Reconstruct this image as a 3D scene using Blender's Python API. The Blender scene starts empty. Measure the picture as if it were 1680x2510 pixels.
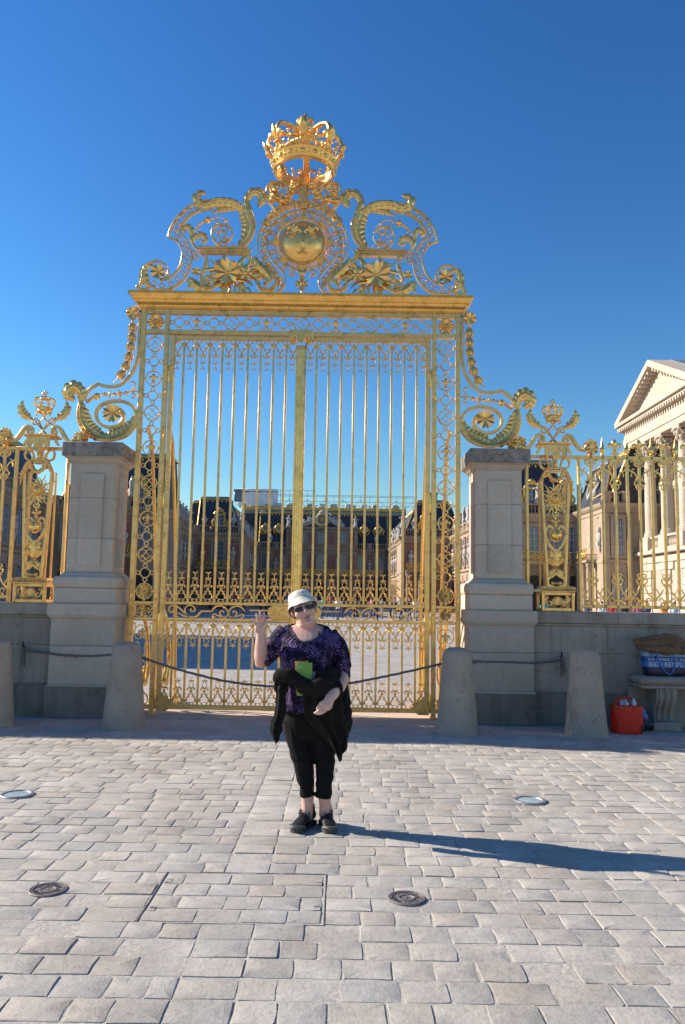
import bpy, bmesh, math, random
from mathutils import Vector, Matrix, noise
R = math.radians
PI = math.pi
SC = bpy.context.scene
COL = SC.collection

# ------------------------------------------------------------------ camera
CAM_H, FPX = 1.62, 1914.0
PITCH, ROLL = math.atan(210 / FPX), R(0.94)
cam_d = bpy.data.cameras.new('camera')
cam_d.sensor_fit = 'HORIZONTAL'
cam_d.sensor_width = 36.0
cam_d.lens = 36.0 * FPX / 1680.0
cam_d.clip_start, cam_d.clip_end = 0.1, 5000
cam = bpy.data.objects.new('camera', cam_d)
cam.matrix_world = Matrix.Translation((0, 0, CAM_H)) @ Matrix.Rotation(R(90) + PITCH, 4, 'X') @ Matrix.Rotation(ROLL, 4, 'Z')
COL.objects.link(cam)
SC.camera = cam

# ------------------------------------------------------------------ sky and sun
SUN_EL, SUN_AZ = R(29.0), R(15.0)          # the sun stands on the left, a little behind the gate
to_sun = Vector((-math.cos(SUN_EL) * math.cos(SUN_AZ), math.cos(SUN_EL) * math.sin(SUN_AZ), math.sin(SUN_EL)))
world = bpy.data.worlds.new('World')
SC.world = world
world.use_nodes = True
wn = world.node_tree.nodes
sky = wn.new('ShaderNodeTexSky')
sky.sky_type = 'NISHITA'
sky.sun_disc = False
sky.sun_elevation = SUN_EL
sky.sun_rotation = math.atan2(to_sun.x, to_sun.y)
sky.altitude = 0
sky.air_density = 1.5
sky.dust_density = 0.0
sky.ozone_density = 6.0
bg = wn['Background']
bg.inputs['Strength'].default_value = 0.050
sky_gamma = wn.new('ShaderNodeGamma')           # deepens the whole sky evenly
sky_gamma.inputs['Gamma'].default_value = 1.36
sky_sat = wn.new('ShaderNodeHueSaturation')     # a clear, polarised-looking blue, the same over the whole sky
sky_sat.inputs['Saturation'].default_value = 1.14
world.node_tree.links.new(sky.outputs[0], sky_sat.inputs['Color'])
world.node_tree.links.new(sky_sat.outputs[0], sky_gamma.inputs[0])
world.node_tree.links.new(sky_gamma.outputs[0], bg.inputs['Color'])
sun_d = bpy.data.lights.new('sun', 'SUN')
sun_d.energy = 5.0
sun_d.angle = R(0.53)
sun_d.color = (1.0, 0.90, 0.76)
sun = bpy.data.objects.new('sun', sun_d)
sun.rotation_euler = to_sun.to_track_quat('Z', 'Y').to_euler()
COL.objects.link(sun)
SC.view_settings.view_transform = 'Standard'
SC.view_settings.look = 'None'
SC.view_settings.gamma = 1.0
SC.view_settings.use_curve_mapping = False
SC.view_settings.exposure = 0.80
SC.cycles.max_bounces = 8
SC.cycles.use_denoising = True

# ------------------------------------------------------------------ a measured photo point on the plane y = Y
def at(px, py, Y):
    u, v = px - 840.0, py - 1255.0
    c, s = math.cos(ROLL), math.sin(ROLL)
    a, b = c * u + s * v, -s * u + c * v
    cp, sp = math.cos(PITCH), math.sin(PITCH)
    dy, dz = FPX * cp + b * sp, FPX * sp - b * cp
    t = Y / dy
    return Vector((a * t, Y, CAM_H + dz * t))

def ground_at(px, py, z=0.0):
    a = at(px, py, 1.0)
    t = (z - CAM_H) / (a.z - CAM_H)
    return Vector((a.x * t, t, z))

# ------------------------------------------------------------------ curves
def cr(pts, n=5, closed=False):
    P = [Vector(p) for p in pts]
    if len(P) < 3: return P
    out = []
    m = len(P)
    for i in range(m if closed else m - 1):
        p1, p2 = P[i], P[(i + 1) % m]
        p0 = P[i - 1] if (i > 0 or closed) else p1 * 2 - p2
        p3 = P[(i + 2) % m] if (i + 2 < m or closed) else p2 * 2 - p1
        for k in range(n):
            t = k / n
            out.append(0.5 * ((2 * p1) + (p2 - p0) * t + (2 * p0 - 5 * p1 + 4 * p2 - p3) * t * t + (3 * p1 - p0 - 3 * p2 + p3) * t ** 3))
    if not closed: out.append(P[-1])
    return out

def lerp_list(vals, n):
    if not hasattr(vals, '__len__'): return [vals] * n
    out = []
    m = len(vals) - 1
    for i in range(n):
        t = i / max(1, n - 1) * m
        k = min(int(t), m - 1) if m > 0 else 0
        out.append(vals[k] + (vals[min(k + 1, m)] - vals[k]) * (t - k))
    return out

# ------------------------------------------------------------------ mesh builder
class MB:
    def __init__(s): s.v = []; s.f = []; s.mi = []
    def add(s, v, f, mi=0):
        o = len(s.v)
        s.v.extend([tuple(p) for p in v])
        s.f.extend([tuple(i + o for i in q) for q in f])
        s.mi.extend([mi] * len(f))
        return s
    def box(s, x0, x1, y0, y1, z0, z1, c=0.0, mi=0):
        if c <= 0:
            v = [(x, y, z) for z in (z0, z1) for y in (y0, y1) for x in (x0, x1)]
            return s.add(v, [(0, 2, 3, 1), (4, 5, 7, 6), (0, 1, 5, 4), (2, 6, 7, 3), (0, 4, 6, 2), (1, 3, 7, 5)], mi)
        v = []; lo = (x0, y0, z0); hi = (x1, y1, z1); idx = {}
        for sx in (0, 1):
            for sy in (0, 1):
                for sz in (0, 1):
                    for ax in range(3):
                        sg = (sx, sy, sz)
                        p = [lo[k] if sg[k] == 0 else hi[k] for k in range(3)]
                        for k in range(3):
                            if k != ax: p[k] += c if sg[k] == 0 else -c
                        idx[(sx, sy, sz, ax)] = len(v); v.append(p)
        f = []
        for ax in range(3):
            o = [k for k in range(3) if k != ax]
            for sd in (0, 1):
                q = []
                for a, b in ((0, 0), (1, 0), (1, 1), (0, 1)):
                    g = [0, 0, 0]; g[ax] = sd; g[o[0]] = a; g[o[1]] = b
                    q.append(idx[(*g, ax)])
                if (sd == 1) == (ax == 1): q.reverse()
                f.append(q)
        for ax in range(3):
            o = [k for k in range(3) if k != ax]
            for a in (0, 1):
                for b in (0, 1):
                    g0 = [0, 0, 0]; g1 = [0, 0, 0]; g1[ax] = 1
                    for g in (g0, g1): g[o[0]] = a; g[o[1]] = b
                    f.append((idx[(*g0, o[0])], idx[(*g1, o[0])], idx[(*g1, o[1])], idx[(*g0, o[1])]))
        for sx in (0, 1):
            for sy in (0, 1):
                for sz in (0, 1): f.append(tuple(idx[(sx, sy, sz, k)] for k in range(3)))
        return s.add(v, f, mi)
    def sweep(s, rings, closed=False, cap=True, mi=0):
        n = len(rings[0]); v = [p for r in rings for p in r]; f = []
        m = len(rings)
        for i in range(m if closed else m - 1):
            j = (i + 1) % m
            for k in range(n):
                l = (k + 1) % n
                f.append((i * n + k, i * n + l, j * n + l, j * n + k))
        if cap and not closed:
            f.append(tuple(range(n - 1, -1, -1))); f.append(tuple((m - 1) * n + k for k in range(n)))
        return s.add(v, f, mi)
    def strap(s, pts, w, d, y=0.0, closed=False, ch=0.25, mi=0):
        """flat bar of width w and depth d following a path of (x, z) points"""
        P = [Vector((p[0], p[1])) for p in pts]; m = len(P); W = lerp_list(w, m); D = lerp_list(d, m); rings = []
        for i in range(m):
            if closed: t = P[(i + 1) % m] - P[i - 1]
            else: t = P[min(i + 1, m - 1)] - P[max(i - 1, 0)]
            if t.length < 1e-9: t = Vector((1, 0))
            t.normalize(); nx = Vector((-t.y, t.x)); a = W[i] / 2; b = D[i] / 2; c = min(a, b) * ch
            r = []
            for ox, oy in ((-a, -b + c), (-a + c, -b), (a - c, -b), (a, -b + c), (a, b - c), (a - c, b), (-a + c, b), (-a, b - c)):
                q = P[i] + nx * ox; r.append((q.x, y + oy, q.y))
            rings.append(r)
        return s.sweep(rings, closed, mi=mi)
    def ring(s, cx, cz, rad, w, d, y=0.0, n=24, mi=0):
        return s.strap([(cx + rad * math.cos(2 * PI * k / n), cz + rad * math.sin(2 * PI * k / n)) for k in range(n)], w, d, y, True, mi=mi)
    def tube(s, pts, r, n=6, closed=False, sq=1.0, mi=0):
        P = [Vector((p[0], 0.0, p[1])) if len(p) == 2 else Vector(p) for p in pts]; m = len(P); RR = lerp_list(r, m); rings = []
        prev = None
        for i in range(m):
            if closed: t = P[(i + 1) % m] - P[i - 1]
            else: t = P[min(i + 1, m - 1)] - P[max(i - 1, 0)]
            if t.length < 1e-9: t = Vector((0, 0, 1))
            t.normalize()
            if prev is None:
                a = Vector((0, 1, 0)) if abs(t.y) < 0.9 else Vector((1, 0, 0))
            else: a = prev
            a = (a - t * a.dot(t)).normalized(); b = t.cross(a); prev = a
            rings.append([P[i] + a * (math.cos(2 * PI * k / n) * RR[i] * sq) + b * (math.sin(2 * PI * k / n) * RR[i]) for k in range(n)])
        return s.sweep(rings, closed, mi=mi)
    def lathe(s, prof, c=(0, 0, 0), n=12, sx=1.0, sy=1.0, ax='z', mi=0):
        rings = []
        for r, z in prof:
            ring = []
            for k in range(n):
                a = 2 * PI * k / n; p = (math.cos(a) * max(r, 1e-4) * sx, math.sin(a) * max(r, 1e-4) * sy, z)
                if ax == 'y': p = (p[0], -p[2], p[1])
                if ax == 'x': p = (p[2], p[0], p[1])
                ring.append((p[0] + c[0], p[1] + c[1], p[2] + c[2]))
            rings.append(ring)
        if len(prof) > 3 and prof[0] == prof[-1] and prof[0][0] > 1e-3: return s.sweep(rings[:-1], True, mi=mi)
        return s.sweep(rings, mi=mi)
    def ball(s, c, r, ry=None, rz=None, n=8, m=5, mi=0):
        ry = r if ry is None else ry; rz = r if rz is None else rz
        return s.lathe([(math.sin(PI * k / m) , -math.cos(PI * k / m) * rz) for k in range(m + 1)], c, n, r, ry, mi=mi)
    def prism(s, poly, y0, y1, mi=0):
        n = len(poly)
        v = [(p[0], y0, p[1]) for p in poly] + [(p[0], y1, p[1]) for p in poly]
        f = [tuple(range(n)), tuple(range(2 * n - 1, n - 1, -1))] + [(k, n + k, n + (k + 1) % n, (k + 1) % n) for k in range(n)]
        return s.add(v, f, mi)
    def mould(s, hx, hy, prof, cx=0, cy=0, mi=0):
        """rectangular moulding: prof = (projection, z)"""
        rings = [[(cx + a * (hx + p), cy + b * (hy + p), z) for a, b in ((-1, -1), (1, -1), (1, 1), (-1, 1))] for p, z in prof]
        return s.sweep(rings, mi=mi)
    def leaf(s, pts, w, lobes=5, y=0.0, bulge=0.5, th=0.012, wl=1.0, wr=1.0, curl=0.0, ser=0.42, n=5, mi=0, yy=None):
        """acanthus leaf: a ridged blade with a serrated edge along an (x, z) path"""
        st = max(lobes * n, 6)
        P = [Vector((p[0], p[1])) for p in pts]
        L = [0.0]
        for i in range(1, len(P)): L.append(L[-1] + (P[i] - P[i - 1]).length)
        def pos(t):
            d = max(0.0, min(1.0, t)) * L[-1]
            for i in range(1, len(L)):
                if d <= L[i] or i == len(L) - 1:
                    k = (d - L[i - 1]) / max(1e-9, L[i] - L[i - 1])
                    return P[i - 1].lerp(P[i], k)
        rings = []
        W = lerp_list(w, st + 1)
        Yv = lerp_list(yy, st + 1) if yy is not None else [y] * (st + 1)
        for i in range(st + 1):
            t = i / st
            p = pos(t); tg = pos(t + 0.02) - pos(t - 0.02)
            if tg.length < 1e-9: tg = Vector((1, 0))
            tg.normalize(); nx = Vector((-tg.y, tg.x))
            ph = (t * lobes) % 1.0 if i < st else 0.98
            e = 1 - ser + ser * math.sin(PI * min(1, ph * 1.08)) ** 0.8
            fw = L[-1] / lobes * 0.5 * ph
            Wi = W[i]; bu = bulge * .55
            y0 = Yv[i] - curl * t * t
            row = []
            for f, k in ((-1, 1), (-.72, 0), (-.46, 1), (-.2, 0), (0, 1), (.2, 0), (.46, 1), (.72, 0), (1, 1)):
                af = abs(f); sd = wl if f < 0 else wr
                ex = f * Wi * sd * (1 - (1 - e) * min(1, af * 1.3) ** 1.5)
                q = p + nx * ex + tg * fw * 0.8 * af
                hgt = Wi * bu * ((1 - f * f) * (.8 + .12 * math.sin(2 * PI * ph) * af) - (.3 if k == 0 else 0)) - Wi * .06 * af
                row.append((q.x, y0 - hgt, q.y))
            b = [(row[8][0], row[8][1] + th, row[8][2]), (p.x, y0 + th - Wi * bu * 0.3, p.y), (row[0][0], row[0][1] + th, row[0][2])]
            rings.append(row + b)
        return s.sweep(rings, mi=mi)
    def flower(s, cx, cz, r, n=6, y=0.0, dep=0.35, mi=0, ctr=0.22):
        for k in range(n):
            a = 2 * PI * k / n + 0.2
            d = Vector((math.cos(a), math.sin(a)))
            pts = [Vector((cx, cz)) + d * (r * t) for t in (0.1, 0.35, 0.65, 0.9, 1.0)]
            s.leaf(pts, [r * 0.1, r * 0.3 * 7 / n, r * 0.55 * 6 / n, r * 0.52 * 6 / n, r * 0.3], 1, y, 0.32, r * 0.07, curl=r * dep * 0.6, ser=0.0, n=6, mi=mi)
        s.ball((cx, y - r * 0.12, cz), r * ctr, r * ctr, r * ctr, 8, 4, mi)
        return s
    def fleur(s, cx, cz, h, y=0.0, n=8, mi=0, fl=0.55):
        """a lily ornament standing on (cx, cz), h tall"""
        c = (cx, y, cz)
        s.lathe([(r * h, z * h) for r, z in ((.02, .28), (.05, .38), (.1, .52), (.165, .68), (.15, .8), (.06, .92), (.004, 1.0))], c, n, 1, fl, mi=mi)
        for g in (-1, 1):
            s.tube([(cx + g * x * h, y, cz + z * h) for x, z in cr([(.05, .33), (.08, .47), (.17, .61), (.28, .64), (.365, .56), (.34, .46), (.27, .45)], 3)], [.045 * h, .06 * h, .075 * h, .085 * h, .085 * h, .07 * h, .03 * h], 6, sq=fl * 1.5, mi=mi)
            s.tube([(cx + g * x * h, y, cz + z * h) for x, z in cr([(.05, .28), (.09, .16), (.16, .07), (.22, .07), (.23, .13)], 3)], [.04 * h, .045 * h, .045 * h, .03 * h], 5, mi=mi)
        s.box(cx - .17 * h, cx + .17 * h, y - .1 * h, y + .1 * h, cz + .285 * h, cz + .35 * h, .015 * h, mi)
        s.lathe([(r * h, z * h) for r, z in ((.03, .3), (.05, .18), (.065, .08), (.004, 0.0))], c, 6, 1, fl, mi=mi)
        return s
    def mono(s, cx, cz, r, y=0.0, th=0.05, mi=0):
        """two crossed scripts, one the mirror of the other"""
        P = [(-.8, .45), (-.62, .7), (-.3, .7), (0, .4), (.5, -.25), (.8, -.4), (.9, -.25), (.75, -.08), (.5, -.16), (0, -.6), (-.3, -.82), (-.55, -.76), (-.52, -.54)]
        for g in (-1, 1):
            s.tube([(cx + g * p.x * r, y + g * th * r * 0.4, cz + p.y * r) for p in cr(P, 4)], [th * r * .6, th * r, th * r, th * r * 1.2, th * r * 1.2, th * r, th * r, th * r, th * r, th * r, th * r, th * r, th * r * .7], 5, mi=mi)
        return s
    def mir(s):
        o = MB(); o.v = [(-x, y, z) for x, y, z in s.v]; o.f = [tuple(reversed(q)) for q in s.f]; o.mi = list(s.mi); return o
    def flipz(s, z0=0.0):
        o = MB(); o.v = [(x, y, 2 * z0 - z) for x, y, z in s.v]; o.f = [tuple(reversed(q)) for q in s.f]; o.mi = list(s.mi); return o
    def xf(s, M):
        s.v = [tuple(M @ Vector(p)) for p in s.v]; return s
    def mesh(s, name, mats, ang=38):
        me = bpy.data.meshes.new(name)
        me.from_pydata(s.v, [], s.f)
        mats = mats if isinstance(mats, (list, tuple)) else [mats]
        for m in mats: me.materials.append(m)
        me.polygons.foreach_set('use_smooth', [True] * len(me.polygons))
        if len(mats) > 1: me.polygons.foreach_set('material_index', s.mi)
        me.update()
        bm = bmesh.new(); bm.from_mesh(me); bmesh.ops.recalc_face_normals(bm, faces=bm.faces); bm.to_mesh(me); bm.free()
        if ang: me.set_sharp_from_angle(angle=R(ang))
        return me

def link(name, me, parent=None, loc=(0, 0, 0), rot=None, sc=None):
    o = bpy.data.objects.new(name, me)
    COL.objects.link(o)
    if parent is not None: o.parent = parent
    o.location = loc
    if rot is not None: o.rotation_euler = rot
    if sc is not None: o.scale = sc if hasattr(sc, '__len__') else (sc, sc, sc)
    return o
def part(name, mb, mat, parent=None, loc=(0, 0, 0), rot=None, ang=38, sc=None):
    return link(name, mb.mesh(name, mat, ang), parent, loc, rot, sc)
def tag(o, label, cat, group=None):
    o['label'] = label; o['category'] = cat
    if group: o['group'] = group
    return o
def thing(name, label, cat, loc=(0, 0, 0), rz=0.0, group=None):
    o = link(name, None, None, loc); o.rotation_euler = (0, 0, rz); o.empty_display_size = 0.2
    return tag(o, label, cat, group)
def struct(o): o['kind'] = 'structure'; return o
def stuff(o): o['kind'] = 'stuff'; return o
def copy_tree(o, parent=None):
    c = o.copy(); COL.objects.link(c); c.parent = parent
    for ch in o.children: copy_tree(ch, c)
    return c

# ------------------------------------------------------------------ materials
def new_mat(name):
    m = bpy.data.materials.new(name); m.use_nodes = True
    return m, m.node_tree.nodes, m.node_tree.links, m.node_tree.nodes['Principled BSDF']
def ramp_node(N, stops):
    r = N.new('ShaderNodeValToRGB'); e = r.color_ramp.elements
    e[0].position, e[0].color = stops[0][0], (*stops[0][1], 1)
    e[1].position, e[1].color = stops[1][0], (*stops[1][1], 1)
    for p, c in stops[2:]:
        x = e.new(p); x.color = (*c, 1)
    return r
def tex_noise(N, L, scale, det=5, rough=.6, coord=None, dist=0):
    n = N.new('ShaderNodeTexNoise'); n.inputs['Scale'].default_value = scale; n.inputs['Detail'].default_value = det
    n.inputs['Roughness'].default_value = rough; n.inputs['Distortion'].default_value = dist
    if coord is not None: L.new(coord, n.inputs['Vector'])
    return n
def coords(N, kind='Object'):
    c = N.new('ShaderNodeTexCoord'); return c.outputs[kind]
def world_pos(N):
    g = N.new('ShaderNodeNewGeometry'); return g.outputs['Position']
def bump(N, L, h, bsdf, dist=.01, st=.5):
    b = N.new('ShaderNodeBump'); b.inputs['Distance'].default_value = dist; b.inputs['Strength'].default_value = st
    L.new(h, b.inputs['Height']); L.new(b.outputs[0], bsdf.inputs['Normal']); return b
def mix_col(N, L, fac, a, b, mode='MIX'):
    m = N.new('ShaderNodeMix'); m.data_type = 'RGBA'; m.blend_type = mode
    for v, k in ((fac, 0), (a, 6), (b, 7)):
        if hasattr(v, 'links') or hasattr(v, 'is_linked'): L.new(v, m.inputs[k])
        else: m.inputs[k].default_value = v if k == 0 else (*v, 1)
    return m.outputs[2]
def flat(name, col, rough=.6, metal=0.0, spec=.5, nz=None, amp=.15, bmp=0.0, sheen=0.0):
    m, N, L, b = new_mat(name)
    b.inputs['Roughness'].default_value = rough; b.inputs['Metallic'].default_value = metal
    b.inputs['Specular IOR Level'].default_value = spec
    if sheen: b.inputs['Sheen Weight'].default_value = sheen
    b.inputs['Base Color'].default_value = (*col, 1)
    if nz:
        n = tex_noise(N, L, nz, 6, .6, world_pos(N))
        lo = [c * (1 - amp * 1.6) for c in col]; hi = [min(1, c * (1 + amp)) for c in col]
        r = ramp_node(N, [(.3, lo), (.7, hi)]); L.new(n.outputs[0], r.inputs[0]); L.new(r.outputs[0], b.inputs['Base Color'])
        if bmp: bump(N, L, n.outputs[0], b, bmp, .6)
    return m
def stone(name, a, b_, c, sc=1.0, rough=.85, bm=.006, streak=False, dark=None, cell=None):
    """weathered limestone: large blotches, fine grain, optional rain streaks and black crust"""
    m, N, L, b = new_mat(name); P = world_pos(N)
    n1 = tex_noise(N, L, 1.3 * sc, 6, .62, P); n2 = tex_noise(N, L, 14 * sc, 8, .7, P); n3 = tex_noise(N, L, 90 * sc, 4, .6, P)
    r1 = ramp_node(N, [(.28, a), (.52, b_), (.75, c)]); L.new(n1.outputs[0], r1.inputs[0])
    r2 = ramp_node(N, [(.25, (.72, .70, .68)), (.6, (1, 1, 1))]); L.new(n2.outputs[0], r2.inputs[0])
    col = mix_col(N, L, .55, r1.outputs[0], r2.outputs[0], 'MULTIPLY')
    if streak:
        mp = N.new('ShaderNodeMapping'); mp.inputs['Scale'].default_value = (7, 7, .5); L.new(P, mp.inputs[0])
        n4 = tex_noise(N, L, 1.0, 6, .65, mp.outputs[0])
        r4 = ramp_node(N, [(.35, (.55, .53, .5)), (.55, (1, 1, 1))]); L.new(n4.outputs[0], r4.inputs[0])
        col = mix_col(N, L, .5, col, r4.outputs[0], 'MULTIPLY')
    if dark:
        n5 = tex_noise(N, L, dark[0], 8, .7, P, .4)
        r5 = ramp_node(N, [(dark[1], (0, 0, 0)), (dark[1] + .14, (1, 1, 1))]); L.new(n5.outputs[0], r5.inputs[0])
        col = mix_col(N, L, r5.outputs[0], col, dark[2])
    if cell:
        oi = N.new('ShaderNodeObjectInfo')
        rr = ramp_node(N, [(0, (1 - cell, 1 - cell, 1 - cell)), (1, (1 + cell * .5, 1 + cell * .45, 1 + cell * .4))]); L.new(oi.outputs['Random'], rr.inputs[0])
        col = mix_col(N, L, 1.0, col, rr.outputs[0], 'MULTIPLY')
    L.new(col, b.inputs['Base Color']); b.inputs['Roughness'].default_value = rough
    b.inputs['Specular IOR Level'].default_value = .25
    ad = N.new('ShaderNodeMath'); ad.operation = 'ADD'; L.new(n2.outputs[0], ad.inputs[0]); L.new(n3.outputs[0], ad.inputs[1])
    bump(N, L, ad.outputs[0], b, bm, .7)
    return m
def gilt(name, col, rough, dirt=.35, sc=30, metal=.8):
    m, N, L, b = new_mat(name); P = world_pos(N)
    n1 = tex_noise(N, L, sc, 6, .65, P); n2 = tex_noise(N, L, 9, 7, .7, P)
    r = ramp_node(N, [(.32, tuple(c * (1 - dirt) for c in col)), (.52, col)]); L.new(n2.outputs[0], r.inputs[0])
    L.new(r.outputs[0], b.inputs['Base Color']); b.inputs['Metallic'].default_value = metal      # matt leaf gilding scatters part of the light
    rr = N.new('ShaderNodeMapRange'); rr.inputs['From Min'].default_value = .3; rr.inputs['From Max'].default_value = .7
    rr.inputs['To Min'].default_value = rough * .75; rr.inputs['To Max'].default_value = rough * 1.35
    L.new(n1.outputs[0], rr.inputs['Value']); L.new(rr.outputs[0], b.inputs['Roughness'])
    bump(N, L, n1.outputs[0], b, .002, .25)
    return m
GOLD = gilt('gilding', (1.0, .60, .19), .30, .36)
GOLDF = gilt('gilding_flat_bar', (.98, .61, .215), .34, .36, 60)
GOLDB = gilt('gilding_bright', (1.0, .63, .19), .18, .22)
XC = -0.64
# ================================================================== ground
def paving_mat(name, pattern):
    m, N, L, b = new_mat(name); P = world_pos(N)
    n1 = tex_noise(N, L, 2.2, 6, .6, P); n2 = tex_noise(N, L, 26, 8, .72, P); n3 = tex_noise(N, L, 130, 4, .7, P)
    if pattern:
        mp = N.new('ShaderNodeMapping'); L.new(P, mp.inputs[0])
        br = N.new('ShaderNodeTexBrick'); br.inputs['Scale'].default_value = 1.0; br.inputs['Brick Width'].default_value = .23; br.inputs['Row Height'].default_value = .19
        br.inputs['Mortar Size'].default_value = .008; br.inputs['Mortar Smooth'].default_value = .3; br.inputs['Bias'].default_value = 0
        br.inputs['Color1'].default_value = (.47, .445, .415, 1); br.inputs['Color2'].default_value = (.41, .39, .365, 1); br.inputs['Mortar'].default_value = (.36, .31, .26, 1)
        dn = tex_noise(N, L, 3.0, 3, .5, P)
        vm = N.new('ShaderNodeVectorMath'); vm.operation = 'MULTIPLY_ADD'; vm.inputs[1].default_value = (.03, .03, 0); L.new(dn.outputs[1], vm.inputs[0]); L.new(mp.outputs[0], vm.inputs[2])
        L.new(vm.outputs[0], br.inputs[0]); base = br.outputs[0]
    else:
        at_ = N.new('ShaderNodeAttribute'); at_.attribute_name = 'tint'
        base = at_.outputs['Color']
    r2 = ramp_node(N, [(.25, (.66, .65, .64)), (.5, (1.0, .99, .98)), (.75, (1.12, 1.11, 1.1))]); L.new(n2.outputs[0], r2.inputs[0])
    r1 = ramp_node(N, [(.3, (.86, .84, .82)), (.7, (1.06, 1.05, 1.05))]); L.new(n1.outputs[0], r1.inputs[0])
    c = mix_col(N, L, .8, base, r2.outputs[0], 'MULTIPLY'); c = mix_col(N, L, 1.0, c, r1.outputs[0], 'MULTIPLY')
    n6 = tex_noise(N, L, .55, 4, .6, P); r6 = ramp_node(N, [(.35, (.86, .85, .84)), (.6, (1.03, 1.03, 1.03))]); L.new(n6.outputs[0], r6.inputs[0]); c = mix_col(N, L, 1.0, c, r6.outputs[0], 'MULTIPLY')
    vo = N.new('ShaderNodeTexVoronoi'); vo.inputs['Scale'].default_value = 9; L.new(P, vo.inputs['Vector'])
    r7 = ramp_node(N, [(.05, (.62, .6, .58)), (.085, (1, 1, 1))]); L.new(vo.outputs['Distance'], r7.inputs[0]); c = mix_col(N, L, .6, c, r7.outputs[0], 'MULTIPLY')
    n8 = tex_noise(N, L, 60, 6, .75, P); r8 = ramp_node(N, [(.27, (.55, .54, .53)), (.38, (1, 1, 1))]); L.new(n8.outputs[0], r8.inputs[0]); c = mix_col(N, L, .7, c, r8.outputs[0], 'MULTIPLY')
    L.new(c, b.inputs['Base Color']); b.inputs['Roughness'].default_value = .8; b.inputs['Specular IOR Level'].default_value = .3
    ad = N.new('ShaderNodeMath'); ad.operation = 'MULTIPLY_ADD'; ad.inputs[1].default_value = .35; L.new(n3.outputs[0], ad.inputs[0]); L.new(n2.outputs[0], ad.inputs[2])
    h = ad.outputs[0]
    if pattern:
        s = N.new('ShaderNodeMath'); s.operation = 'MULTIPLY_ADD'; s.inputs[1].default_value = -1.6; L.new(br.outputs['Fac'], s.inputs[0]); L.new(h, s.inputs[2]); h = s.outputs[0]
    bump(N, L, h, b, .009, .8)
    return m
M_COBBLE = paving_mat('cobbles_far', True)
M_SETT = paving_mat('paving_stone', False)
M_MORTAR = flat('sandy_mortar', (.43, .395, .345), .95, nz=40, amp=.2, bmp=.01)
ground = struct(part('ground', MB().add([(-1500, -300, -.03), (1500, -300, -.03), (1500, 2000, -.03), (-1500, 2000, -.03)], [(0, 1, 2, 3)]), M_COBBLE))
court = struct(part('courtyard_paving', MB().add([(-60, 10.42, -.002), (60, 10.42, -.002), (60, 160, -.002), (-60, 160, -.002)], [(0, 1, 2, 3)]), M_COBBLE))
part('mortar_bed', MB().add([(-7, 2.2, -.0034), (7, 2.2, -.0034), (7, 10.419, -.0034), (-7, 10.419, -.0034)], [(0, 1, 2, 3)]), M_MORTAR, ground)
HX0, HX1, HY0, HY1 = -.985, -.07, 4.085, 4.79      # paved inspection hatch
rnd = random.Random(42)
TINTS = [(.455, .435, .415), (.44, .425, .41), (.475, .455, .435), (.42, .41, .40), (.47, .44, .41), (.46, .44, .425), (.43, .42, .415), (.45, .43, .405), (.45, .43, .405), (.43, .415, .40), (.465, .445, .42), (.47, .455, .44), (.435, .40, .375), (.40, .395, .39)]
def sett(mb, tints, x0, x1, y0, y1, flat_=0.0, tint=None):
    g = rnd.uniform(.002, .005)
    x0 += g; x1 -= g; y0 += g; y1 -= g
    cx, cy = (x0 + x1) / 2, (y0 + y1) / 2; hx, hy = (x1 - x0) / 2, (y1 - y0) / 2
    c = min(hx, hy) * rnd.uniform(.05, .13); j = lambda s=.004: rnd.uniform(-s, s)
    out = [(-hx, -hy + c), (-hx + c, -hy), (0, -hy + j()), (hx - c, -hy), (hx, -hy + c), (hx + j(), 0), (hx, hy - c), (hx - c, hy), (0, hy + j()), (-hx + c, hy), (-hx, hy - c), (-hx + j(), 0)]
    out = [(a + j(.0045), b + j(.0045)) for a, b in out]
    top = rnd.gauss(0, .0014) * (1 - flat_); tx, ty = rnd.gauss(0, .008), rnd.gauss(0, .008)
    rings = []
    for ins, z in ((.0, -.03), (.0008, -.006), (.0022, -.0008), (.0065, .0)):
        r = []
        for a, b in out:
            k = 1 - ins / max(hx, hy); sx = max(.2, 1 - ins / hx); sy = max(.2, 1 - ins / hy)
            a2, b2 = a * sx, b * sy; zz = z + top + (tx * a2 + ty * b2 + rnd.gauss(0, .0008) if z > -.02 else 0)
            r.append((cx + a2, cy + b2, zz))
        rings.append(r)
    o = len(mb.v); n = 12
    v = [p for r in rings for p in r] + [(cx, cy, top + .0006)]
    f = []
    for i in range(3):
        for k in range(n): l = (k + 1) % n; f.append((i * n + k, i * n + l, (i + 1) * n + l, (i + 1) * n + k))
    f += [(3 * n + k, 3 * n + (k + 1) % n, 4 * n) for k in range(n)]
    mb.add(v, f)
    t = tint or rnd.choice(TINTS); q = rnd.uniform(.96, 1.04) * 1.0
    tints.extend([(q * t[0] * 1.02, q * t[1] * 1.005, q * t[2] * .95)] * len(v))
def sett_mesh(mb, tints, nm):
    me = mb.mesh(nm, M_SETT, 24)
    a = me.attributes.new('tint', 'FLOAT_COLOR', 'POINT')
    a.data.foreach_set('color', [x for t in tints for x in (*t, 1.0)])
    return me
rects = []
rows = []
y = 2.6
while y < HY0 - .3: rows.append((y, y + .1855)); y += .1855
k = 3; rows = [(HY0 - .1855 * (8 - i), HY0 - .1855 * (7 - i)) for i in range(8)]
rows += [(HY0 + (HY1 - HY0) / 4 * i, HY0 + (HY1 - HY0) / 4 * (i + 1)) for i in range(4)]
y = HY1
while y < 10.2:
    d = rnd.uniform(.172, .196); rows.append((y, y + d)); y += d
rows[-1] = (rows[-1][0], 10.418)
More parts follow.
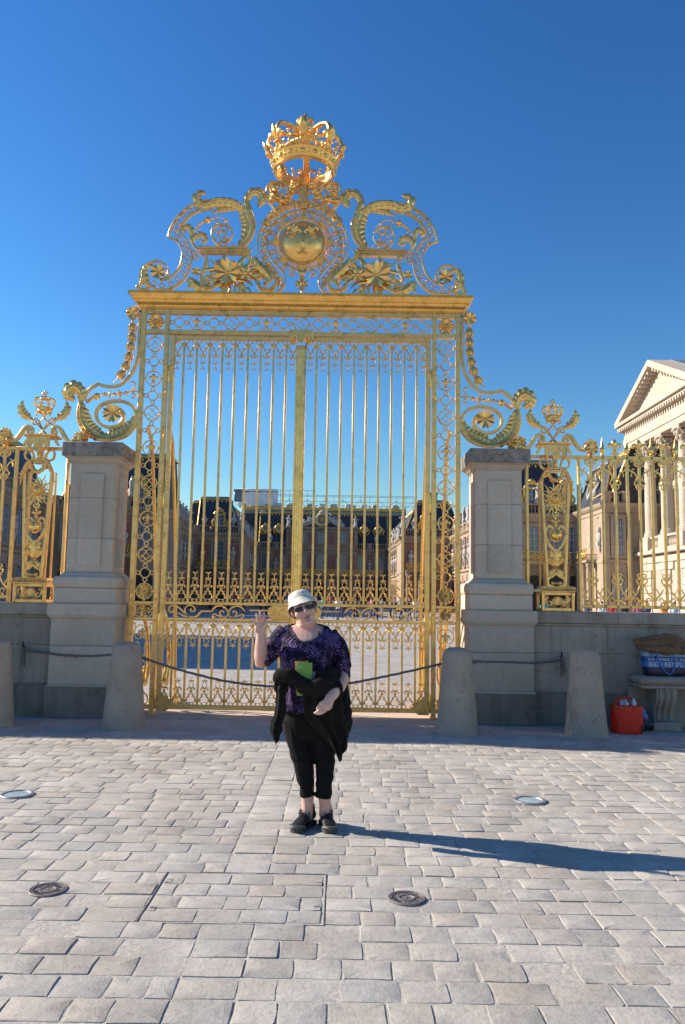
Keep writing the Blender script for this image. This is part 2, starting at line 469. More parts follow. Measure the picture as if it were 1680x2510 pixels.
M_SLAB = stone('threshold_slab', (.50, .40, .31), (.58, .47, .37), (.62, .52, .42), 1.5)
for k in range(6):
    x = XC - 2.0 + .667 * k
    struct(part('threshold', MB().box(x + .002, x + .663, 10.62, 11.3, -.02, .004 + .001 * (k % 2), .002), M_SLAB)) if False else part('threshold_slab', MB().box(x + .002, x + .663, 10.62, 11.3, -.02, .004 + .001 * (k % 2), .002), M_SLAB, court)
BANDS = ((-.66, -.40), (2.36, 2.60))
def fill(xa, xb, y0, y1, out):
    x = xa
    if xb - xa < .06: return
    first = True
    while x < xb - .001:
        w = rnd.uniform(.17, .27)
        if first: w *= rnd.uniform(.45, 1.0); first = False
        if xb - (x + w) < .11: w = xb - x
        out.append((x, x + w, y0, y1)); x += w
hatch_rects = []
for (y0, y1) in rows:
    half = .47 * y1 + .8
    segs = [(-half, BANDS[0][0]), (BANDS[0][1], BANDS[1][0]), (BANDS[1][1], half)]
    inh = y0 > HY0 - .01 and y1 < HY1 + .01
    if inh:
        segs = [(-half, HX0 - .012), (HX1 + .012, BANDS[1][0]), (BANDS[1][1], half)]
        fill(HX0 + .003, HX1 - .003, y0 + (.012 if y0 < HY0 + .01 else 0), y1 - (.012 if y1 > HY1 - .01 else 0), hatch_rects)
    for a, b in segs:
        if b > a + .06: fill(max(a, -half), min(b, half), y0, y1, rects)
    for k, (a, b) in enumerate(BANDS):
        if inh and k == 0: continue
        if half > b: rects.append((a, b, y0, y1))
def in_frame(r):
    cx, cy = (r[0] + r[1]) / 2, (r[2] + r[3]) / 2
    return abs(cx) < .445 * cy and cy > 3.0
rects.sort(key=lambda r: -(1 if in_frame(r) else 0) * (r[1] - r[0]) * (r[3] - r[2]) / ((r[2] + r[3]) / 2) ** 3)
NEAR = 300
for i, r in enumerate(rects[:NEAR]):
    mb, t = MB(), []; sett(mb, t, *r); link('paving_stone', sett_mesh(mb, t, 'paving_stone'), ground)
mb, t = MB(), []
for r in rects[NEAR:]: sett(mb, t, *r)
stuff(link('paving_stone', sett_mesh(mb, t, 'paving_stone'), ground))
# hatch
M_STEEL = flat('worn_steel', (.27, .25, .235), .6, .3, nz=30, amp=.3)
hatch = thing('inspection_hatch', 'rectangular stone-filled inspection hatch with thin steel rim, below the person\'s feet', 'hatch', (0, 0, 0))
for r in hatch_rects:
    mb, t = MB(), []; sett(mb, t, *r, flat_=.6); link('paving_stone', sett_mesh(mb, t, 'paving_stone'), hatch)
for x0, x1, y0, y1 in ((HX0 - .011, HX0 - .006, HY0 - .011, HY1 + .011), (HX1 + .006, HX1 + .011, HY0 - .011, HY1 + .011), (HX0 - .005, HX1 + .005, HY0 - .011, HY0 - .006), (HX0 - .005, HX1 + .005, HY1 + .006, HY1 + .011)):
    part('rim', MB().box(x0, x1, y0, y1, -.02, .002, .0008), M_STEEL, hatch)
for x, y in ((HX0 + .03, HY0 + .16), (HX0 + .03, HY1 - .14), (HX1 - .03, HY0 + .2), (HX1 - .03, HY1 - .15)):
    part('lifting_tab', MB().box(x - .018, x + .018, y - .026, y - .023, -.01, .003, .0005).box(x - .018, x + .018, y + .023, y + .026, -.01, .003, .0005).box(x + .015, x + .018, y - .023, y + .023, -.01, .003, .0005), M_STEEL, hatch)

# iron covers and glass ground lights
M_IRON = flat('cast_iron', (.23, .195, .19), .55, .35, nz=60, amp=.35, bmp=.002)
def cover(x, y, rz, label):
    t = thing('valve_cover', label, 'manhole cover', (x, y, 0.0), rz, 'round cast-iron covers in the paving')
    t.scale = (.92, .92, .8)
    part('cover_rim', MB().lathe([(.1, -.02), (.112, -.02), (.113, .008), (.108, .012), (.1, .011), (.098, .004)], (0, 0, 0), 40).lathe([(.088, .0), (.094, .0), (.094, .01), (.088, .01), (.087, .0)], (0, 0, 0), 40), M_IRON, t)
    pl = part('cover_plate', MB().lathe([(.001, -.01), (.096, -.01), (.096, .003), (.05, .003), (.05, .01), (.042, .01), (.04, .005), (0.001, .005)], (0, 0, 0), 40), M_IRON, t)
    r2 = random.Random(int(x * 100)); mb = MB()
    for k in range(22):
        a = 2 * PI * k / 22
        if k in (4, 5, 10, 11, 16, 17): continue
        m = MB()
        m.box(-.006, -.004, -.011, .011, .003, .0085); m.box(.004, .006, -.011, .011, .003, .0085)
        if r2.random() < .7: m.box(-.006, .006, r2.choice((-.011, -.002, .008)), r2.choice((.0, .011)), .003, .0085)
        m.xf(Matrix.Rotation(a, 4, 'Z') @ Matrix.Translation((0, .069, 0))); mb.add(m.v, m.f)
    stuff(part('raised_lettering', mb, M_IRON, pl)); part('key_slot', MB().box(-.004, .004, -.014, .014, .004, .009, .001), M_IRON, pl)
p = ground_at(118, 2183); cover(p.x, p.y, .3, 'round cast-iron cover near the lower left corner of the plaza')
p = ground_at(997, 2204); cover(p.x, p.y, -.2, 'rust-edged round cast-iron cover right of the stone hatch')
M_LENS, N, L, b = new_mat('frosted_glass'); b.inputs['Base Color'].default_value = (.42, .56, .58, 1); b.inputs['Roughness'].default_value = .18; b.inputs['Coat Weight'].default_value = .6; b.inputs['Specular IOR Level'].default_value = .7
nz_ = tex_noise(N, L, 25, 4, .5, world_pos(N)); rr_ = ramp_node(N, [(.3, (.36, .5, .53)), (.7, (.52, .64, .64))]); L.new(nz_.outputs[0], rr_.inputs[0]); L.new(rr_.outputs[0], b.inputs['Base Color'])
M_ZINC = flat('dull_zinc', (.30, .30, .34), .5, .6, nz=40, amp=.2)
for px, py, lab in ((42, 1949, 'round glass ground light at the left edge of the plaza'), (1300, 1964, 'round glass ground light right of the person')):
    p = ground_at(px, py); t = thing('ground_light', lab, 'ground light', (p.x, p.y, .004), 0, 'round lights sunk in the paving')
    part('light_ring', MB().lathe([(.098, -.02), (.132, -.02), (.132, .005), (.128, .009), (.104, .009), (.1, .004), (.098, -.02)], (0, 0, 0), 48), M_ZINC, t)
    part('glass_lens', MB().lathe([(.0, -.01), (.099, -.01), (.099, .003), (.06, .0055), (.0, .006)], (0, 0, 0), 40), M_LENS, t)
    for k in range(4): part('screw', MB().lathe([(0, .0085), (.006, .0085), (.006, .011), (0, .012)], (.116 * math.cos(k * PI / 2 + .4), .116 * math.sin(k * PI / 2 + .4), 0), 10), M_STEEL, t)

# ================================================================== stone piers and walls
ST = dict(a=(.45, .375, .30), b_=(.53, .45, .365), c=(.59, .505, .42))
M_PIER = stone('pier_limestone', **ST, sc=1.2, cell=.12)
M_CAP = stone('weathered_cap', (.24, .215, .19), (.32, .285, .25), (.40, .355, .31), 1.5, streak=True, dark=(14, .5, (.11, .10, .09)))
M_WALL = stone('wall_limestone', (.32, .27, .225), (.39, .335, .285), (.45, .395, .34), 1.4, streak=True, dark=(5, .57, (.17, .155, .14)), cell=.18)
M_PLINTH = stone('dark_plinth', (.18, .155, .13), (.26, .225, .19), (.33, .29, .25), 1.6, streak=True, dark=(6, .6, (.09, .085, .08)), cell=.1)  # plinth courses are darker than the stone above
M_CORE = flat('joint_mortar', (.30, .26, .22), .95)
def pier(g, label):
    t = thing('stone_pier', label, 'pier', (XP[g], 10.86, 0), 0, 'stone piers beside the gate')
    def sq(nm, h, z0, z1, mat=M_PIER, c=.006): return part(nm, MB().box(-h, h, -h, h, z0, z1, c), mat, t)
    sq('plinth', .452, 0, .405, M_PLINTH, .008)
    part('plinth_moulding', MB().mould(.425, .425, [(.027, .405), (.02, .415), (.004, .43), (-.01, .43)]), M_PIER, t)
    sq('pedestal_block', .425, .43, .93); sq('pedestal_block', .425, .934, 1.288)
    part('pedestal_coping', MB().mould(.425, .425, [(-.02, 1.289), (.012, 1.289), (.015, 1.3), (.03, 1.312), (.03, 1.325), (.042, 1.33), (.042, 1.478), (.036, 1.484), (-.1, 1.484)]), M_PIER, t, ang=30)
    sq('base_block', .415, 1.485, 1.69)
    part('base_torus', MB().mould(.36, .36, [(.0, 1.691), (.045, 1.693), (.06, 1.71), (.07, 1.745), (.07, 1.79), (.06, 1.825), (.045, 1.845), (.01, 1.85), (.0, 1.865), (-.02, 1.88), (-.045, 1.91), (-.06, 1.912)]), M_PIER, t, ang=50)
    for z0, z1 in ((1.91, 2.361), (2.365, 2.915), (2.919, 3.385)):
        mb = MB().box(-.309, .309, -.309, .309, z0, z1, .003); b = part('shaft_block', mb, M_PIER, t)
    for z0, z1 in ((1.99, 2.362), (2.364, 2.916), (2.918, 3.245)):
        for k in range(3):
            m = MB().box(-.155, .155, -.337, -.30, z0, z1, .003); m.xf(Matrix.Rotation((-1, 0, 1)[k] * PI / 2, 4, 'Z')); part('raised_panel', m, M_PIER, t)
    part('cap_moulding', MB().mould(.309, .309, [(-.02, 3.386), (.008, 3.386), (.012, 3.405), (.03, 3.415), (.04, 3.435), (.065, 3.46), (.1, 3.478), (.095, 3.48), (-.02, 3.48)]), M_PIER, t, ang=50)
    part('cap_slab', MB().box(-.412, .412, -.412, .412, 3.481, 3.672, .008), M_CAP, t)
    return t
XP = {-1: XC - 2.773, 1: XC + 2.773}
pier(-1, 'pale limestone pier left of the golden gate'); pier(1, 'pale limestone pier right of the golden gate')
def wall(g, x_end, label):
    t = thing('boundary_wall', label, 'wall', (XC, 0, 0), 0, 'low stone walls under the railing')
    rr = random.Random(7 + g)
    def run(nm, y0, y1, z0, z1, mat, lo, hi, c=.004, start=3.2):
        x = start
        while x < x_end:
            w = rr.uniform(lo, hi); x1 = min(x + w, x_end)
            a, b = sorted((g * (x + .002), g * (x1 - .002)))
            o = part(nm, MB().box(a, b, y0, y1, z0, z1, c), mat, t); x = x1
    part('wall_core', MB().box(*sorted((g * 3.22, g * (x_end - .02))), 10.585, 11.06, 0, 1.47), M_CORE, t)
    run('plinth_block', 10.52, 10.7, 0, .405, M_PLINTH, .3, .9)
    part('plinth_moulding', MB().box(*sorted((g * 3.2, g * x_end)), 10.54, 10.7, .406, .43, .008), M_WALL, t)
    run('stone_block', 10.565, 10.75, .431, .93, M_WALL, .65, 1.15); run('stone_block', 10.565, 10.75, .933, 1.289, M_WALL, .6, 1.05, start=3.2)
    part('coping_moulding', MB().box(*sorted((g * 3.2, g * x_end)), 10.54, 11.09, 1.29, 1.328, .012), M_WALL, t)
    run('coping_stone', 10.51, 11.12, 1.329, 1.482, M_WALL, .75, 1.3, .006, 3.236)
    return t
wall(-1, 13.0, 'low limestone wall left of the gate'); wall(1, 9.5, 'low stained limestone wall right of the gate behind the bench')

# ================================================================== bollards, ropes, hooks
M_BOL = stone('bollard_stone', (.38, .315, .25), (.46, .39, .32), (.53, .455, .38), 2.0, bm=.02, dark=(15, .58, (.17, .145, .12)), cell=.1)
def bollard(x, label, seed):
    mb = MB(); rr = random.Random(seed); prof = [(.262, -.01), (.259, .02), (.244, .15), (.228, .35), (.207, .6), (.187, .82), (.179, .91), (.168, .965), (.148, 1.002), (.11, 1.024), (.05, 1.033), (0, 1.035)]
    mb.lathe(prof, (0, 0, 0), 40)
    mb.v = [(a * (1 + .02 * noise.noise(Vector((a * 6, b * 6, c * 5 + seed)))), b * (1 + .02 * noise.noise(Vector((a * 6, b * 6 + seed, c * 5)))), c) for a, b, c in mb.v]
    return tag(part('bollard', mb, M_BOL, None, (x, 9.78, 0), ang=60), label, 'bollard', 'stone bollards before the gate')
bollard(-4.25, 'stone bollard cut by the left edge of the photo', 1); bollard(-2.637, 'stone bollard before the left pier of the gate', 2)
bollard(1.445, 'smooth stone bollard before the right pier of the gate', 3); bollard(3.025, 'stone bollard beside the red cooler bag', 4)
M_ROPE = flat('old_rope', (.15, .13, .12), .95, nz=150, amp=.4, bmp=.003)
def rope(pts, r, label, fray=0, twist=95):
    P = cr(pts, 14); mb = MB(); rings = []; s = 0.0
    for i, p in enumerate(P):
        if i: s += (P[i] - P[i - 1]).length
        t = (P[min(i + 1, len(P) - 1)] - P[max(i - 1, 0)]).normalized()
        a = Vector((0, 1, 0)); a = (a - t * a.dot(t)).normalized(); b = t.cross(a)
        rings.append([p + (a * math.cos(2 * PI * k / 9) + b * math.sin(2 * PI * k / 9)) * r * (1 + .22 * math.cos(3 * (2 * PI * k / 9) + s * twist)) for k in range(9)])
    mb.sweep(rings); rr = random.Random(len(pts))
    t_ = thing('barrier_rope', label, 'rope', tuple(P[0]), 0, 'ropes slung between bollards and wall')
    mb.xf(Matrix.Translation(-P[0])); part('rope_line', mb, M_ROPE, t_)
    if fray:
        m = MB()
        for k in range(26):
            q = P[int(len(P) * fray) + rr.randrange(-10, 10)] - P[0]; d = Vector((rr.uniform(-.05, .05), rr.uniform(-.03, .03), rr.uniform(-.05, .01)))
            m.tube([q, q + d * .6, q + d], [.005, .004, .002], 4)
        part('frayed_knot', m, M_ROPE, t_)
    return t_
def V3(px, py, Y): return at(px, py, Y)
rope([V3(322, 1600, 9.9), V3(352, 1613, 9.92), V3(440, 1642, 9.93), V3(560, 1671, 9.93), V3(680, 1684, 9.93), V3(760, 1686, 9.93), V3(850, 1676, 9.93), V3(960, 1655, 9.93), V3(1080, 1628, 9.92), V3(1105, 1620, 9.9)], .014, 'thin slack rope hanging across the gate behind the person')
rope([V3(60, 1592, 10.53), V3(95, 1598, 10.45), V3(150, 1605, 10.2), V3(220, 1608, 10.0), V3(290, 1604, 9.88)], .0145, 'short rope from the left wall to a bollard', .62)
rope([V3(1130, 1618, 9.9), V3(1160, 1621, 9.92), V3(1240, 1623, 10.1), V3(1320, 1625, 10.35), V3(1378, 1618, 10.53)], .0145, 'short frayed rope tied to the right wall hook', .25)
M_HOOK = flat('black_iron', (.03, .028, .027), .6, .5)
for px, py, lab in ((59, 1582, 'black iron hook on the left wall holding a rope'), (1376, 1606, 'black iron hook on the right wall holding a rope')):
    p = at(px, py, 10.53); t = thing('wall_hook', lab, 'hook', tuple(p), 0, 'rope hooks on the wall')
    part('hook_bar', MB().tube([(0, .04, -.02), (0, -.02, -.02), (0, -.035, 0), (0, -.03, .05)], .013, 8), M_HOOK, t)
    m = MB(); rr = random.Random(int(px))
    for k in range(14): 
        dx = rr.uniform(-.03, .05); ln = rr.uniform(.12, .3); m.tube(cr([(dx * .3, -.03, -.02), (dx * .7, -.035, -.02 - ln * .4), (dx, -.03, -.02 - ln)], 4), [.006, .005, .003], 5)
    part('loose_strands', m, M_ROPE, t)
# ================================================================== the gilded gate
XC, YG = -0.64, 10.86
def tr(pts, o, s, Y=YG, x0=XC):
    out = []
    for p in pts:
        q = at(o[0] + p[0] * s, o[1] + p[1] * s, Y); out.append((q.x - x0, q.z))
    return out
kW = 440 / 1568; oW = (300, 430)
W_ = lambda *p: tr(p, oW, kW)
kT = 340 / 1568; oT = (580, 270)
T_ = lambda *p: tr(p, oT, kT)
kS = 260 / 1568; oS = (140, 740)
S_ = lambda *p: tr(p, oS, kS)
kL = 260 / 1568; oL = (300, 1420)
def sides(name, mb, mat, parent, ang=38):
    """a left piece and its mirror image on the right"""
    return part(name, mb, mat, parent, ang=ang), part(name, mb.mir(), mat, parent, ang=ang)

gate = thing('royal_gate', 'tall gilded iron gate frame with cornice, scrolled crest, lily medallion and big crown', 'gate', (XC, YG, 0))
JO, JI, JC = (2.222, 2.285), (1.885, 1.948), 2.085
for a, b in (JO, JI):
    mb = MB().box(a, b, -.045, .045, 0.0, 5.692, .0015); sides('jamb_bar', mb, GOLDF, gate)
    f = MB().box(a - .012, b + .012, -.06, .06, 0.0, .03, .004); sides('jamb_foot', f, GOLDF, gate)
def hrail(z0, z1, x0, x1, d=.04, nm='rail'):
    return part(nm, MB().box(x0, x1, -d, d, z0, z1, .004), GOLDF, gate)
hrail(5.63, 5.692, -1.884, 1.884); hrail(5.335, 5.397, -1.884, 1.884)
for g in (-1, 1):
    for z0, z1 in ((5.63, 5.692), (5.335, 5.397), (1.488, 1.528), (1.272, 1.31), (.075, .13)):
        x0, x1 = sorted((g * 1.949, g * 2.221)); hrail(z0, z1, x0, x1)
# cornice
co = MB().mould(2.285, .06, [(-.02, 5.693), (.012, 5.693), (.012, 5.715), (.03, 5.718), (.034, 5.735), (.045, 5.742), (.075, 5.765), (.085, 5.79), (.088, 5.80), (.105, 5.805), (.125, 5.83), (.14, 5.858), (.143, 5.868), (.165, 5.872), (.165, 5.9), (-.02, 5.902)])
cornice = part('cornice', co, gilt('gilding_cornice', (1.0, .60, .16), .24, .3, 40), gate, ang=25)
# rings of the frieze and the jambs
def ringmesh(nm, r, w, d=.03, n=28): return MB().ring(0, 0, r, w, d, 0, n).mesh(nm, GOLDF)
mBig = ringmesh('ring', .108, .013); mMid = ringmesh('ring', .068, .013, n=24); mTiny = ringmesh('ring', .027, .011, n=16)
mb = MB().fleur(0, -.082, .165, 0, 8); mFl = mb.mesh('fleur_de_lis', GOLD)
mMono = MB().mono(0, 0, .1, 0, .055).mesh('monogram', GOLD)
mb = MB().flower(0, 0, .088, 12, 0, .3); mb.ring(0, 0, .04, .01, .03, -.02, 16); mRos = mb.mesh('rosette', GOLD)
mb = MB()
for a, b in ((0, 1), (0, -1), (1, 0), (-1, 0)): mb.box(a * .122 - .011, a * .122 + .011, -.016, .016, b * .122 - .011, b * .122 + .011, .003)
mStud = mb.mesh('stud', GOLDB)
def big(x, z, kind):
    o = link('ring', mBig, gate, (x, 0, z))
    stuff(link('stud', mStud, o))
    if kind == 'f': link('fleur_de_lis', mFl, o)
    elif kind == 'm': link('monogram', mMono, o)
    else: link('rosette', mRos, o)
def mid(x, z, horiz):
    o = link('ring', mMid, gate, (x, 0, z))
    for a, b in ((1, 0), (-1, 0), (0, 1), (0, -1)): link('ring_link', mTiny, o, (a * .098, 0, b * .098))
zF = 5.514
xs = [-1.498 + .5 * k for k in range(7)]
for k, x in enumerate(xs): big(x, zF, 'fm'[k % 2])
for k in range(8): mid(-1.748 + .4995 * k, zF, True)
for g in (-1, 1):
    big(g * JC, zF, 'r'); big(g * JC, 1.665, 'r')
    for k in range(7): big(g * JC, 5.185 - .5025 * k, 'mf'[k % 2])
    for k in range(7): mid(g * JC, 5.185 - .25 - .5025 * k, False)
# lower jamb panels
mb = MB()
for g in (-1, 1):
    for h in (-1, 1):
        mb.strap(cr([(g * .01, h * .075), (g * .07, h * .078), (g * .115, h * .055), (g * .112, h * .02), (g * .085, h * .012), (g * .07, h * .028), (g * .082, h * .042)], 5), [.012, .013, .013, .012, .01], .025)
mb.flower(0, 0, .06, 8, 0, .4); mBox1 = mb.mesh('scroll_panel', GOLD)
mb = MB()
for g in (-1, 1):
    for P, w in (([(0, 1.19), (.05, 1.2), (.1, 1.15), (.11, 1.08), (.075, 1.02), (.03, 1.02), (.015, 1.05), (.035, 1.07)], .014),
                 ([(.1, 1.14), (.105, 1.2), (.12, 1.235), (.09, 1.22)], .011),
                 ([(.02, 1.08), (.05, 1.1), (.07, 1.085), (.055, 1.065)], .01),
                 ([(.09, .93), (.08, .97), (.05, .965), (.04, .9), (.045, .82), (.09, .72), (.115, .62), (.1, .5), (.05, .43), (.03, .38), (.05, .3), (.1, .24), (.11, .17), (.07, .14), (.04, .17), (.06, .2)], .015),
                 ([(.045, .82), (.02, .74), (.05, .69), (.08, .7), (.07, .73)], .011), ([(.05, .43), (.09, .46), (.1, .5)], .011),
                 ([(.02, .62), (.05, .6), (.06, .55), (.03, .53), (.0, .57)], .011)):
        mb.strap(cr([(g * a, b) for a, b in P], 5), w, .024)
mb.fleur(0, 1.03, .14); mb.flower(0, .2, .04, 6, -.01)
mb.strap([(0, .38), (0, .14)], .012, .02); mBox2 = mb.mesh('lyre_panel', GOLD)
for g in (-1, 1):
    link('scroll_panel', mBox1, gate, (g * JC, 0, 1.4)); link('lyre_panel', mBox2, gate, (g * JC, 0, 0))
# clasps on the jambs
cl = MB().box(-.018, .018, -.066, -.03, -.05, .05, .008); mCl = cl.mesh('clasp', GOLDB)
for g in (-1, 1):
    for z in (4.47, 3.83, 1.6): 
        for x in (2.253, 1.916): link('clasp', mCl, gate, (g * x, 0, z))
    for z in (4.85, 4.76, 3.12, 3.02, 1.38, 1.24, .5): link('clasp', mCl, gate, (g * 1.916, 0, z), sc=(.75, 1, .5))
# rear stays of the frame (seen lit behind the jambs)
mb = MB().tube([(0, .05, 4.0), (0, .3, 3.8), (0, .5, 3.2), (0, .75, 2.4), (0, .95, 1.2), (0, 1.15, 0.0)], .024, 8)
mb.tube(cr([(0, .06, 1.45), (0, .3, 1.3), (0, .55, .95), (0, .62, .6), (0, .5, .35), (0, .38, .45), (0, .45, .6)], 5), .03, 8)
mb.box(-.07, .07, 1.02, 1.3, 0, .1, .01)
mStay = mb.mesh('rear_stay', GOLDB)
for x in (-2.14, -1.84, 1.84, 2.14): link('rear_stay', mStay, gate, (x, 0, 0))

# ------------------------------------------------------------------ crest: pierced scroll bands left and right
mb = MB()
outer = cr(W_((750, 218), (640, 245), (560, 290), (490, 355), (440, 430), (415, 490), (402, 540)), 5)
inn_c = cr(W_((402, 540), (450, 556), (490, 592), (520, 650), (525, 720), (500, 800), (450, 868), (390, 903), (330, 914)), 5)
right = cr(W_((790, 290), (690, 305), (620, 335), (560, 385), (520, 440), (500, 495), (545, 550), (590, 620), (608, 690), (600, 770), (575, 850), (530, 920), (470, 968), (400, 995), (320, 995), (260, 975), (215, 925), (198, 860), (210, 795), (250, 760), (310, 748), (368, 770), (402, 820), (398, 868), (365, 902), (330, 914)), 5)
mb.strap(outer, .021, .06); mb.strap(inn_c, .021, .06); mb.strap(right, .021, .06)
bands = sides('scroll_band', mb, GOLDF, gate)
rc = W_((655, 280), (592, 308), (537, 350), (490, 410), (462, 475), (487, 540), (535, 595), (563, 650), (568, 715), (558, 785), (530, 850), (487, 908), (423, 950), (348, 963), (278, 945))
mR = ringmesh('band_ring', .036, .013, .035, 18)
for x, z in rc:
    link('band_ring', mR, bands[0], (x, 0, z)); link('band_ring', mR, bands[1], (-x, 0, z))
# inner spiral stalk with acanthus
mb = MB()
stalk = cr(W_((875, 552), (905, 540), (905, 500), (870, 482), (840, 510), (847, 552), (880, 582), (930, 572), (962, 520), (950, 465), (900, 433), (840, 433), (795, 460), (783, 510), (800, 562), (835, 605), (885, 630), (950, 638), (1030, 628), (1100, 575), (1145, 490), (1152, 400), (1122, 320), (1100, 250), (1112, 190), (1150, 153), (1200, 163), (1222, 205), (1195, 240)), 5)
mb.strap(stalk, [.02, .02, .02, .02, .02, .022, .03, .045, .05, .045, .035, .02], .06)
mb.strap(cr(W_((930, 560), (900, 560)), 1), .015, .05)
sides('spiral_stalk', mb, GOLDF, gate)
mS = ringmesh('band_ring', .016, .009, .03, 10)
for x, z in W_((815, 490), (810, 555), (850, 590), (905, 607), (965, 607), (865, 455), (920, 470)):
    link('stalk_ring', mS, gate, (x, 0, z)); link('stalk_ring', mS, gate, (-x, 0, z))
mb = MB()
mb.leaf(cr(W_((1010, 618), (1080, 560), (1115, 480), (1120, 400), (1085, 330), (1040, 285)), 5), [.03, .09, .12, .13, .12, .05], 8, -.02, .45, .02, .5, 1.15, ser=.5)
mb.leaf(cr(W_((1110, 380), (1100, 290), (1085, 230), (1110, 180), (1150, 148), (1205, 158), (1228, 205), (1200, 262)), 5), [.05, .06, .05, .06, .07, .075, .08, .03], 8, -.035, .5, .02, ser=.4)
sides('acanthus_leaf', mb, GOLD, gate)
mb = MB()
mb.leaf(cr(W_((1060, 300), (990, 250), (890, 228), (800, 232), (735, 262), (688, 245), (660, 205), (672, 165), (715, 160)), 5), [.05, .08, .09, .085, .08, .075, .075, .07, .02], 10, -.03, .5, .02, .7, 1.2, ser=.45)
mb.leaf(cr(W_((1000, 300), (930, 290), (860, 300), (800, 330)), 5), [.02, .06, .05, .01], 5, -.02, .5, .015, ser=.5)
sides('acanthus_leaf', mb, GOLD, gate)
# berry vine and sprig
mb = MB()
vine = cr(W_((640, 462), (700, 415), (765, 385), (835, 365), (890, 378), (925, 410), (955, 435)), 6)
mb.tube(vine, [.012, .01, .008, .004], 6)
for (x, z), r in zip(W_((658, 450), (683, 425), (712, 408), (748, 392), (800, 378), (845, 366), (908, 400), (672, 470), (735, 372)), (.02, .026, .024, .05, .02, .014, .026, .018, .016)):
    mb.ball((x, -.01, z), r, r, r, 8, 6)
mb.tube(cr(W_((800, 380), (830, 415), (850, 400), (840, 385)), 4), .008, 5)
sides('berry_vine', mb, GOLD, gate)
mb = MB()
mb.tube(cr(W_((660, 655), (625, 610), (600, 560), (605, 510), (640, 478)), 5), [.02, .022, .025, .02, .012], 6)
mb.leaf(cr(W_((605, 530), (600, 480), (580, 450), (545, 455), (528, 480), (550, 495)), 5), [.02, .045, .05, .045, .04, .01], 5, -.015)
mb.leaf(cr(W_((615, 590), (630, 545), (670, 520), (710, 525), (732, 560), (712, 585), (690, 570)), 5), [.02, .05, .055, .05, .04, .03, .01], 6, -.015)
mb.ring(*W_((641, 712))[0], .035, .014, .05, 0, 16)
mb.tube(cr(W_((610, 660), (640, 665), (665, 690)), 4), .013, 6)
sides('leaf_sprig', mb, GOLD, gate)
# moulded shelf with scrolled feet
mb = MB()
(x0, z0), (x1, z1), = W_((672, 690), (1095, 645))
mb.box(x0 - .01, x1 + .02, -.075, .075, z1 - .018, z1 + .012, .004); mb.box(x0, x1, -.06, .06, z1 - .05, z1 - .019, .006); mb.box(x0 + .012, x1 - .01, -.045, .045, z1 - .082, z1 - .051, .004)
mb.strap(cr(W_((1098, 655), (1112, 700), (1135, 755), (1190, 805), (1262, 835), (1322, 890), (1340, 945), (1312, 988), (1250, 998), (1192, 975), (1178, 930), (1198, 896), (1240, 890), (1268, 918), (1255, 948), (1232, 938)), 6), [.045, .05, .05, .04, .035, .03, .025, .02], .11)
mb.strap(cr(W_((735, 690), (742, 760), (715, 830), (690, 890), (702, 962), (750, 992), (800, 962), (802, 910), (762, 884), (722, 905), (718, 942), (745, 960), (765, 938)), 6), [.03, .03, .035, .03, .025, .02], .1)
mb.strap(cr(W_((690, 690), (722, 740), (712, 800), (690, 850)), 5), .016, .05)
sides('moulded_shelf', mb, GOLDF, gate)
mb = MB()
mb.leaf(cr(W_((1290, 960), (1290, 900), (1240, 840), (1190, 790), (1165, 735)), 5), [.02, .05, .07, .07, .02], 5, -.07, .4)
sides('acanthus_leaf', mb, GOLD, gate); mb = MB()
mb.leaf(cr(W_((800, 985), (700, 990), (640, 960), (600, 920), (590, 975), (575, 990)), 5), [.02, .06, .08, .07, .04, .01], 6, -.04, .4)
mb.flower(*W_((650, 850))[0], .05, 5, -.04)
sides('acanthus_leaf', mb, GOLD, gate)
# flower and flames between shelf and cornice
rnd = random.Random(5)
mb = MB(); fx, fz = W_((922, 862))[0]
mb.flower(fx, fz, .155, 8, -.06, .5, ctr=.16)
px_, pz_ = W_((1085, 872))[0]
mb.flower(px_, pz_, .075, 7, -.07, .2, ctr=.45)
sides('lily_flower', mb, GOLD, gate)
mb = MB()
zb = 5.905
for k in range(46):
    a = rnd.uniform(0, 2 * PI)
    ln = rnd.uniform(.2, .40) * (1.0 if abs(math.sin(a)) < .6 else .8)
    bx, bz = fx + rnd.uniform(0, .2) * (1 if math.cos(a) > 0 else .2), fz + rnd.uniform(-.04, .04)
    q = []
    for t in (0, .3, .6, .85, 1.0):
        x = bx + math.cos(a) * ln * t + .03 * math.sin(6 * t + k); z = bz + math.sin(a) * ln * t + .03 * math.cos(5 * t + k)
        q.append((x, max(zb + .01, min(6.6, z))))
    mb.leaf(cr(q, 3), [.01, .022, .026, .016, .002], 1, rnd.uniform(-.05, .03), .5, .008, ser=0, n=7)
sides('flame_leaves', mb, GOLDB, gate)
# volute flower, leaf and toe at the outer foot of the band
mb = MB()
mb.flower(*W_((318, 850))[0], .088, 6, -.03, .45)
mb.leaf(cr(W_((250, 985), (215, 940), (190, 880), (195, 820), (230, 785), (270, 800)), 5), [.02, .06, .07, .06, .04, .01], 6, -.02, .5)
mb.leaf(cr(W_((240, 900), (190, 900), (160, 960), (150, 1000)), 5), [.02, .05, .03, .01], 4, -.03)
mb.strap(cr(W_((230, 985), (180, 995), (140, 990), (128, 970), (145, 962)), 5), [.03, .025, .02, .015], .06)
sides('volute_flower', mb, GOLD, gate)

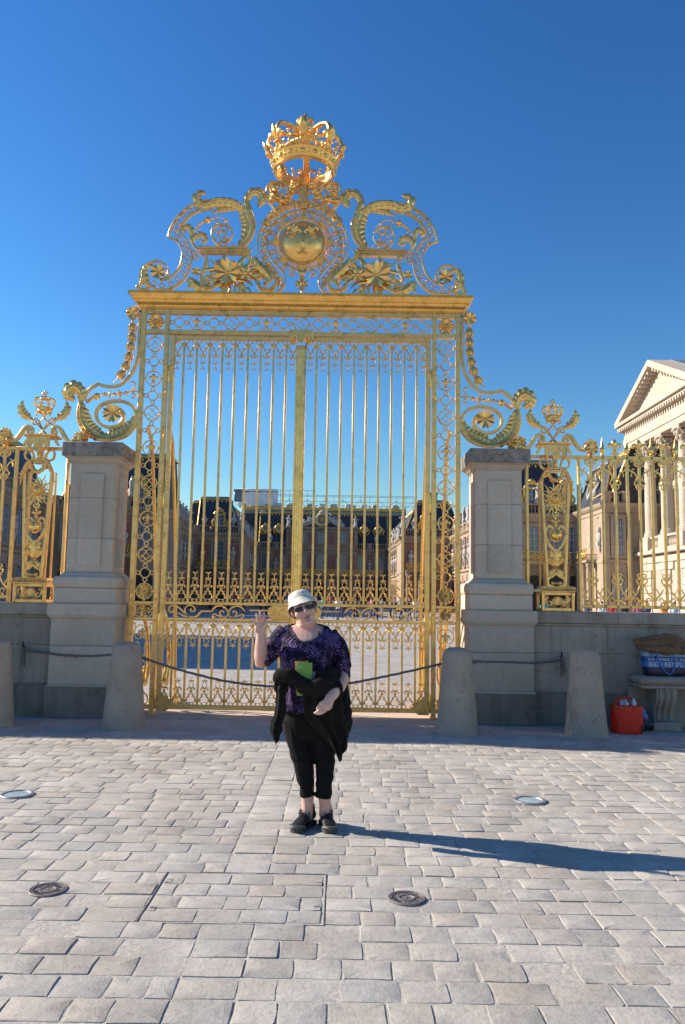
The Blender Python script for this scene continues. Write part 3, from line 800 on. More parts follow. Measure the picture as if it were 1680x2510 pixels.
# ------------------------------------------------------------------ medallion
MZ = 6.73
mb = MB()
for path, w in (((745, 1060), (600, 1085), (460, 1150), (350, 1240), (280, 1350), (246, 1450), (242, 1530), (262, 1630), (320, 1735), (400, 1815), (450, 1890), (455, 1970), (420, 2030), (380, 2048)), .021), (((745, 1135), (620, 1155), (510, 1210), (420, 1290), (365, 1380), (342, 1470), (345, 1560), (375, 1650), (435, 1735), (505, 1810), (548, 1890), (545, 1975), (500, 2035), (460, 2048)), .021):
    P = cr(W_ and T_(*path), 5); dx = P[0].x
    P = [(p[0] - dx * max(0, 1 - k / 20), p[1]) for k, p in enumerate(P)]
    mb.strap(P, w, .07); mb.strap([(-x, z) for x, z in P], w, .07)
horseshoe = part('horseshoe_band', mb, GOLDF, gate)
bead = MB().ball((0, 0, 0), .03, .03, .03, 8, 6)
for g in (-1, 1): bead.ball((0, -.01, g * .032), .012, .012, .012, 6, 4); bead.leaf([(g * .02, -.035), (g * .03, 0), (g * .02, .035)], [.004, .012, .003], 1, 0, n=4)
mBead = bead.mesh('bead', GOLD)
for k in range(27):
    a = R(90 + (k - 13) * 10.2)
    if abs(k - 13) > 13: continue
    r = .582
    x, z = r * math.cos(a), MZ + r * math.sin(a)
    link('bead', mBead, horseshoe, (x, 0, z), (0, -a, 0))
for P in (T_((385, 1800), (445, 1855), (490, 1910), (495, 1970)),):
    for x, z in P:
        for g in (-1, 1): link('bead', mBead, horseshoe, (g * abs(x), 0, z))
disc = part('medallion_disc', MB().lathe([(.3, .0), (.305, .03), (.295, .05), (.275, .055), (.26, .075), (.2, .105), (.1, .125), (0, .13)], (0, -.02, MZ), 40, ax='y').lathe([(.28, -.03), (.3, .0), (0, -.03)], (0, 0, MZ), 40, ax='y'), GOLD, gate)
mFl2 = MB().fleur(0, -.12, .25, 0, 10).mesh('fleur_de_lis', GOLD)
for x, z, t in ((-.125, .13, .3), (.13, .13, -.3), (.003, -.1, 0)): link('fleur_de_lis', mFl2, disc, (x, -.135, MZ + z), (.0, t, 0))
mb = MB()
for k in range(72):
    a = 2 * PI * k / 72
    c, s_ = math.cos(a), math.sin(a); c2, s2 = math.cos(a + .12), math.sin(a + .12)
    mb.tube([(c * .315, -.03, MZ + s_ * .315), ((c + c2) * .178, -.06, MZ + (s_ + s2) * .178), (c2 * .385, -.03, MZ + s2 * .385)], [.007, .012, .007], 5)
mb.ring(0, MZ, .315, .02, .05, -.02, 40); mb.ring(0, MZ, .39, .012, .04, 0, 40)
part('gadroon_ring', mb, GOLD, gate)
mb = MB()
for k in range(7):
    a = R(30 + 20 * k); d = (math.cos(a), math.sin(a))
    mb.leaf([(d[0] * .0, d[1] * .0 - .03), (d[0] * .045, d[1] * .06 - .03), (d[0] * .06, d[1] * .09 - .03)], [.006, .016, .012], 1, 0, .6, .01, ser=0, n=5)
mSh = mb.mesh('shell', GOLD)
for k in range(8):
    a = R(90 + 45 * k); link('shell', mSh, gate, (math.cos(a) * .36, -.05, MZ + math.sin(a) * .36), (0, -(a - PI / 2), 0))
mb = MB()
for g in (-1, 1):
    mb.strap(cr([(0, -.05), (g * .03, -.03), (g * .045, .01), (g * .02, .03), (g * .03, .055), (g * .012, .06)], 4), .012, .025)
    mb.ball((g * .045, -.01, -.035), .014); mb.ball((g * .04, -.01, .05), .013)
mb.ball((0, -.01, 0), .018); mb.ball((0, -.01, .06), .013); mb.strap([(0, -.06), (0, .07)], .01, .02); mb.strap([(-.045, -.04), (.045, -.04)], .008, .02)
mRad = mb.mesh('radial_ornament', GOLD)
for k in range(20):
    a = R(90 + 18 * k)
    if k == 10: continue
    link('radial_ornament', mRad, gate, (math.cos(a) * .455, 0, MZ + math.sin(a) * .455), (0, -(a - PI / 2), 0), sc=1.0)
# pendant of the collar below the disc
mb = MB()
zc = T_((735, 1850))[0][1]; zs = T_((735, 1965))[0][1]
mb.ball((0, -.02, zc), .045, .04, .055, 10, 7); mb.ball((0, -.02, zc - .08), .03, .03, .025); mb.flower(0, zc + .07, .06, 7, -.02)
for k in range(8):
    a = R(22.5 + 45 * k); d = Vector((math.cos(a), math.sin(a)))
    mb.prism([(d.x * .02 - d.y * .012, zs + d.y * .02 + d.x * .012), (d.x * .1 - d.y * .02, zs + d.y * .1 + d.x * .02), (d.x * .09, zs + d.y * .09), (d.x * .1 + d.y * .02, zs + d.y * .1 - d.x * .02), (d.x * .02 + d.y * .012, zs + d.y * .02 - d.x * .012)], -.03, 0)
mb.ball((0, -.03, zs), .035); mb.strap([(0, zc - .08), (0, zs + .04)], .015, .02); mb.strap([(0, zs - .05), (0, 5.9)], .025, .03)
part('star_pendant', mb, GOLD, gate)

# ------------------------------------------------------------------ scroll support and garlands under the crown
mb = MB()
zv = 7.50
for g in (-1, 1):
    P = cr([(g * .40, 7.22), (g * .46, 7.30), (g * .52, 7.38), (g * .545, 7.48), (g * .53, 7.58), (g * .46, 7.645), (g * .37, 7.63), (g * .31, 7.55), (g * .33, 7.46), (g * .40, 7.44), (g * .44, 7.49), (g * .42, 7.54), (g * .385, 7.53)], 5)
    mb.strap(P, .022, .13)
    mb.strap(cr([(g * .46, 7.645), (g * .30, 7.63), (g * .2, 7.52), (g * .13, 7.62), (g * .2, 7.72), (g * .3, 7.76)], 5), .03, .1)
mb.strap(cr([(-.045, 7.27), (-.06, 7.5), (-.07, 7.8)], 4), .02, .09); mb.strap(cr([(.045, 7.27), (.06, 7.5), (.07, 7.8)], 4), .02, .09)
mb.box(-.05, .05, -.06, .0, 7.25, 7.82, .01); mb.box(-.14, .14, -.07, .0, 7.48, 7.51, .004); mb.box(-.018, .018, -.085, -.055, 7.3, 7.78, .004)
part('scroll_support', mb, GOLD, gate)
rnd = random.Random(11)
for g in (-1, 1):
    mb = MB()
    path = cr([(g * .44, 7.5), (g * .47, 7.38), (g * .36, 7.36), (g * .25, 7.39), (g * .17, 7.52), (g * .1, 7.62)], 8)
    for k, p in enumerate(path):
        for j in range(3):
            r = rnd.uniform(.018, .04)
            mb.ball((p.x + rnd.uniform(-.04, .04), -.05 + rnd.uniform(-.05, .03), p.y + rnd.uniform(-.035, .035)), r, r, r, 7, 5)
    for k in range(7):
        p = path[rnd.randrange(len(path))]; a = rnd.uniform(PI * 1.1, PI * 1.9)
        mb.leaf([(p.x, p.y), (p.x + math.cos(a) * .06, p.y + math.sin(a) * .06), (p.x + math.cos(a) * .11, p.y + math.sin(a) * .11)], [.01, .025, .004], 2, -.07, n=4)
    mb.flower(g * .43, 7.5, .06, 7, -.07)
    part('fruit_garland', mb, GOLD, gate)
mb = MB()
for k in range(17):
    a = R(90 + (k - 8) * 7.5); r = .60
    mb.leaf([(math.cos(a) * (r - .05), MZ + math.sin(a) * (r - .05)), (math.cos(a) * (r + .03), MZ + math.sin(a) * (r + .03)), (math.cos(a + .1) * (r + .07), MZ + math.sin(a + .1) * (r + .07))], [.02, .035, .008], 3, -.03 + .02 * (k % 2), n=4)
part('leaf_fringe', mb, GOLD, gate)

# ------------------------------------------------------------------ royal crown, a full round
crown = link('crown', None, gate, (-.005, 0, 0)); CZ = 7.80
mb = MB()
mb.lathe([(.405, 0), (.43, -.005), (.45, .01), (.44, .03), (.452, .05), (.466, .1), (.478, .15), (.49, .165), (.485, .185), (.46, .19), (.44, .18), (.43, .1), (.41, .02), (.405, 0)], (0, 0, CZ), 48)
part('crown_band', mb, GOLD, crown)
jw = MB().ball((0, 0, 0), .05, .02, .032, 10, 6).mesh('jewel', GOLDB); jb = MB().box(-.035, .035, -.018, .018, -.028, .028, .012).mesh('jewel', GOLDB); jp = MB().ball((0, 0, 0), .016, .016, .016, 8, 5).mesh('pearl', GOLDB)
for k in range(16):
    a = 2 * PI * k / 16 - PI / 2; rr = .468
    link('jewel', jw if k % 2 == 0 else jb, crown, (math.cos(a) * rr, math.sin(a) * rr, CZ + .1), (R(-8), 0, a + PI / 2))
    a += PI / 16
    for dz in (-.022, .022): link('pearl', jp, crown, (math.cos(a) * rr, math.sin(a) * rr, CZ + .1 + dz))
def crown_fleur(h):
    mb = MB().fleur(0, 0, h, 0, 10, fl=.45)
    for g in (-1, 1): mb.tube([(g * x * h, 0, z * h) for x, z in cr([(.04, .02), (.16, .06), (.26, .0 + .02), (.34, .1), (.36, .2), (.42, .24)], 4)], [.035 * h, .05 * h, .045 * h, .04 * h, .03 * h], 6)
    mb.box(-.16 * h, .16 * h, -.05 * h, .05 * h, -.04 * h, .03 * h, .01); return mb
mCF = crown_fleur(.34).mesh('crown_fleur', GOLD); mCP = MB().ball((0, 0, .13), .03, .03, .035).ball((0, 0, .06), .022).tube([(0, 0, 0), (0, 0, .2)], .012, 6).ball((0, 0, .2), .02).mesh('crown_pearl', GOLD)
for k in range(8):
    a = 2 * PI * k / 8 - PI / 2; r = .485
    o = link('crown_fleur', mCF, crown, (math.cos(a) * r, math.sin(a) * r, CZ + .185)); o.rotation_euler = (Matrix.Rotation(a + PI / 2, 4, 'Z') @ Matrix.Rotation(R(24), 4, 'X')).to_euler()
    a += PI / 8; o = link('crown_pearl', mCP, crown, (math.cos(a) * r, math.sin(a) * r, CZ + .185)); o.rotation_euler = (Matrix.Rotation(a + PI / 2, 4, 'Z') @ Matrix.Rotation(R(20), 4, 'X')).to_euler()
mb = MB()
for k in range(8):
    a = 2 * PI * k / 8 - PI / 2
    prof = cr([(.47, .2), (.53, .34), (.54, .48), (.48, .58), (.34, .625), (.2, .615), (.06, .60)], 5)
    rings = []
    for i, p in enumerate(prof):
        t = prof[min(i + 1, len(prof) - 1)] - prof[max(i - 1, 0)]; t.normalize(); nn = Vector((t.y, -t.x)); w = .048 - .012 * i / len(prof)
        r = []
        for ox, oy in ((-w, -.018), (w, -.018), (w * 1.1, .0), (w * .5, .022), (-w * .5, .022), (-w * 1.1, .0)):
            q = p + nn * oy
            r.append((math.cos(a) * q.x - math.sin(a) * ox, math.sin(a) * q.x + math.cos(a) * ox, CZ + q.y))
        rings.append(r)
    mb.sweep(rings)
part('crown_arches', mb, GOLD, crown)
mb = MB().lathe([(.02, .55), (.1, .57), (.11, .61), (.075, .65), (.06, .68), (.02, .70)], (0, 0, CZ), 16)
mb.fleur(0, CZ + .655, .30, 0, 12, fl=1.0)
for g in (0, 1): 
    t = MB().fleur(0, CZ + .655, .30, 0, 8, fl=.6); t.xf(Matrix.Rotation(PI / 2, 4, 'Z'));
    if g: mb.add(t.v, t.f)
part('crown_finial', mb, GOLD, crown)

# ------------------------------------------------------------------ two leaves
KX = .1815
def pend(kind):
    """pendant ornament hanging from z = 0; 300 units of the drawing are .25 m"""
    q = .000833; mb = MB(); o = (305, 770)
    def pt(*p): return [((x - o[0]) * q, (o[1] - y) * q) for x, y in p]
    for g in (0, 1):
        def mm(P): return [(-x, z) if g else (x, z) for x, z in P]
        mb.strap(cr(mm(pt((222, 778), (250, 830), (280, 880), (303, 925))), 4), [.018, .02, .018, .014], .02)
        mb.strap(cr(mm(pt((240, 815), (275, 845), (290, 830))), 4), [.012, .01, .005], .015)
        mb.strap(cr(mm(pt((258, 845), (262, 880), (240, 888))), 4), [.012, .01, .005], .015)
        mb.tube([(x, -.004, z) for x, z in cr(mm(pt((300, 975), (265, 990), (245, 965), (262, 950))), 4)], [.01, .011, .012, .006], 5)
        mb.strap(cr(mm(pt((303, 985), (272, 1020), (268, 1050), (300, 1095))), 4), .009, .016)
        mb.tube([(x, -.003, z) for x, z in cr(mm(pt((302, 1105), (280, 1115), (264, 1105), (272, 1092))), 4)], [.008, .009, .006], 5)
        if kind == 0: mb.tube(cr(mm(pt((304, 1185), (290, 1205), (272, 1218), (264, 1205))), 4), [.008, .008, .004], 5)
        mb.tube(cr(mm(pt((215, 700), (250, 690), (270, 715), (262, 738), (245, 730))), 4), [.008, .009, .008, .005], 5)
        mb.tube(cr(mm(pt((300, 695), (270, 715), (275, 745), (298, 745))), 4), [.005, .008, .007], 5)
    mb.box(-.022, .022, -.014, .014, -.15, -.132, .003); mb.strap(pt((305, 915), (305, 985)), .016, .02)
    if kind == 0: mb.strap(pt((305, 1090), (305, 1190)), [.014, .007], .012)
    else: mb.strap(pt((305, 1085), (305, 1165)), [.012, .003], .012)
    return mb
mPA = pend(0).mesh('pendant', GOLD); mPA2 = pend(0).flipz().mesh('crocket', GOLD)
mPB = pend(1).mesh('pendant', GOLD); mPB2 = pend(1).flipz().mesh('crocket', GOLD)
mCol = MB().box(-.047, .047, -.022, .022, -.011, .011, .003).box(-.04, .04, -.026, .026, -.006, .006, .002).mesh('collar', GOLD)
mBarU = MB().box(-.0145, .0145, -.020, .020, 1.53, 5.235, .001).mesh('bar', GOLDF); mBarL = MB().box(-.0145, .0145, -.020, .020, .135, 1.272, .001).mesh('bar', GOLDF)
def make_leaf(g, label):
    lf = thing('gate_leaf', label, 'gate leaf', (XC, YG + .01, 0), 0, 'leaves of the gilded gate')
    inn = .052 if g > 0 else .05
    def bx(nm, x0, x1, z0, z1, d=.03, c=.004):
        a, b = sorted((g * x0, g * x1)); return part(nm, MB().box(a, b, -d, d, z0, z1, c), GOLDF, lf)
    bx('stile', 1.795, 1.862, .05, 5.32)
    bx('rail', .06, 1.794, 5.262, 5.318); bx('rail', .06, 1.794, 1.49, 1.529); bx('rail', .06, 1.794, 1.273, 1.31); bx('rail', .06, 1.794, .076, .134)
    if g < 0:
        mb = MB().box(-.06, .066, -.03, .04, .03, 5.2, .004)
        for x in (-.045, -.018, .01, .035, .055): mb.tube([(x, -.03, .05), (x, -.03, 5.14)], .013 if abs(x) > .02 else .018, 8)
        part('meeting_stile', mb, GOLD, lf)
    else: bx('stile', .067, .085, .08, 5.25, .02)
    n0 = .2 if g < 0 else .235; step = (1.73 - n0 + .0) / 8.35
    xb = [g * (n0 + step * k) for k in range(9)]
    xp = [g * (n0 + step * (k - .5)) for k in range(10)]
    for x in xb:
        link('bar', mBarU, lf, (x, 0, 0)); link('bar', mBarL, lf, (x, 0, 0))
        for z in (5.2, 1.587, 1.213, .186): link('collar', mCol, lf, (x, 0, z))
    for x in xp:
        s_ = step / KX
        link('pendant', mPA, lf, (x, 0, 5.2), sc=(s_, 1, 1)); link('crocket', mPA2, lf, (x, 0, 1.587), sc=(s_, 1, .95))
        link('pendant', mPB, lf, (x, 0, 1.213), sc=(s_, 1, .98)); link('crocket', mPB2, lf, (x, 0, .186), sc=(s_, 1, .96))
    # rounded upper corners and the hinge foot
    mb = MB()
    for xx, sg in ((1.795, -1), (.086, 1)):
        P = [(xx, 5.262)] + [(xx + sg * .11 * (1 - math.sin(R(a))), 5.262 - .11 * (1 - math.cos(R(a)))) for a in range(0, 91, 15)]
        part('corner_bracket', MB().prism([(g * x, z) for x, z in P], -.02, .02), GOLDF, lf)
    mb.prism([(g * x, z) for x, z in ((1.86, .05), (1.72, .05), (1.66, .09), (1.62, .1), (1.62, .15), (1.7, .2), (1.795, .3), (1.86, .3))], -.034, -.031 + .06)
    part('foot_bracket', mb, GOLDF, lf)
    # scroll panel between the middle rails
    cxl = .955
    def pl(*p): return [(-x, z) for x, z in [(q[0], q[1]) for q in tr(p, oL, kL)]]
    mb = MB()
    for P, w in ((((745, 462), (728, 492), (697, 478), (690, 425), (730, 388), (790, 392), (860, 440), (920, 500), (985, 548), (1045, 560), (1105, 540), (1145, 500), (1160, 472)), [.018, .02, .022, .022]),
                 (((985, 548), (932, 500), (926, 432), (965, 392), (1020, 388), (1065, 420), (1070, 462), (1035, 478), (1005, 456), (1022, 432)), .018),
                 (((990, 555), (900, 540), (840, 502), (800, 512), (795, 550), (832, 562)), .017)):
        mb.strap([(g * x, z) for x, z in cr(pl(*P), 5)], w, .03)
    q = pl((1160, 472), (1325, 472)); mb.strap([(g * x, z) for x, z in q], .02, .03)
    for h in (-1, 1):
        for P, w in ((((1325, 472), (1345, 440), (1390, 402), (1460, 395), (1530, 430), (1565, 495)), .02), (((1565, 490), (1542, 548), (1492, 560), (1446, 522), (1446, 482), (1480, 466), (1502, 492)), .017), (((1490, 560), (1420, 540), (1362, 512), (1336, 532), (1352, 566), (1376, 552)), .015)):
            qq = cr(pl(*P), 5); x1 = pl((1566, 490))[0][0]
            if h > 0: qq = [Vector((2 * x1 - p.x, p.y)) for p in qq]
            mb.strap([(g * p[0], p[1]) for p in qq], w, .03)
    mb.strap([(g * .37, 1.425), (g * .62, 1.425)], .02, .03)
    part('scroll_panel', mb, GOLD, lf)
    # lock plate
    mb = MB()
    z0, z1 = 1.312, 1.488
    P = [(.07, z0), (.30, z0), (.345, z0 + .03), (.37, z0 + .08), (.36, z0 + .14), (.31, z1), (.07, z1)]
    mb.prism([(g * x, z) for x, z in P], -.05, .03)
    mb.strap([(g * x, z) for x, z in cr([(.10, 1.34), (.18, 1.35), (.23, 1.39), (.26, 1.44), (.31, 1.46), (.345, 1.42), (.33, 1.37), (.29, 1.37), (.285, 1.41), (.31, 1.415)], 5)], .018, .03, -.056)
    mb.strap([(g * x, z) for x, z in cr([(.18, 1.35), (.14, 1.39), (.13, 1.44), (.16, 1.46), (.18, 1.43), (.16, 1.42)], 5)], .016, .03, -.056)
    mb.strap([(g * x, z) for x, z in cr([(.12, 1.325), (.2, 1.33), (.28, 1.33)], 4)], .01, .02, -.055)
    part('lock_plate', mb, GOLD, lf)
    for z in (4.85, 3.05, 1.35, .3):
        h = MB().lathe([(.0, -.13), (.016, -.12), (.018, -.11), (.018, .11), (.016, .12), (.0, .13)], (0, 0, 0), 10); part('hinge', h, GOLDB, lf, (g * 1.873, -.02, z - .1))
    for z in (4.93, 4.84, 3.2, 3.1, 1.45, 1.41, .2): link('clasp', mCl, lf, (g * 1.83, 0.015, z), sc=(.75, 1, .42))
    return lf
leafL = make_leaf(-1, 'left leaf of the gilded gate, with the fluted meeting post')
leafR = make_leaf(1, 'right leaf of the gilded gate, behind the person\'s shoulder')
# waved latch plate at the head of the meeting post
mb = MB()
P = [(-.17, .04), (.19, .04), (.19, -.08), (.165, -.105), (.14, -.09), (.125, -.05), (.10, -.04), (.075, -.06), (.06, -.12), (.005, -.15), (-.05, -.12), (-.06, -.06), (-.085, -.04), (-.11, -.05), (-.125, -.09), (-.15, -.105), (-.175, -.08)]
mb.prism([(x * .9, 5.37 + z) for x, z in P], -.075, -.046)
mb.tube([(x * .9, -.07, 5.37 + z) for x, z in cr(P[1:], 3)], .009, 6); mb.ball((-.15, -.06, 5.405), .02); mb.ball((.165, -.06, 5.405), .02)
part('latch_plate', mb, GOLD, gate)

# ------------------------------------------------------------------ side brackets standing on the stone piers
def bracket(label):
    br = thing('scroll_bracket', label, 'bracket', (XC, YG, 0), 0, 'scroll brackets beside the gate')
    mb = MB()
    mb.strap(cr(S_((1252, 165), (1225, 110), (1165, 78), (1105, 90), (1060, 140)), 5), [.03, .04, .03, .02], .05)
    mb.strap(cr(S_((1235, 130), (1225, 300), (1220, 480), (1214, 650), (1198, 800), (1160, 950), (1090, 1080), (1000, 1180), (900, 1238), (780, 1252), (680, 1238), (605, 1212)), 5), .042, .05)
    mb.strap(cr(S_((606, 1212), (520, 1262), (440, 1345), (395, 1430)), 5), [.042, .042, .05], .05)
    return br, mb
brL, mbS = bracket('gilded acanthus scroll bracket on the left stone pier'); brR, _ = bracket('gilded acanthus scroll bracket on the right stone pier')
def both(nm, mb, mat):
    part(nm, mb, mat, brL); part(nm, mb.mir(), mat, brR)
both('curved_bar', mbS, GOLDF)
mb = MB().flower(*S_((1118, 172))[0], .07, 6, -.03, .4); mb.ring(*S_((1118, 172))[0], .075, .02, .06, 0, 20); both('rosette', mb, GOLD)
mb = MB()
pts = [(1122, 285), (1124, 340), (1118, 480), (1104, 620), (1083, 770), (1048, 905), (990, 1045), (920, 1120), (850, 1190)]
Q = S_(*pts)
mb.tube(cr([(x, -.02, z) for x, z in Q], 4), [.02, .02, .02, .02, .02, .018, .016, .01, .004], 7)
for (x, z), (xn, zn), h in zip(Q[1:7], Q[2:8], (.12, .12, .12, .12, .11, .1)):
    d = Vector((xn - x, zn - z)).normalized(); c = Vector((x, z))
    ang = math.atan2(d.x, -d.y)
    b = MB().lathe([(.012, .03), (.035, .015), (.05, -.02), (.052, -.06), (.045, -.09), (.03, -.095), (.0, -.06)], (0, 0, 0), 10, 1, .8)
    for k in range(6):
        a = 2 * PI * k / 6; b.tube([(math.cos(a) * .03, math.sin(a) * .024, .015), (math.cos(a) * .055, math.sin(a) * .045, -.04), (math.cos(a) * .05, math.sin(a) * .04, -.09), (math.cos(a) * .066, math.sin(a) * .055, -.115)], [.008, .014, .011, .003], 5)
    b.xf(Matrix.Translation((c.x, -.03, c.y)) @ Matrix.Rotation(-ang, 4, 'Y')); mb.add(b.v, b.f)
for k in range(8):
    t = k / 7; x = Q[6][0] + (Q[8][0] - Q[6][0]) * t; z = Q[6][1] + (Q[8][1] - Q[6][1]) * t; mb.ball((x, -.02, z), .018 * (1 - t) + .006)
both('bellflower_drop', mb, GOLD)
spir = cr(S_((250, 1435), (188, 1388), (175, 1315), (240, 1262), (325, 1290), (368, 1380), (352, 1480), (325, 1600), (322, 1720), (352, 1830), (425, 1930), (535, 2000), (685, 2036), (850, 2028), (1000, 1980), (1108, 1890), (1163, 1790), (1176, 1680), (1140, 1572), (1060, 1502), (950, 1468), (830, 1468), (700, 1502), (612, 1572), (578, 1660), (602, 1758), (682, 1828), (790, 1852), (900, 1828), (962, 1770), (988, 1700), (980, 1625), (930, 1578), (870, 1590)), 5)
mb = MB().strap(spir, [.02, .03, .04, .045, .05, .05, .055, .05, .042, .042, .042, .042, .042, .04, .03, .02], .07); both('spiral_bar', mb, GOLDF)
mb = MB()
mb.leaf(cr(S_((352, 1480), (350, 1600), (360, 1720), (400, 1830), (470, 1920), (580, 1990), (700, 2015)), 5), [.05, .13, .15, .16, .16, .15, .06], 9, -.03, .4, .02, .45, 1.0, ser=.5)
mb.leaf(cr(S_((680, 2030), (820, 2010), (960, 1960), (1070, 1880), (1130, 1790), (1150, 1720)), 5), [.05, .12, .15, .13, .08, .01], 8, -.03, .4, .02, .4, 1.2, ser=.55)
mb.leaf(cr(S_((360, 1470), (370, 1380), (330, 1290), (250, 1258), (180, 1310), (190, 1395), (260, 1450)), 5), [.05, .075, .09, .1, .1, .09, .02], 9, -.04, .45, .02, ser=.4)
mb.leaf(cr(S_((1160, 1680), (1120, 1750), (1080, 1790), (1045, 1775)), 5), [.03, .04, .03, .005], 3, -.02)
both('acanthus_leaf', mb, GOLD)
mb = MB().flower(*S_((830, 1655))[0], .105, 7, -.04, .45)
mb.tube(cr([(x, -.01, z) for x, z in S_((880, 1590), (950, 1620), (985, 1700), (975, 1790), (1000, 1830))], 5), [.04, .035, .03, .025, .015], 7); mb.flower(*S_((1010, 1830))[0], .03, 5, -.02)
both('spiral_flower', mb, GOLD)
mb = MB()
rod = S_((430, 1480), (540, 1410), (590, 1390), (650, 1370), (710, 1366), (850, 1366), (950, 1352), (1020, 1345), (1090, 1330), (1212, 1320))
mb.tube(cr([(x, 0, z) for x, z in rod], 4), [.03, .024, .02, .014, .012, .012, .012, .012, .012, .01], 7)
for p, r in (((590, 1395), .05), ((708, 1366), .028), ((852, 1366), .028), ((945, 1352), .026), ((1022, 1346), .03), ((760, 1368), .014), ((900, 1360), .014)):
    x, z = S_(p)[0]; mb.ball((x, 0, z), r, r, r, 10, 7)
for P in (((1092, 1325), (1150, 1262), (1148, 1200), (1100, 1178), (1088, 1220)), ((1110, 1342), (1152, 1388), (1125, 1422), (1092, 1402)), ((770, 1365), (785, 1330), (765, 1318)), ((770, 1372), (778, 1410), (755, 1412)), ((900, 1355), (925, 1310), (900, 1298)), ((920, 1362), (940, 1410), (910, 1420))):
    mb.tube(cr([(x, 0, z) for x, z in S_(*P)], 4), [.014, .013, .012, .006], 6)
both('beaded_rod', mb, GOLD)
rnd = random.Random(3)
mb = MB(); cx, cz = S_((360, 1960))[0]
for k in range(9): mb.flower(cx + rnd.uniform(-.1, .1), 3.70 + rnd.uniform(.0, .13), rnd.uniform(.035, .06), 6, rnd.uniform(-.1, 0), .3)
mb.ball((cx, .0, 3.73), .09, .07, .06)
both('flower_cluster', mb, GOLD)
# ================================================================== gilded railing on the wall and its two pilasters
YF = 10.80
kP = 380 / 1509; oP = (1100, 930)
PAX = XC + 3.572
def P_(*p, Y=10.75): return tr(p, oP, kP, Y, PAX)
def H_(*p, Y=10.75):
    """half drawing of the pilaster (right half of the photo), x measured from its axis"""
    return [(abs(x), z) for x, z in P_(*p, Y=Y)]
mSpear = MB().lathe([(.012, -.02), (.026, -.01), (.03, .0), (.022, .012), (.014, .02), (.02, .03), (.04, .07), (.034, .1), (.018, .17), (.002, .265)], (0, 0, 0), 8, 1, .6).mesh('spear_finial', GOLDB)
mb = MB().fleur(0, .012, .235, 0, 10); mb.box(-.03, .03, -.025, .025, -.01, .02, .005); mFF = mb.mesh('fleur_finial', GOLDB)
mFB = MB().box(-.0155, .0155, -.020, .020, 1.535, 3.66, .001).mesh('bar', GOLDF)
mb = MB()
for g in (-1, 1):
    for P, r in (([(.0, 3.5), (.06, 3.53), (.075, 3.575), (.045, 3.59), (.03, 3.565)], .011), ([(.015, 3.55), (.05, 3.6), (.1, 3.59), (.13, 3.57)], .01),
                 ([(.165, 3.5), (.14, 3.46), (.07, 3.42), (.03, 3.345)], .013), ([(.10, 3.44), (.12, 3.38), (.1, 3.365)], .009), ([(.11, 3.45), (.085, 3.48), (.07, 3.47)], .008),
                 ([(.01, 3.33), (.05, 3.31), (.075, 3.275), (.055, 3.245), (.035, 3.265)], .011), ([(.01, 3.29), (.045, 3.22), (.03, 3.19), (.015, 3.2)], .01)):
        mb.tube(cr([(g * x, -.005, z) for x, z in P], 4), [r, r, r * .9, r * .6], 5)
mb.box(-.05, .05, -.024, .024, 3.545, 3.57, .004); mb.box(-.05, .05, -.024, .024, 3.32, 3.345, .004)
mTop = mb.mesh('upper_scroll', GOLD)
mb = MB()
for g in (-1, 1):
    for P, r in (([(.01, 1.86), (.05, 1.88), (.075, 1.915), (.055, 1.945), (.035, 1.925)], .011), ([(.01, 1.9), (.03, 1.95), (.06, 1.985), (.04, 2.01), (.015, 1.99)], .01),
                 ([(.165, 1.66), (.13, 1.69), (.07, 1.76), (.03, 1.855)], .013), ([(.1, 1.73), (.13, 1.78), (.14, 1.81)], .009),
                 ([(.0, 1.64), (.06, 1.62), (.09, 1.59), (.06, 1.575), (.04, 1.6)], .011), ([(.04, 1.64), (.08, 1.68), (.11, 1.66), (.1, 1.63)], .01)):
        mb.tube(cr([(g * x, -.005, z) for x, z in P], 4), [r, r, r * .9, r * .6], 5)
mb.box(-.05, .05, -.024, .024, 1.845, 1.87, .004); mb.box(-.05, .05, -.024, .024, 1.63, 1.655, .004)
mBot = mb.mesh('lower_scroll', GOLD)
mSC = MB().box(-.035, .035, -.024, .024, -.012, .012, .004).mesh('collar', GOLD)
def fence(g, n, label):
    t = thing('iron_railing', label, 'railing', (XC, YF, 0), 0, 'gilded railings on the low walls')
    xe = 3.935 + .1706 * n
    for z0, z1 in ((3.605, 3.655), (1.535, 1.578)):
        a, b = sorted((g * 3.95, g * xe)); part('rail', MB().box(a, b, -.02, .02, z0, z1, .004), GOLDF, t)
    part('end_post', MB().box(*sorted((g * 3.915, g * 3.955)), -.03, .03, 1.484, 3.62, .004), GOLDF, t)
    for k in range(1, n + 1):
        x = g * (3.935 + .1706 * k)
        b = link('bar', mFB, t, (x, 0, 0))
        if k % 2: link('fleur_finial', mFF, b, (0, 0, 3.66)); link('upper_scroll', mTop, b); link('lower_scroll', mBot, b)
        else: link('spear_finial', mSpear, b, (0, 0, 3.66)); link('collar', mSC, b, (0, 0, 3.52)); link('collar', mSC, b, (0, 0, 1.66))
    # short bars between pilaster and pier
    part('end_post', MB().box(*sorted((g * 3.19, g * 3.23)), -.03, .03, 1.484, 3.62, .004), GOLDF, t)
    a, b = sorted((g * 3.14, g * 3.95)); part('rail', MB().box(a, b, -.018, .018, 3.606, 3.654, .004), GOLDF, t)
    return t
fence(-1, 52, 'gilded spear-topped railing on the wall left of the gate'); fence(1, 32, 'gilded spear-topped railing on the wall right of the gate')

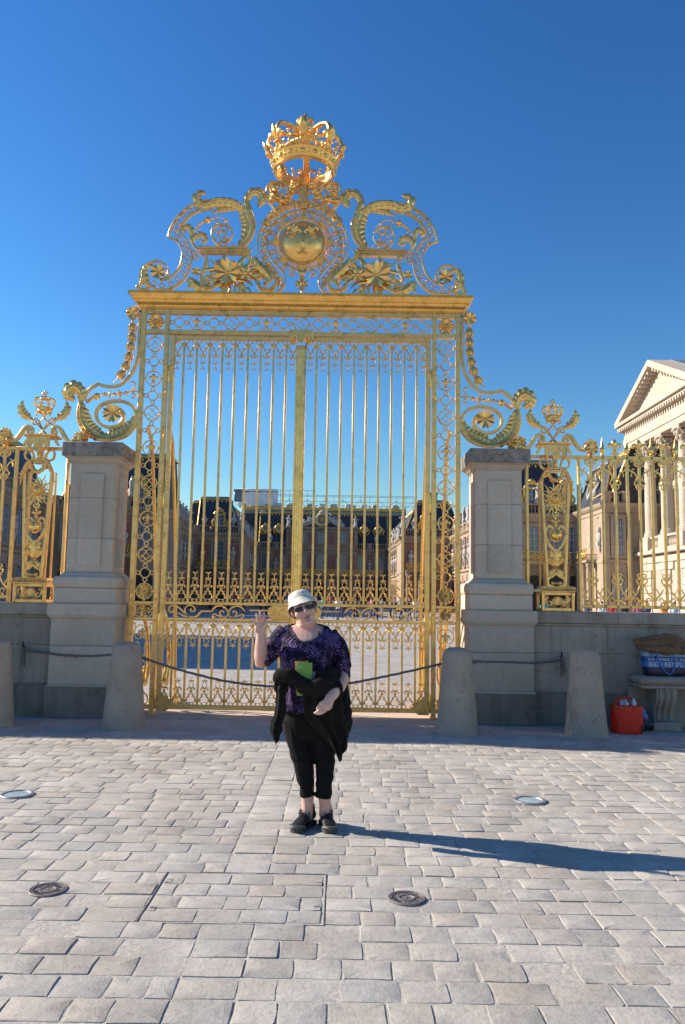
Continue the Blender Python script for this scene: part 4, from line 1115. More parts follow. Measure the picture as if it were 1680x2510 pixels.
def pilaster(label, gsign):
    t = thing('railing_pilaster', label, 'pilaster', (XC + gsign * 3.572, 10.75, 0), 0, 'gilded sun pilasters in the railing')
    def sym(mb_fn):
        mb = MB()
        for g in (-1, 1): mb_fn(mb, g)
        return mb
    # pedestal: open frame box with shell panel
    mb = MB()
    for x0, x1 in ((-.222, -.182), (.182, .222)):
        for y0, y1 in ((-.16, -.12), (.12, .16)): mb.box(x0, x1, y0, y1, 1.484, 1.74, .004)
    for z0, z1 in ((1.484, 1.53), (1.70, 1.74)):
        for y0, y1 in ((-.158, -.122), (.122, .158)): mb.box(-.181, .181, y0, y1, z0, z1, .004)
        for x0, x1 in ((-.22, -.184), (.184, .22)): mb.box(x0, x1, -.119, .119, z0, z1, .004)
    part('pedestal_frame', mb, GOLDF, t)
    mb = MB()
    for k in range(9):
        a = R(10 + 20 * k); d = (math.cos(a), math.sin(a)); mb.leaf([(0, 1.57), (d[0] * .04, 1.57 + d[1] * .05), (d[0] * .075, 1.57 + d[1] * .085)], [.006, .016, .014], 1, -.13, .6, .01, ser=0, n=5)
    for g in (-1, 1): mb.tube(cr([(g * .03, -.13, 1.545), (g * .1, -.13, 1.55), (g * .15, -.13, 1.6), (g * .165, -.13, 1.66), (g * .14, -.13, 1.68), (g * .125, -.13, 1.65)], 4), [.014, .014, .012, .01, .006], 6); mb.tube(cr([(g * .1, -.13, 1.55), (g * .09, -.13, 1.6), (g * .12, -.13, 1.62)], 4), .01, 5)
    part('shell_panel', mb, GOLD, t)
    mb = MB().mould(.21, .15, [(.0, 1.741), (.02, 1.742), (.024, 1.755), (.035, 1.76), (.03, 1.775), (.01, 1.782), (.0, 1.79), (.0, 1.82), (-.05, 1.82)])
    part('pedestal_cap', mb, GOLD, t, ang=30)
    gd = MB()
    for k in range(16): gd.ball((-.225 + .03 * k, -.165, 1.795), .015, .018, .022, 7, 5)
    part('gadroon_row', gd, GOLD, t)
    # slender frame bars
    def frame(mb, g):
        mb.strap([(g * .175, 1.82), (g * .175, 3.30)], .022, .03, .12)
        mb.strap([(g * .118, 1.82), (g * .19, 3.285)], .034, .04, -.08)
        mb.strap(cr([(g * .19, 3.285), (g * .165, 3.325), (g * .12, 3.34), (g * .085, 3.385)], 4), [.036, .036, .03], .045, -.08)
        mb.strap([(g * .13, 1.82), (g * .172, 3.3)], .02, .03, .02)
    part('tapered_frame', sym(frame), GOLDF, t)
    # sun with a face
    zs = 3.02; mb = MB()
    for k in range(24):
        a = 2 * PI * k / 24 + .1; ln = (.2, .155)[k % 2] * (1.0 if abs(math.cos(a)) < .85 else .85); d = Vector((math.cos(a), math.sin(a))); n = Vector((-d.y, d.x))
        wv = .012 if k % 2 else 0
        q = [d * .06, d * (.06 + (ln - .06) * .4) + n * wv, d * (.06 + (ln - .06) * .75) - n * wv, d * ln]
        mb.leaf(cr([(p.x, zs + p.y) for p in q], 3), [.016, .012, .008, .001], 1, -.07, .6, .01, ser=0, n=6)
    sun_ = part('sun_rays', mb, GOLD, t)
    mb = MB(); mb.ball((0, -.07, zs), .062, .05, .078, 14, 10); mb.ball((0, -.122, zs - .008), .012, .014, .022, 8, 6)
    for g in (-1, 1): mb.ball((g * .024, -.115, zs + .014), .012, .006, .006, 8, 5); mb.ball((g * .03, -.11, zs - .022), .016, .012, .016, 8, 5); mb.tube(cr([(g * .01, -.118, zs + .028), (g * .028, -.115, zs + .032), (g * .042, -.105, zs + .024)], 3), .005, 5)
    mb.ball((0, -.116, zs - .036), .02, .008, .006, 8, 5); mb.ball((0, -.11, zs - .056), .018, .012, .012, 8, 5)
    for k in range(15):
        a = R(-10 + 200 * k / 14); mb.ball((math.cos(a) * .064, -.085, zs + .01 + math.sin(a) * .075), .02, .02, .02, 7, 5)
    part('sun_face', mb, GOLD, sun_)
    # beads, heart scrolls, globe
    mb = MB().ball((0, -.07, 2.79), .032, .03, .03, 10, 7).ball((0, -.07, 2.71), .05, .04, .03, 10, 7).ball((-.04, -.07, 2.72), .026).ball((.04, -.07, 2.72), .026).ball((0, -.07, 2.655), .025)
    for g in (-1, 1): mb.leaf([(g * .01, 2.77), (g * .035, 2.80), (g * .04, 2.83)], [.01, .014, .003], 2, -.08)
    mb.tube([(0, -.07, 2.84), (0, -.07, 2.62)], .01, 6)
    part('bead_stem', mb, GOLDB, t)
    def heart(mb, g): mb.strap(cr([(g * .02, 2.30), (g * .09, 2.39), (g * .135, 2.49), (g * .135, 2.58), (g * .1, 2.64), (g * .055, 2.63), (g * .035, 2.585), (g * .06, 2.56), (g * .075, 2.585)], 5), [.03, .03, .028, .024, .018], .05, -.07)
    part('heart_scroll', sym(heart), GOLDF, t)
    gl = part('globe', MB().ball((0, -.08, 2.515), .085, .085, .085, 24, 16), GOLDB, t)
    for x, z in ((-.035, .03), (.04, .03), (0, -.045)): link('fleur_de_lis', mFlS, gl, (x, -.158, 2.515 + z))
    # acanthus vase and lower scroll
    mb = MB()
    for k in range(5):
        a = R(150 - 30 * k); d = (math.cos(a), math.sin(a))
        mb.leaf(cr([(d[0] * .01, 2.1), (d[0] * .06, 2.1 + d[1] * .1), (d[0] * .1, 2.1 + d[1] * .19 + .02), (d[0] * .16, 2.1 + d[1] * .2 + .02)], 4), [.02, .04, .04, .01], 4, -.09 + .02 * abs(k - 2), .45, ser=.4)
    for g in (-1, 1):
        mb.leaf(cr([(g * .01, 2.14), (g * .05, 2.18), (g * .1, 2.19), (g * .125, 2.16)], 4), [.02, .035, .03, .006], 4, -.08); mb.leaf(cr([(g * .01, 2.04), (g * .05, 2.02), (g * .08, 1.96), (g * .12, 1.96)], 4), [.02, .04, .035, .006], 4, -.08)
        mb.strap(cr([(g * .005, 2.0), (g * .06, 1.95), (g * .1, 1.93), (g * .12, 1.885), (g * .1, 1.835), (g * .06, 1.83), (g * .035, 1.86), (g * .06, 1.88)], 5), [.03, .028, .026, .02], .05, -.07)
        mb.ball((g * .05, -.085, 1.86), .03)
    mb.ball((0, -.08, 2.07), .035, .035, .02, 10, 6); mb.ball((0, -.08, 1.86), .022)
    part('acanthus_vase', mb, GOLD, t)
    # abacus, ring scrolls, lambrequin
    part('abacus', MB().box(-.105, .105, -.12, .06, 3.43, 3.455, .005).box(-.075, .075, -.1, .04, 3.40, 3.428, .004).box(-.03, .03, -.11, .02, 3.456, 3.6, .008).ball((0, -.1, 3.5), .03, .03, .045), GOLD, t)
    def rings(mb, g): mb.strap(cr([(g * .095, 3.46), (g * .13, 3.44), (g * .19, 3.47), (g * .205, 3.54), (g * .165, 3.59), (g * .11, 3.57), (g * .085, 3.5), (g * .075, 3.44), (g * .06, 3.4)], 5), .024, .05, -.06)
    for g in (-1, 1):
        mb = MB(); rings(mb, g); part('ring_scroll', mb, GOLDF, t)
    mb = MB()
    P = [(-.155, 3.765), (.155, 3.765), (.155, 3.64), (.135, 3.605), (.11, 3.605), (.095, 3.63), (.085, 3.665), (.06, 3.665), (.055, 3.60), (.035, 3.555), (0, 3.54), (-.035, 3.555), (-.055, 3.60), (-.06, 3.665), (-.085, 3.665), (-.095, 3.63), (-.11, 3.605), (-.135, 3.605), (-.155, 3.64)]
    mb.prism(P, -.15, -.125); mb.tube([(x * .93, -.152, 3.66 + (z - 3.66) * .93) for x, z in P[1:]] , .005, 5)
    mb.fleur(0, 3.6, .075, -.155); 
    for g in (-1, 1): mb.tube(cr([(g * .03, -.153, 3.72), (g * .07, -.153, 3.69), (g * .11, -.153, 3.71), (g * .12, -.153, 3.74), (g * .1, -.153, 3.74)], 4), .006, 5); mb.ball((g * .12, -.12, 3.59), .022, .022, .03)
    part('lambrequin', mb, GOLDF, t)
    part('head_plate', MB().mould(.17, .1, [(-.02, 3.766), (.02, 3.766), (.03, 3.775), (.055, 3.78), (.06, 3.80), (.04, 3.805), (-.05, 3.806)]).prism([(-.2, 3.765), (-.175, 3.765), (-.19, 3.7), (-.225, 3.66), (-.25, 3.655), (-.25, 3.68)], -.05, -.02).prism([(.2, 3.765), (.25, 3.68), (.25, 3.655), (.225, 3.66), (.19, 3.7), (.175, 3.765)], -.05, -.02), GOLDF, t)
    # bead garland
    mb = MB(); rr = random.Random(9)
    path = [(-.225, 3.15), (-.215, 3.23), (-.185, 3.32), (-.14, 3.4), (-.115, 3.42), (-.1, 3.36), (-.06, 3.30), (0, 3.275), (.06, 3.30), (.1, 3.36), (.115, 3.42), (.14, 3.4), (.185, 3.32), (.215, 3.23), (.225, 3.15)]
    Q = cr(path, 4)
    for k, p in enumerate(Q):
        r = .026 - (.012 if k < 5 or k > len(Q) - 6 else 0) * .8
        mb.ball((p.x, -.11, p.y), r, r, r, 8, 5); mb.ball((p.x + rr.uniform(-.025, .025), -.12, p.y + rr.uniform(-.025, .025)), r * .7, r * .7, r * .7, 6, 4)
    for g in (-1, 1): mb.tube([(g * .226, -.11, 3.15), (g * .228, -.11, 3.08)], [.012, .003], 5)
    part('bead_garland', mb, GOLD, t)
    # crossed monogram stems, palm leaves, side scrolls
    def cross(mb, g):
        mb.tube(cr([(g * .075, .012 * g, 3.83), (g * .06, .012 * g, 3.815), (g * .03, .012 * g, 3.83), (-g * .03, .012 * g, 3.93), (-g * .08, .012 * g, 4.02), (-g * .14, .012 * g, 4.05), (-g * .16, .012 * g, 3.99), (-g * .12, .012 * g, 3.965), (-g * .06, .012 * g, 4.0), (g * .02, .012 * g, 4.1), (g * .06, .012 * g, 4.14)], 5), .0115, 6)
        mb.tube(cr([(-g * .05, .0, 3.83), (g * .04, .0, 3.92), (g * .12, .0, 4.01), (g * .2, 0, 4.06)], 5), .0115, 6)
        mb.leaf(cr([(g * .14, 4.02), (g * .22, 4.07), (g * .29, 4.12), (g * .325, 4.2), (g * .31, 4.285)], 5), [.012, .06, .07, .06, .008], 6, -.01, .4, .01, ser=.6)
    part('crossed_palms', sym(cross), GOLD, t)
    def sscroll(mb, g):
        mb.strap(cr([(g * .155, 3.86), (g * .175, 3.885), (g * .2, 3.87), (g * .195, 3.835), (g * .16, 3.82), (g * .135, 3.85), (g * .145, 3.90), (g * .19, 3.93), (g * .25, 3.90), (g * .30, 3.82), (g * .36, 3.74), (g * .44, 3.71)], 5), [.012, .016, .02, .022, .025, .03, .035, .045, .05, .055, .05, .03], .06, -.02)
    for g in (-1, 1):
        mb = MB(); sscroll(mb, g); part('side_scroll', mb, GOLDF, t)
    rr = random.Random(2)
    for g in (-1, 1):
        mb = MB()
        for k in range(9): mb.flower(g * .5 + rr.uniform(-.06, .06), 3.76 + rr.uniform(-.06, .08), rr.uniform(.035, .055), 6, rr.uniform(-.1, 0), .35)
        mb.ball((g * .5, -.02, 3.76), .07, .05, .07)
        part('flower_cluster', mb, GOLD, t)
    # crown
    cr_ = link('crown', None, t, (0, 0, 0))
    mb = MB().lathe([(.088, 4.14), (.1, 4.135), (.102, 4.15), (.098, 4.16), (.106, 4.185), (.112, 4.19), (.108, 4.2), (.09, 4.2), (.085, 4.16), (.088, 4.14)], (0, 0, 0), 28); part('crown_band', mb, GOLDB, cr_)
    for k in range(8):
        a = 2 * PI * k / 8 - PI / 2; o = link('crown_fleur', mCFs, cr_, (math.cos(a) * .108, math.sin(a) * .108, 4.195)); o.rotation_euler = (Matrix.Rotation(a + PI / 2, 4, 'Z') @ Matrix.Rotation(R(18), 4, 'X')).to_euler()
    mb = MB()
    for k in range(8):
        a = 2 * PI * k / 8 - PI / 2; mb.tube([(math.cos(a) * r, math.sin(a) * r, z) for r, z in cr([(.11, 4.2), (.14, 4.26), (.135, 4.31), (.09, 4.335), (.04, 4.32), (.01, 4.325)], 4)], [.011, .012, .01, .009], 6)
        for r, z in ((.132, 4.235), (.148, 4.285), (.13, 4.325), (.08, 4.345)): mb.ball((math.cos(a) * r, math.sin(a) * r, z), .011, .011, .011, 6, 4)
    mb.ball((0, 0, 4.345), .025, .025, .022, 10, 6); mb.fleur(0, 4.355, .1, 0, 8, fl=.9)
    for g in (-1, 1): mb.tube(cr([(g * .08, -.03, 4.13), (g * .1, -.03, 4.1), (g * .085, -.03, 4.085)], 3), .012, 6)
    part('crown_arches', mb, GOLDB, cr_)
mFlS = MB().fleur(0, -.024, .05, 0, 6).mesh('fleur_de_lis', GOLD)
mCFs = MB().fleur(0, 0, .085, 0, 7, fl=.5).mesh('crown_fleur', GOLDB)
pilaster('gilded sun-face pilaster with small crown right of the right pier', 1)
pilaster('gilded sun-face pilaster with small crown left of the left pier', -1)
# ================================================================== the palace round the courtyard
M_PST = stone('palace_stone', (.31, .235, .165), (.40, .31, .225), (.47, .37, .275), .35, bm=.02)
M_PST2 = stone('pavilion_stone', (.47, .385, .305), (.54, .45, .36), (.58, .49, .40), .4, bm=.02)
def brick_mat():
    m, N, L, b = new_mat('old_brick'); P = world_pos(N)
    n = tex_noise(N, L, 2.5, 6, .7, P); r = ramp_node(N, [(.3, (.26, .10, .07)), (.7, (.42, .19, .13))]); L.new(n.outputs[0], r.inputs[0]); L.new(r.outputs[0], b.inputs['Base Color']); b.inputs['Roughness'].default_value = .9
    return m
M_BRICK = brick_mat()
M_SLATE = flat('slate_roof', (.035, .04, .06), .55, nz=.8, amp=.3)
M_LEAD = flat('lead_sheet', (.23, .26, .31), .5, .4, nz=.5, amp=.2)
M_PGOLD = gilt('palace_gilding', (.72, .45, .13), .34, .6, 3)
M_PANE, N_, L_, b_ = new_mat('window_glass'); b_.inputs['Base Color'].default_value = (.10, .125, .165, 1); b_.inputs['Roughness'].default_value = .08; b_.inputs['Specular IOR Level'].default_value = .8
M_SASH = flat('pale_sash', (.42, .44, .45), .6)
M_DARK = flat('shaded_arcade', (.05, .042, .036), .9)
M_STAT = stone('statue_stone', (.40, .37, .34), (.52, .49, .45), (.60, .57, .52), 1.0, bm=.03)
_cache = {}
def cached(key, fn):
    if key not in _cache: _cache[key] = fn()
    return _cache[key]
def win_meshes(w, h, arch):
    def f():
        fr = MB(); s = .16
        fr.box(-w / 2 - s, -w / 2, -.16, .05, -.1, h if not arch else h - w / 2); fr.box(w / 2, w / 2 + s, -.16, .05, -.1, h if not arch else h - w / 2); fr.box(-w / 2 - s - .08, w / 2 + s + .08, -.2, .05, -.25, -.101)
        gl = MB()
        if arch:
            n = 12; A = [(math.cos(PI * k / n), math.sin(PI * k / n)) for k in range(n + 1)]; z0 = h - w / 2
            fr.strap([(a * (w / 2 + s / 2), z0 + b * (w / 2 + s / 2)) for a, b in A], s, .2, -.06)
            gl.prism([(-w / 2, 0), (w / 2, 0)] + [(a * w / 2, z0 + b * w / 2) for a, b in A], -.04, .02)
        else:
            fr.box(-w / 2 - s, w / 2 + s, -.16, .05, h + .001, h + s); fr.box(-w / 2 - s - .1, w / 2 + s + .1, -.24, .05, h + s + .001, h + s + .14)
            gl.box(-w / 2, w / 2, -.04, .02, 0, h)
        sh = MB(); hh = h - (w / 2 if arch else 0)
        for k in range(1, 4): x = -w / 2 + w * k / 4; sh.box(x - (.045 if k == 2 else .02), x + (.045 if k == 2 else .02), -.075, -.045, 0, h - (.1 if not arch else .12 + (abs(x) * .3)))
        nz = max(3, int(hh / .55))
        for k in range(nz + 1): z = hh * k / nz; sh.box(-w / 2, w / 2, -.07, -.046, z - .02, z + .02)
        sh.box(-w / 2, -w / 2 + .07, -.08, -.045, 0, hh); sh.box(w / 2 - .07, w / 2, -.08, -.045, 0, hh)
        return fr.mesh('window', M_PST), gl.mesh('pane', M_PANE), sh.mesh('glazing_bars', M_SASH)
    return cached(('w', round(w, 2), round(h, 2), arch), f)
def window(par, x, z, w, h, arch=False, y=0):
    a, b, c = win_meshes(w, h, arch); o = link('window', a, par, (x, y, z)); link('pane', b, o); link('glazing_bars', c, o); return o
def urn_mesh(): return cached('urn', lambda: MB().lathe([(.22, 0), (.26, .05), (.12, .12), (.1, .22), (.2, .35), (.32, .62), (.34, .8), (.22, .9), (.26, .95), (.14, 1.05), (.1, 1.2), (.02, 1.45)], (0, 0, 0), 10).mesh('urn', M_STAT))
def statue_mesh(k):
    def f():
        rr = random.Random(k); mb = MB()
        sw = rr.uniform(-.12, .12)
        mb.lathe([(.32, 0), (.34, .1), (.28, .5), (.24, .85), (.27, 1.1), (.3, 1.35), (.22, 1.5), (.08, 1.56), (.07, 1.62)], (sw * .3, 0, 0), 10, 1, .75)
        mb.ball((sw * .4, -.03, 1.76), .12, .13, .16, 8, 6)
        for g in (-1, 1):
            a = rr.uniform(-.5, 1.0)
            mb.tube([(g * .26, 0, 1.38), (g * .42, -.12, 1.15 + .25 * a), (g * .38 + .1 * a, -.25, 1.0 + .6 * a)], [.09, .08, .05], 6)
        mb.tube([(-.2, -.22, .0), (-.12, -.26, .5), (.1, -.24, .9), (.25, -.1, 1.3)], [.1, .1, .09, .06], 6)
        mb.ball((rr.uniform(-.3, .3), -.1, .2), .28, .25, .3, 8, 5)
        return mb.mesh('statue', M_STAT)
    return cached(('st', k), f)
def dormer_meshes():
    def f():
        mb = MB(); w, h = 1.0, 1.9
        mb.box(-w / 2 - .22, -w / 2, -.25, 1.2, 0, h); mb.box(w / 2, w / 2 + .22, -.25, 1.2, 0, h)
        n = 8; A = [(math.cos(PI * k / n), math.sin(PI * k / n)) for k in range(n + 1)]
        mb.strap([(a * (w / 2 + .14), h + b * .45) for a, b in A], .24, .5, -.1); mb.box(-.75, .75, -.3, 1.2, h - .12, h + .05)
        mb.ball((0, -.2, h + .65), .3, .2, .25, 8, 5); mb.ball((-.25, -.2, h + .55), .18); mb.ball((.25, -.2, h + .55), .18)
        for g in (-1, 1): mb.tube(cr([(g * .72, -.15, 1.3), (g * .95, -.15, .9), (g * .85, -.15, .45), (g * 1.1, -.15, .1), (g * .8, -.15, 0)], 4), [.1, .13, .12, .14, .1], 6)
        gl = MB().box(-w / 2, w / 2, -.1, .3, .05, h).prism([(a * w / 2, h + b * .35) for a, b in A], -.1, .3)
        sh = MB().box(-.04, .04, -.14, -.1, .05, h + .3)
        for k in range(4): sh.box(-w / 2, w / 2, -.13, -.1, .4 * k + .1, .4 * k + .15)
        return mb.mesh('dormer_window', M_PGOLD), gl.mesh('pane', M_PANE), sh.mesh('glazing_bars', M_SASH)
    return cached('dormer', f)
def oeil_meshes():
    def f():
        mb = MB().ring(0, 1.0, .5, .3, .4, 0, 16)
        for g in (-1, 1): mb.tube(cr([(g * .55, 0, 1.3), (g * .85, 0, .9), (g * .7, 0, .3), (g * .35, 0, .1)], 4), [.1, .14, .14, .1], 6)
        mb.ball((0, -.1, 1.7), .25, .15, .18, 8, 5); mb.ball((0, -.1, .25), .3, .15, .2, 8, 5)
        return mb.mesh('round_dormer', M_PGOLD), MB().lathe([(0, 0), (.42, 0), (.42, .1), (0, .1)], (0, 0, 1.0), 16, ax='y').mesh('pane', M_PANE)
    return cached('oeil', f)
def baluster_mesh(): return cached('bal', lambda: MB().lathe([(.1, 0), (.1, .06), (.05, .1), (.11, .28), (.09, .4), (.045, .56), (.07, .62), (.09, .66)], (0, 0, 0), 6))
def block(label, p, rz, Ln, dp, zc=9.5, bays=4, roof=None, dormers=0, name='palace_wing', urns=(), statues=(), win_w=1.25, solid=False, balcony=None, columns=True, chim=(), busts=True, mans_ends=(1, 1), roofz=14.0, attic=None):
    """one range of the palace: local x along the front (0..Ln), the front at y = 0 facing -y"""
    t = thing(name, label, 'palace building', (p[0], p[1], 0), rz, 'ranges of the palace')
    zf = 5.0
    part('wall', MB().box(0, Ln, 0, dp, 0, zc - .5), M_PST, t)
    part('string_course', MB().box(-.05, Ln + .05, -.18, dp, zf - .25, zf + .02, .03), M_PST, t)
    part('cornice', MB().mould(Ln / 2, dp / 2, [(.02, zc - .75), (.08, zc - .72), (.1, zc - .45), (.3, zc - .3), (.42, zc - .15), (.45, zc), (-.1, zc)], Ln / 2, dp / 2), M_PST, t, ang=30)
    bw = Ln / bays
    for k in range(bays):
        x = bw * (k + .5)
        window(t, x, zf + .45, win_w, 2.9)
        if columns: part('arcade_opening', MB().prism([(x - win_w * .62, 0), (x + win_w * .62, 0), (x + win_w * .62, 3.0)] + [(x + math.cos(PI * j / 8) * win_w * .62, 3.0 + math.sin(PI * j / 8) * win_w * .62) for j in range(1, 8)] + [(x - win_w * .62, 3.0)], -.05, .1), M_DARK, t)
        else: window(t, x, .6, win_w, 3.2, True)
    for k in range(bays + 1):
        x = bw * k
        hw = (bw - win_w) / 2 - .42
        xs = [(max(.35, x - hw), min(Ln - .35, x + hw))]
        for a, b in xs:
            if b - a < .25: continue
            part('brick_panel', MB().box(a, b, -.06, .02, zf + .35, zc - 1.35), M_BRICK, t); part('brick_panel', MB().box(a, b, -.06, .02, .7, zf - .6), M_BRICK, t)
            part('brick_panel', MB().box(a, b, -.06, .02, zc - 1.2, zc - .85), M_BRICK, t)
            if busts:
                c = (a + b) / 2; part('bust', cached('bust', lambda: MB().ball((0, 0, 1.0), .2, .2, .26, 8, 6).lathe([(.1, 0), (.3, .15), (.38, .45), (.3, .68), (.1, .8)], (0, 0, 0), 8, 1, .6).box(-.28, .28, -.2, .2, -.25, 0).lathe([(.05, -.9), (.2, -.5), (.26, -.25)], (0, 0, 0), 8, 1, .7)), M_STAT, t, (c, -.25, zf + 1.5))
    for x in (.0, Ln - .35): part('quoin_strip', MB().box(x - .04, x + .39, -.14, .3, 0, zc - .76, .02), M_PST, t)
    # balustrade
    mb = MB().box(0, Ln, .05, .4, zc + .001, zc + .16, .02); mb.box(0, Ln, .05, .4, zc + .84, zc + 1.0, .02); part('balustrade_rail', mb, M_PST, t)
    mb = MB(); B = baluster_mesh(); n = int(Ln / .32)
    for k in range(n):
        x = (k + .5) * Ln / n; mb.add([(a + x, b + .22, c + zc + .17) for a, b, c in B.v], B.f)
    stuff(part('balusters', mb, M_PST, t))
    for k in range(bays + 1):
        x = min(max(bw * k, .3), Ln - .3); part('balustrade_pedestal', MB().box(x - .3, x + .3, .0, .45, zc + .002, zc + 1.04, .03), M_PST, t)
    for k in urns: link('urn', urn_mesh(), t, (Ln * k, .22, zc + 1.04))
    for j, k in enumerate(statues): link('statue', statue_mesh(j % 5), t, (Ln * k, .22, zc + 1.04), (0, 0, j * 1.3))
    # mansard roof
    if roof:
        e0, e1 = mans_ends; s = roof
        z0, z1 = zc + .05, roofz
        rings = [[(0.2, .5, z0), (Ln - .2, .5, z0), (Ln - .2, dp - .2, z0), (.2, dp - .2, z0)], [(.2 + s * e0, .5 + s, z1), (Ln - .2 - s * e1, .5 + s, z1), (Ln - .2 - s * e1, dp - .2 - s, z1), (.2 + s * e0, dp - .2 - s, z1)]]
        part('roof', MB().sweep(rings), M_SLATE, t)
        a, b = .2 + s * e0, Ln - .2 - s * e1
        mb = MB().box(a - .15, b + .15, .5 + s - .12, dp - .1 - s, z1 - .02, z1 + .14, .03)
        cres = part('roof_cresting', mb, M_PGOLD, t)
        mb = MB(); n = max(4, int((b - a) / .55))
        for k in range(n):
            x = a + (k + .5) * (b - a) / n; mb.ball((x, .5 + s - .16, z1 - .22), .1, .06, .2, 6, 4); mb.ball((x + .27, .5 + s - .16, z1 - .1), .07, .05, .1, 6, 4)
        stuff(part('cresting_fringe', mb, M_PGOLD, t))
        part('ridge_cap', MB().box(a, b, .5 + s, dp - .2 - s, z1 + .141, z1 + .4, .05), M_LEAD, t)
        for xx, xe in ((.2, .2 + s * e0), (Ln - .2, Ln - .2 - s * e1)):
            part('hip_roll', MB().tube([(xx, .48, z0), (xe, .48 + s, z1)], .08, 6), M_PGOLD, t)
        for k in range(dormers):
            x = Ln * (k + .5) / dormers; a_, b_2, c_ = dormer_meshes(); o = link('dormer_window', a_, t, (x, .55 + s * .15, zc + .6)); link('pane', b_2, o); link('glazing_bars', c_, o)
        for k in chim: part('chimney', MB().box(Ln * k - .5, Ln * k + .5, dp * .5 - .4, dp * .5 + .4, z1, z1 + 1.3, .05).box(Ln * k - .62, Ln * k + .62, dp * .5 - .52, dp * .5 + .52, z1 + 1.301, z1 + 1.55, .04), M_LEAD, t)
    if balcony:
        a, b = balcony
        mb = MB().box(a, b, -1.1, -.19, zf - .12, zf + .1, .03); part('balcony_slab', mb, M_PST, t)
        mb = MB(); mb.box(a, b, -1.06, -1.02, zf + .95, zf + 1.02); mb.box(a, b, -1.06, -1.02, zf + .12, zf + .18)
        n = int((b - a) / .7)
        for k in range(n):
            x = a + (k + .5) * (b - a) / n; mb.ring(x, zf + .56, .26, .09, .06, -1.04, 10); mb.ball((x, -1.05, zf + .56), .14, .06, .14, 6, 4); mb.box(x + .33, x + .37, -1.05, -1.02, zf + .18, zf + .95)
        part('gilded_balcony', mb, M_PGOLD, t)
        for k in range(max(2, int((b - a) / 1.7)) + 1):
            n = max(2, int((b - a) / 1.7)); x = a + .25 + (b - a - .5) * k / n
            part('column', cached('col', lambda: MB().lathe([(.3, 0), (.3, .2), (.22, .3), (.21, 2.0), (.18, 4.4), (.26, 4.55), (.28, 4.8)], (0, 0, 0), 12)), M_PST, t, (x, -.8, 0))
    return t
def XY(px, Y): q = at(px, 1400, Y); return (q.x, Y)
YA, YB, YC, YD = 125.0, 98.0, 71.0, 63.0
# central range with clock
xa0, xa1 = XY(629, YA)[0], XY(953, YA)[0]
ctr = block('central palace facade with clock seen through the gate', (xa0, YA), 0, xa1 - xa0, 10, 9.3, 7, roof=1.6, roofz=15.2, win_w=1.5, chim=(), busts=True, balcony=(1.0, xa1 - xa0 - 1.0), mans_ends=(0, 0), urns=(.1, .9))
LnA = xa1 - xa0
ca, cb = XY(700, YA)[0] - xa0, XY(876, YA)[0] - xa0
part('attic_storey', MB().box(ca, cb, -.5, 1.5, 0, 12.6), M_PST, ctr)
part('attic_cornice', MB().mould((cb - ca) / 2, 1.0, [(.0, 12.3), (.1, 12.35), (.25, 12.6), (.3, 12.8), (-.1, 12.8)], (ca + cb) / 2, .5), M_PST, ctr)
part('attic_cornice', MB().mould((cb - ca) / 2, 1.0, [(.0, 8.95), (.1, 9.0), (.2, 9.2), (.25, 9.4), (-.1, 9.4)], (ca + cb) / 2, .5), M_PST, ctr)
part('attic_cornice', MB().mould((cb - ca) / 2, 1.0, [(.0, 4.7), (.15, 4.75), (.2, 5.0), (-.1, 5.0)], (ca + cb) / 2, .5), M_PST, ctr)
cw = (cb - ca)
for k in range(3):
    x = ca + cw * (.22 + .28 * k)
    window(ctr, x, 10.0, 1.3, 1.9, y=-.55); window(ctr, x, 5.5, 1.6, 3.1, True, y=-.55)
    for z0, z1 in ((10.0, 12.0), (5.5, 8.4)):
        for q in (ca + cw * (.22 + .28 * k - .14),) + ((ca + cw * .92,) if k == 2 else ()): part('brick_panel', MB().box(q - .45, q + .45, -.58, -.49, z0, z1), M_BRICK, ctr)
    part('attic_balustrade', MB().box(x - .8, x + .8, -.75, -.55, 10.1, 10.2).box(x - .8, x + .8, -.75, -.55, 9.42, 9.52), M_PST, ctr)
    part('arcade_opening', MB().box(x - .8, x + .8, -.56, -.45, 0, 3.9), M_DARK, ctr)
clk = link('clock', None, ctr, (ca + cw * .5, -.6, 14.0))
M_CBLUE = flat('clock_blue', (.02, .06, .22), .4)
part('clock_dial', MB().lathe([(0, 0), (.75, 0), (.75, .1), (0, .1)], (0, 0, 0), 24, ax='y'), M_CBLUE, clk); part('clock_rim', MB().ring(0, 0, .85, .25, .4, 0, 24).flower(0, 0, .3, 8, -.14), M_PGOLD, clk)
mb = MB()
for k in range(12): a = 2 * PI * k / 12; mb.box(math.cos(a) * .58 - .05, math.cos(a) * .58 + .05, -.16, -.1, math.sin(a) * .58 - .07, math.sin(a) * .58 + .07)
part('numerals', mb, M_PGOLD, clk)
mb = MB().ball((0, .1, 1.15), .55, .3, .35, 8, 6).ball((0, .3, 0), 1.15, .3, 1.2, 12, 8)
part('clock_surround', mb, M_STAT, clk)
rr = random.Random(4)
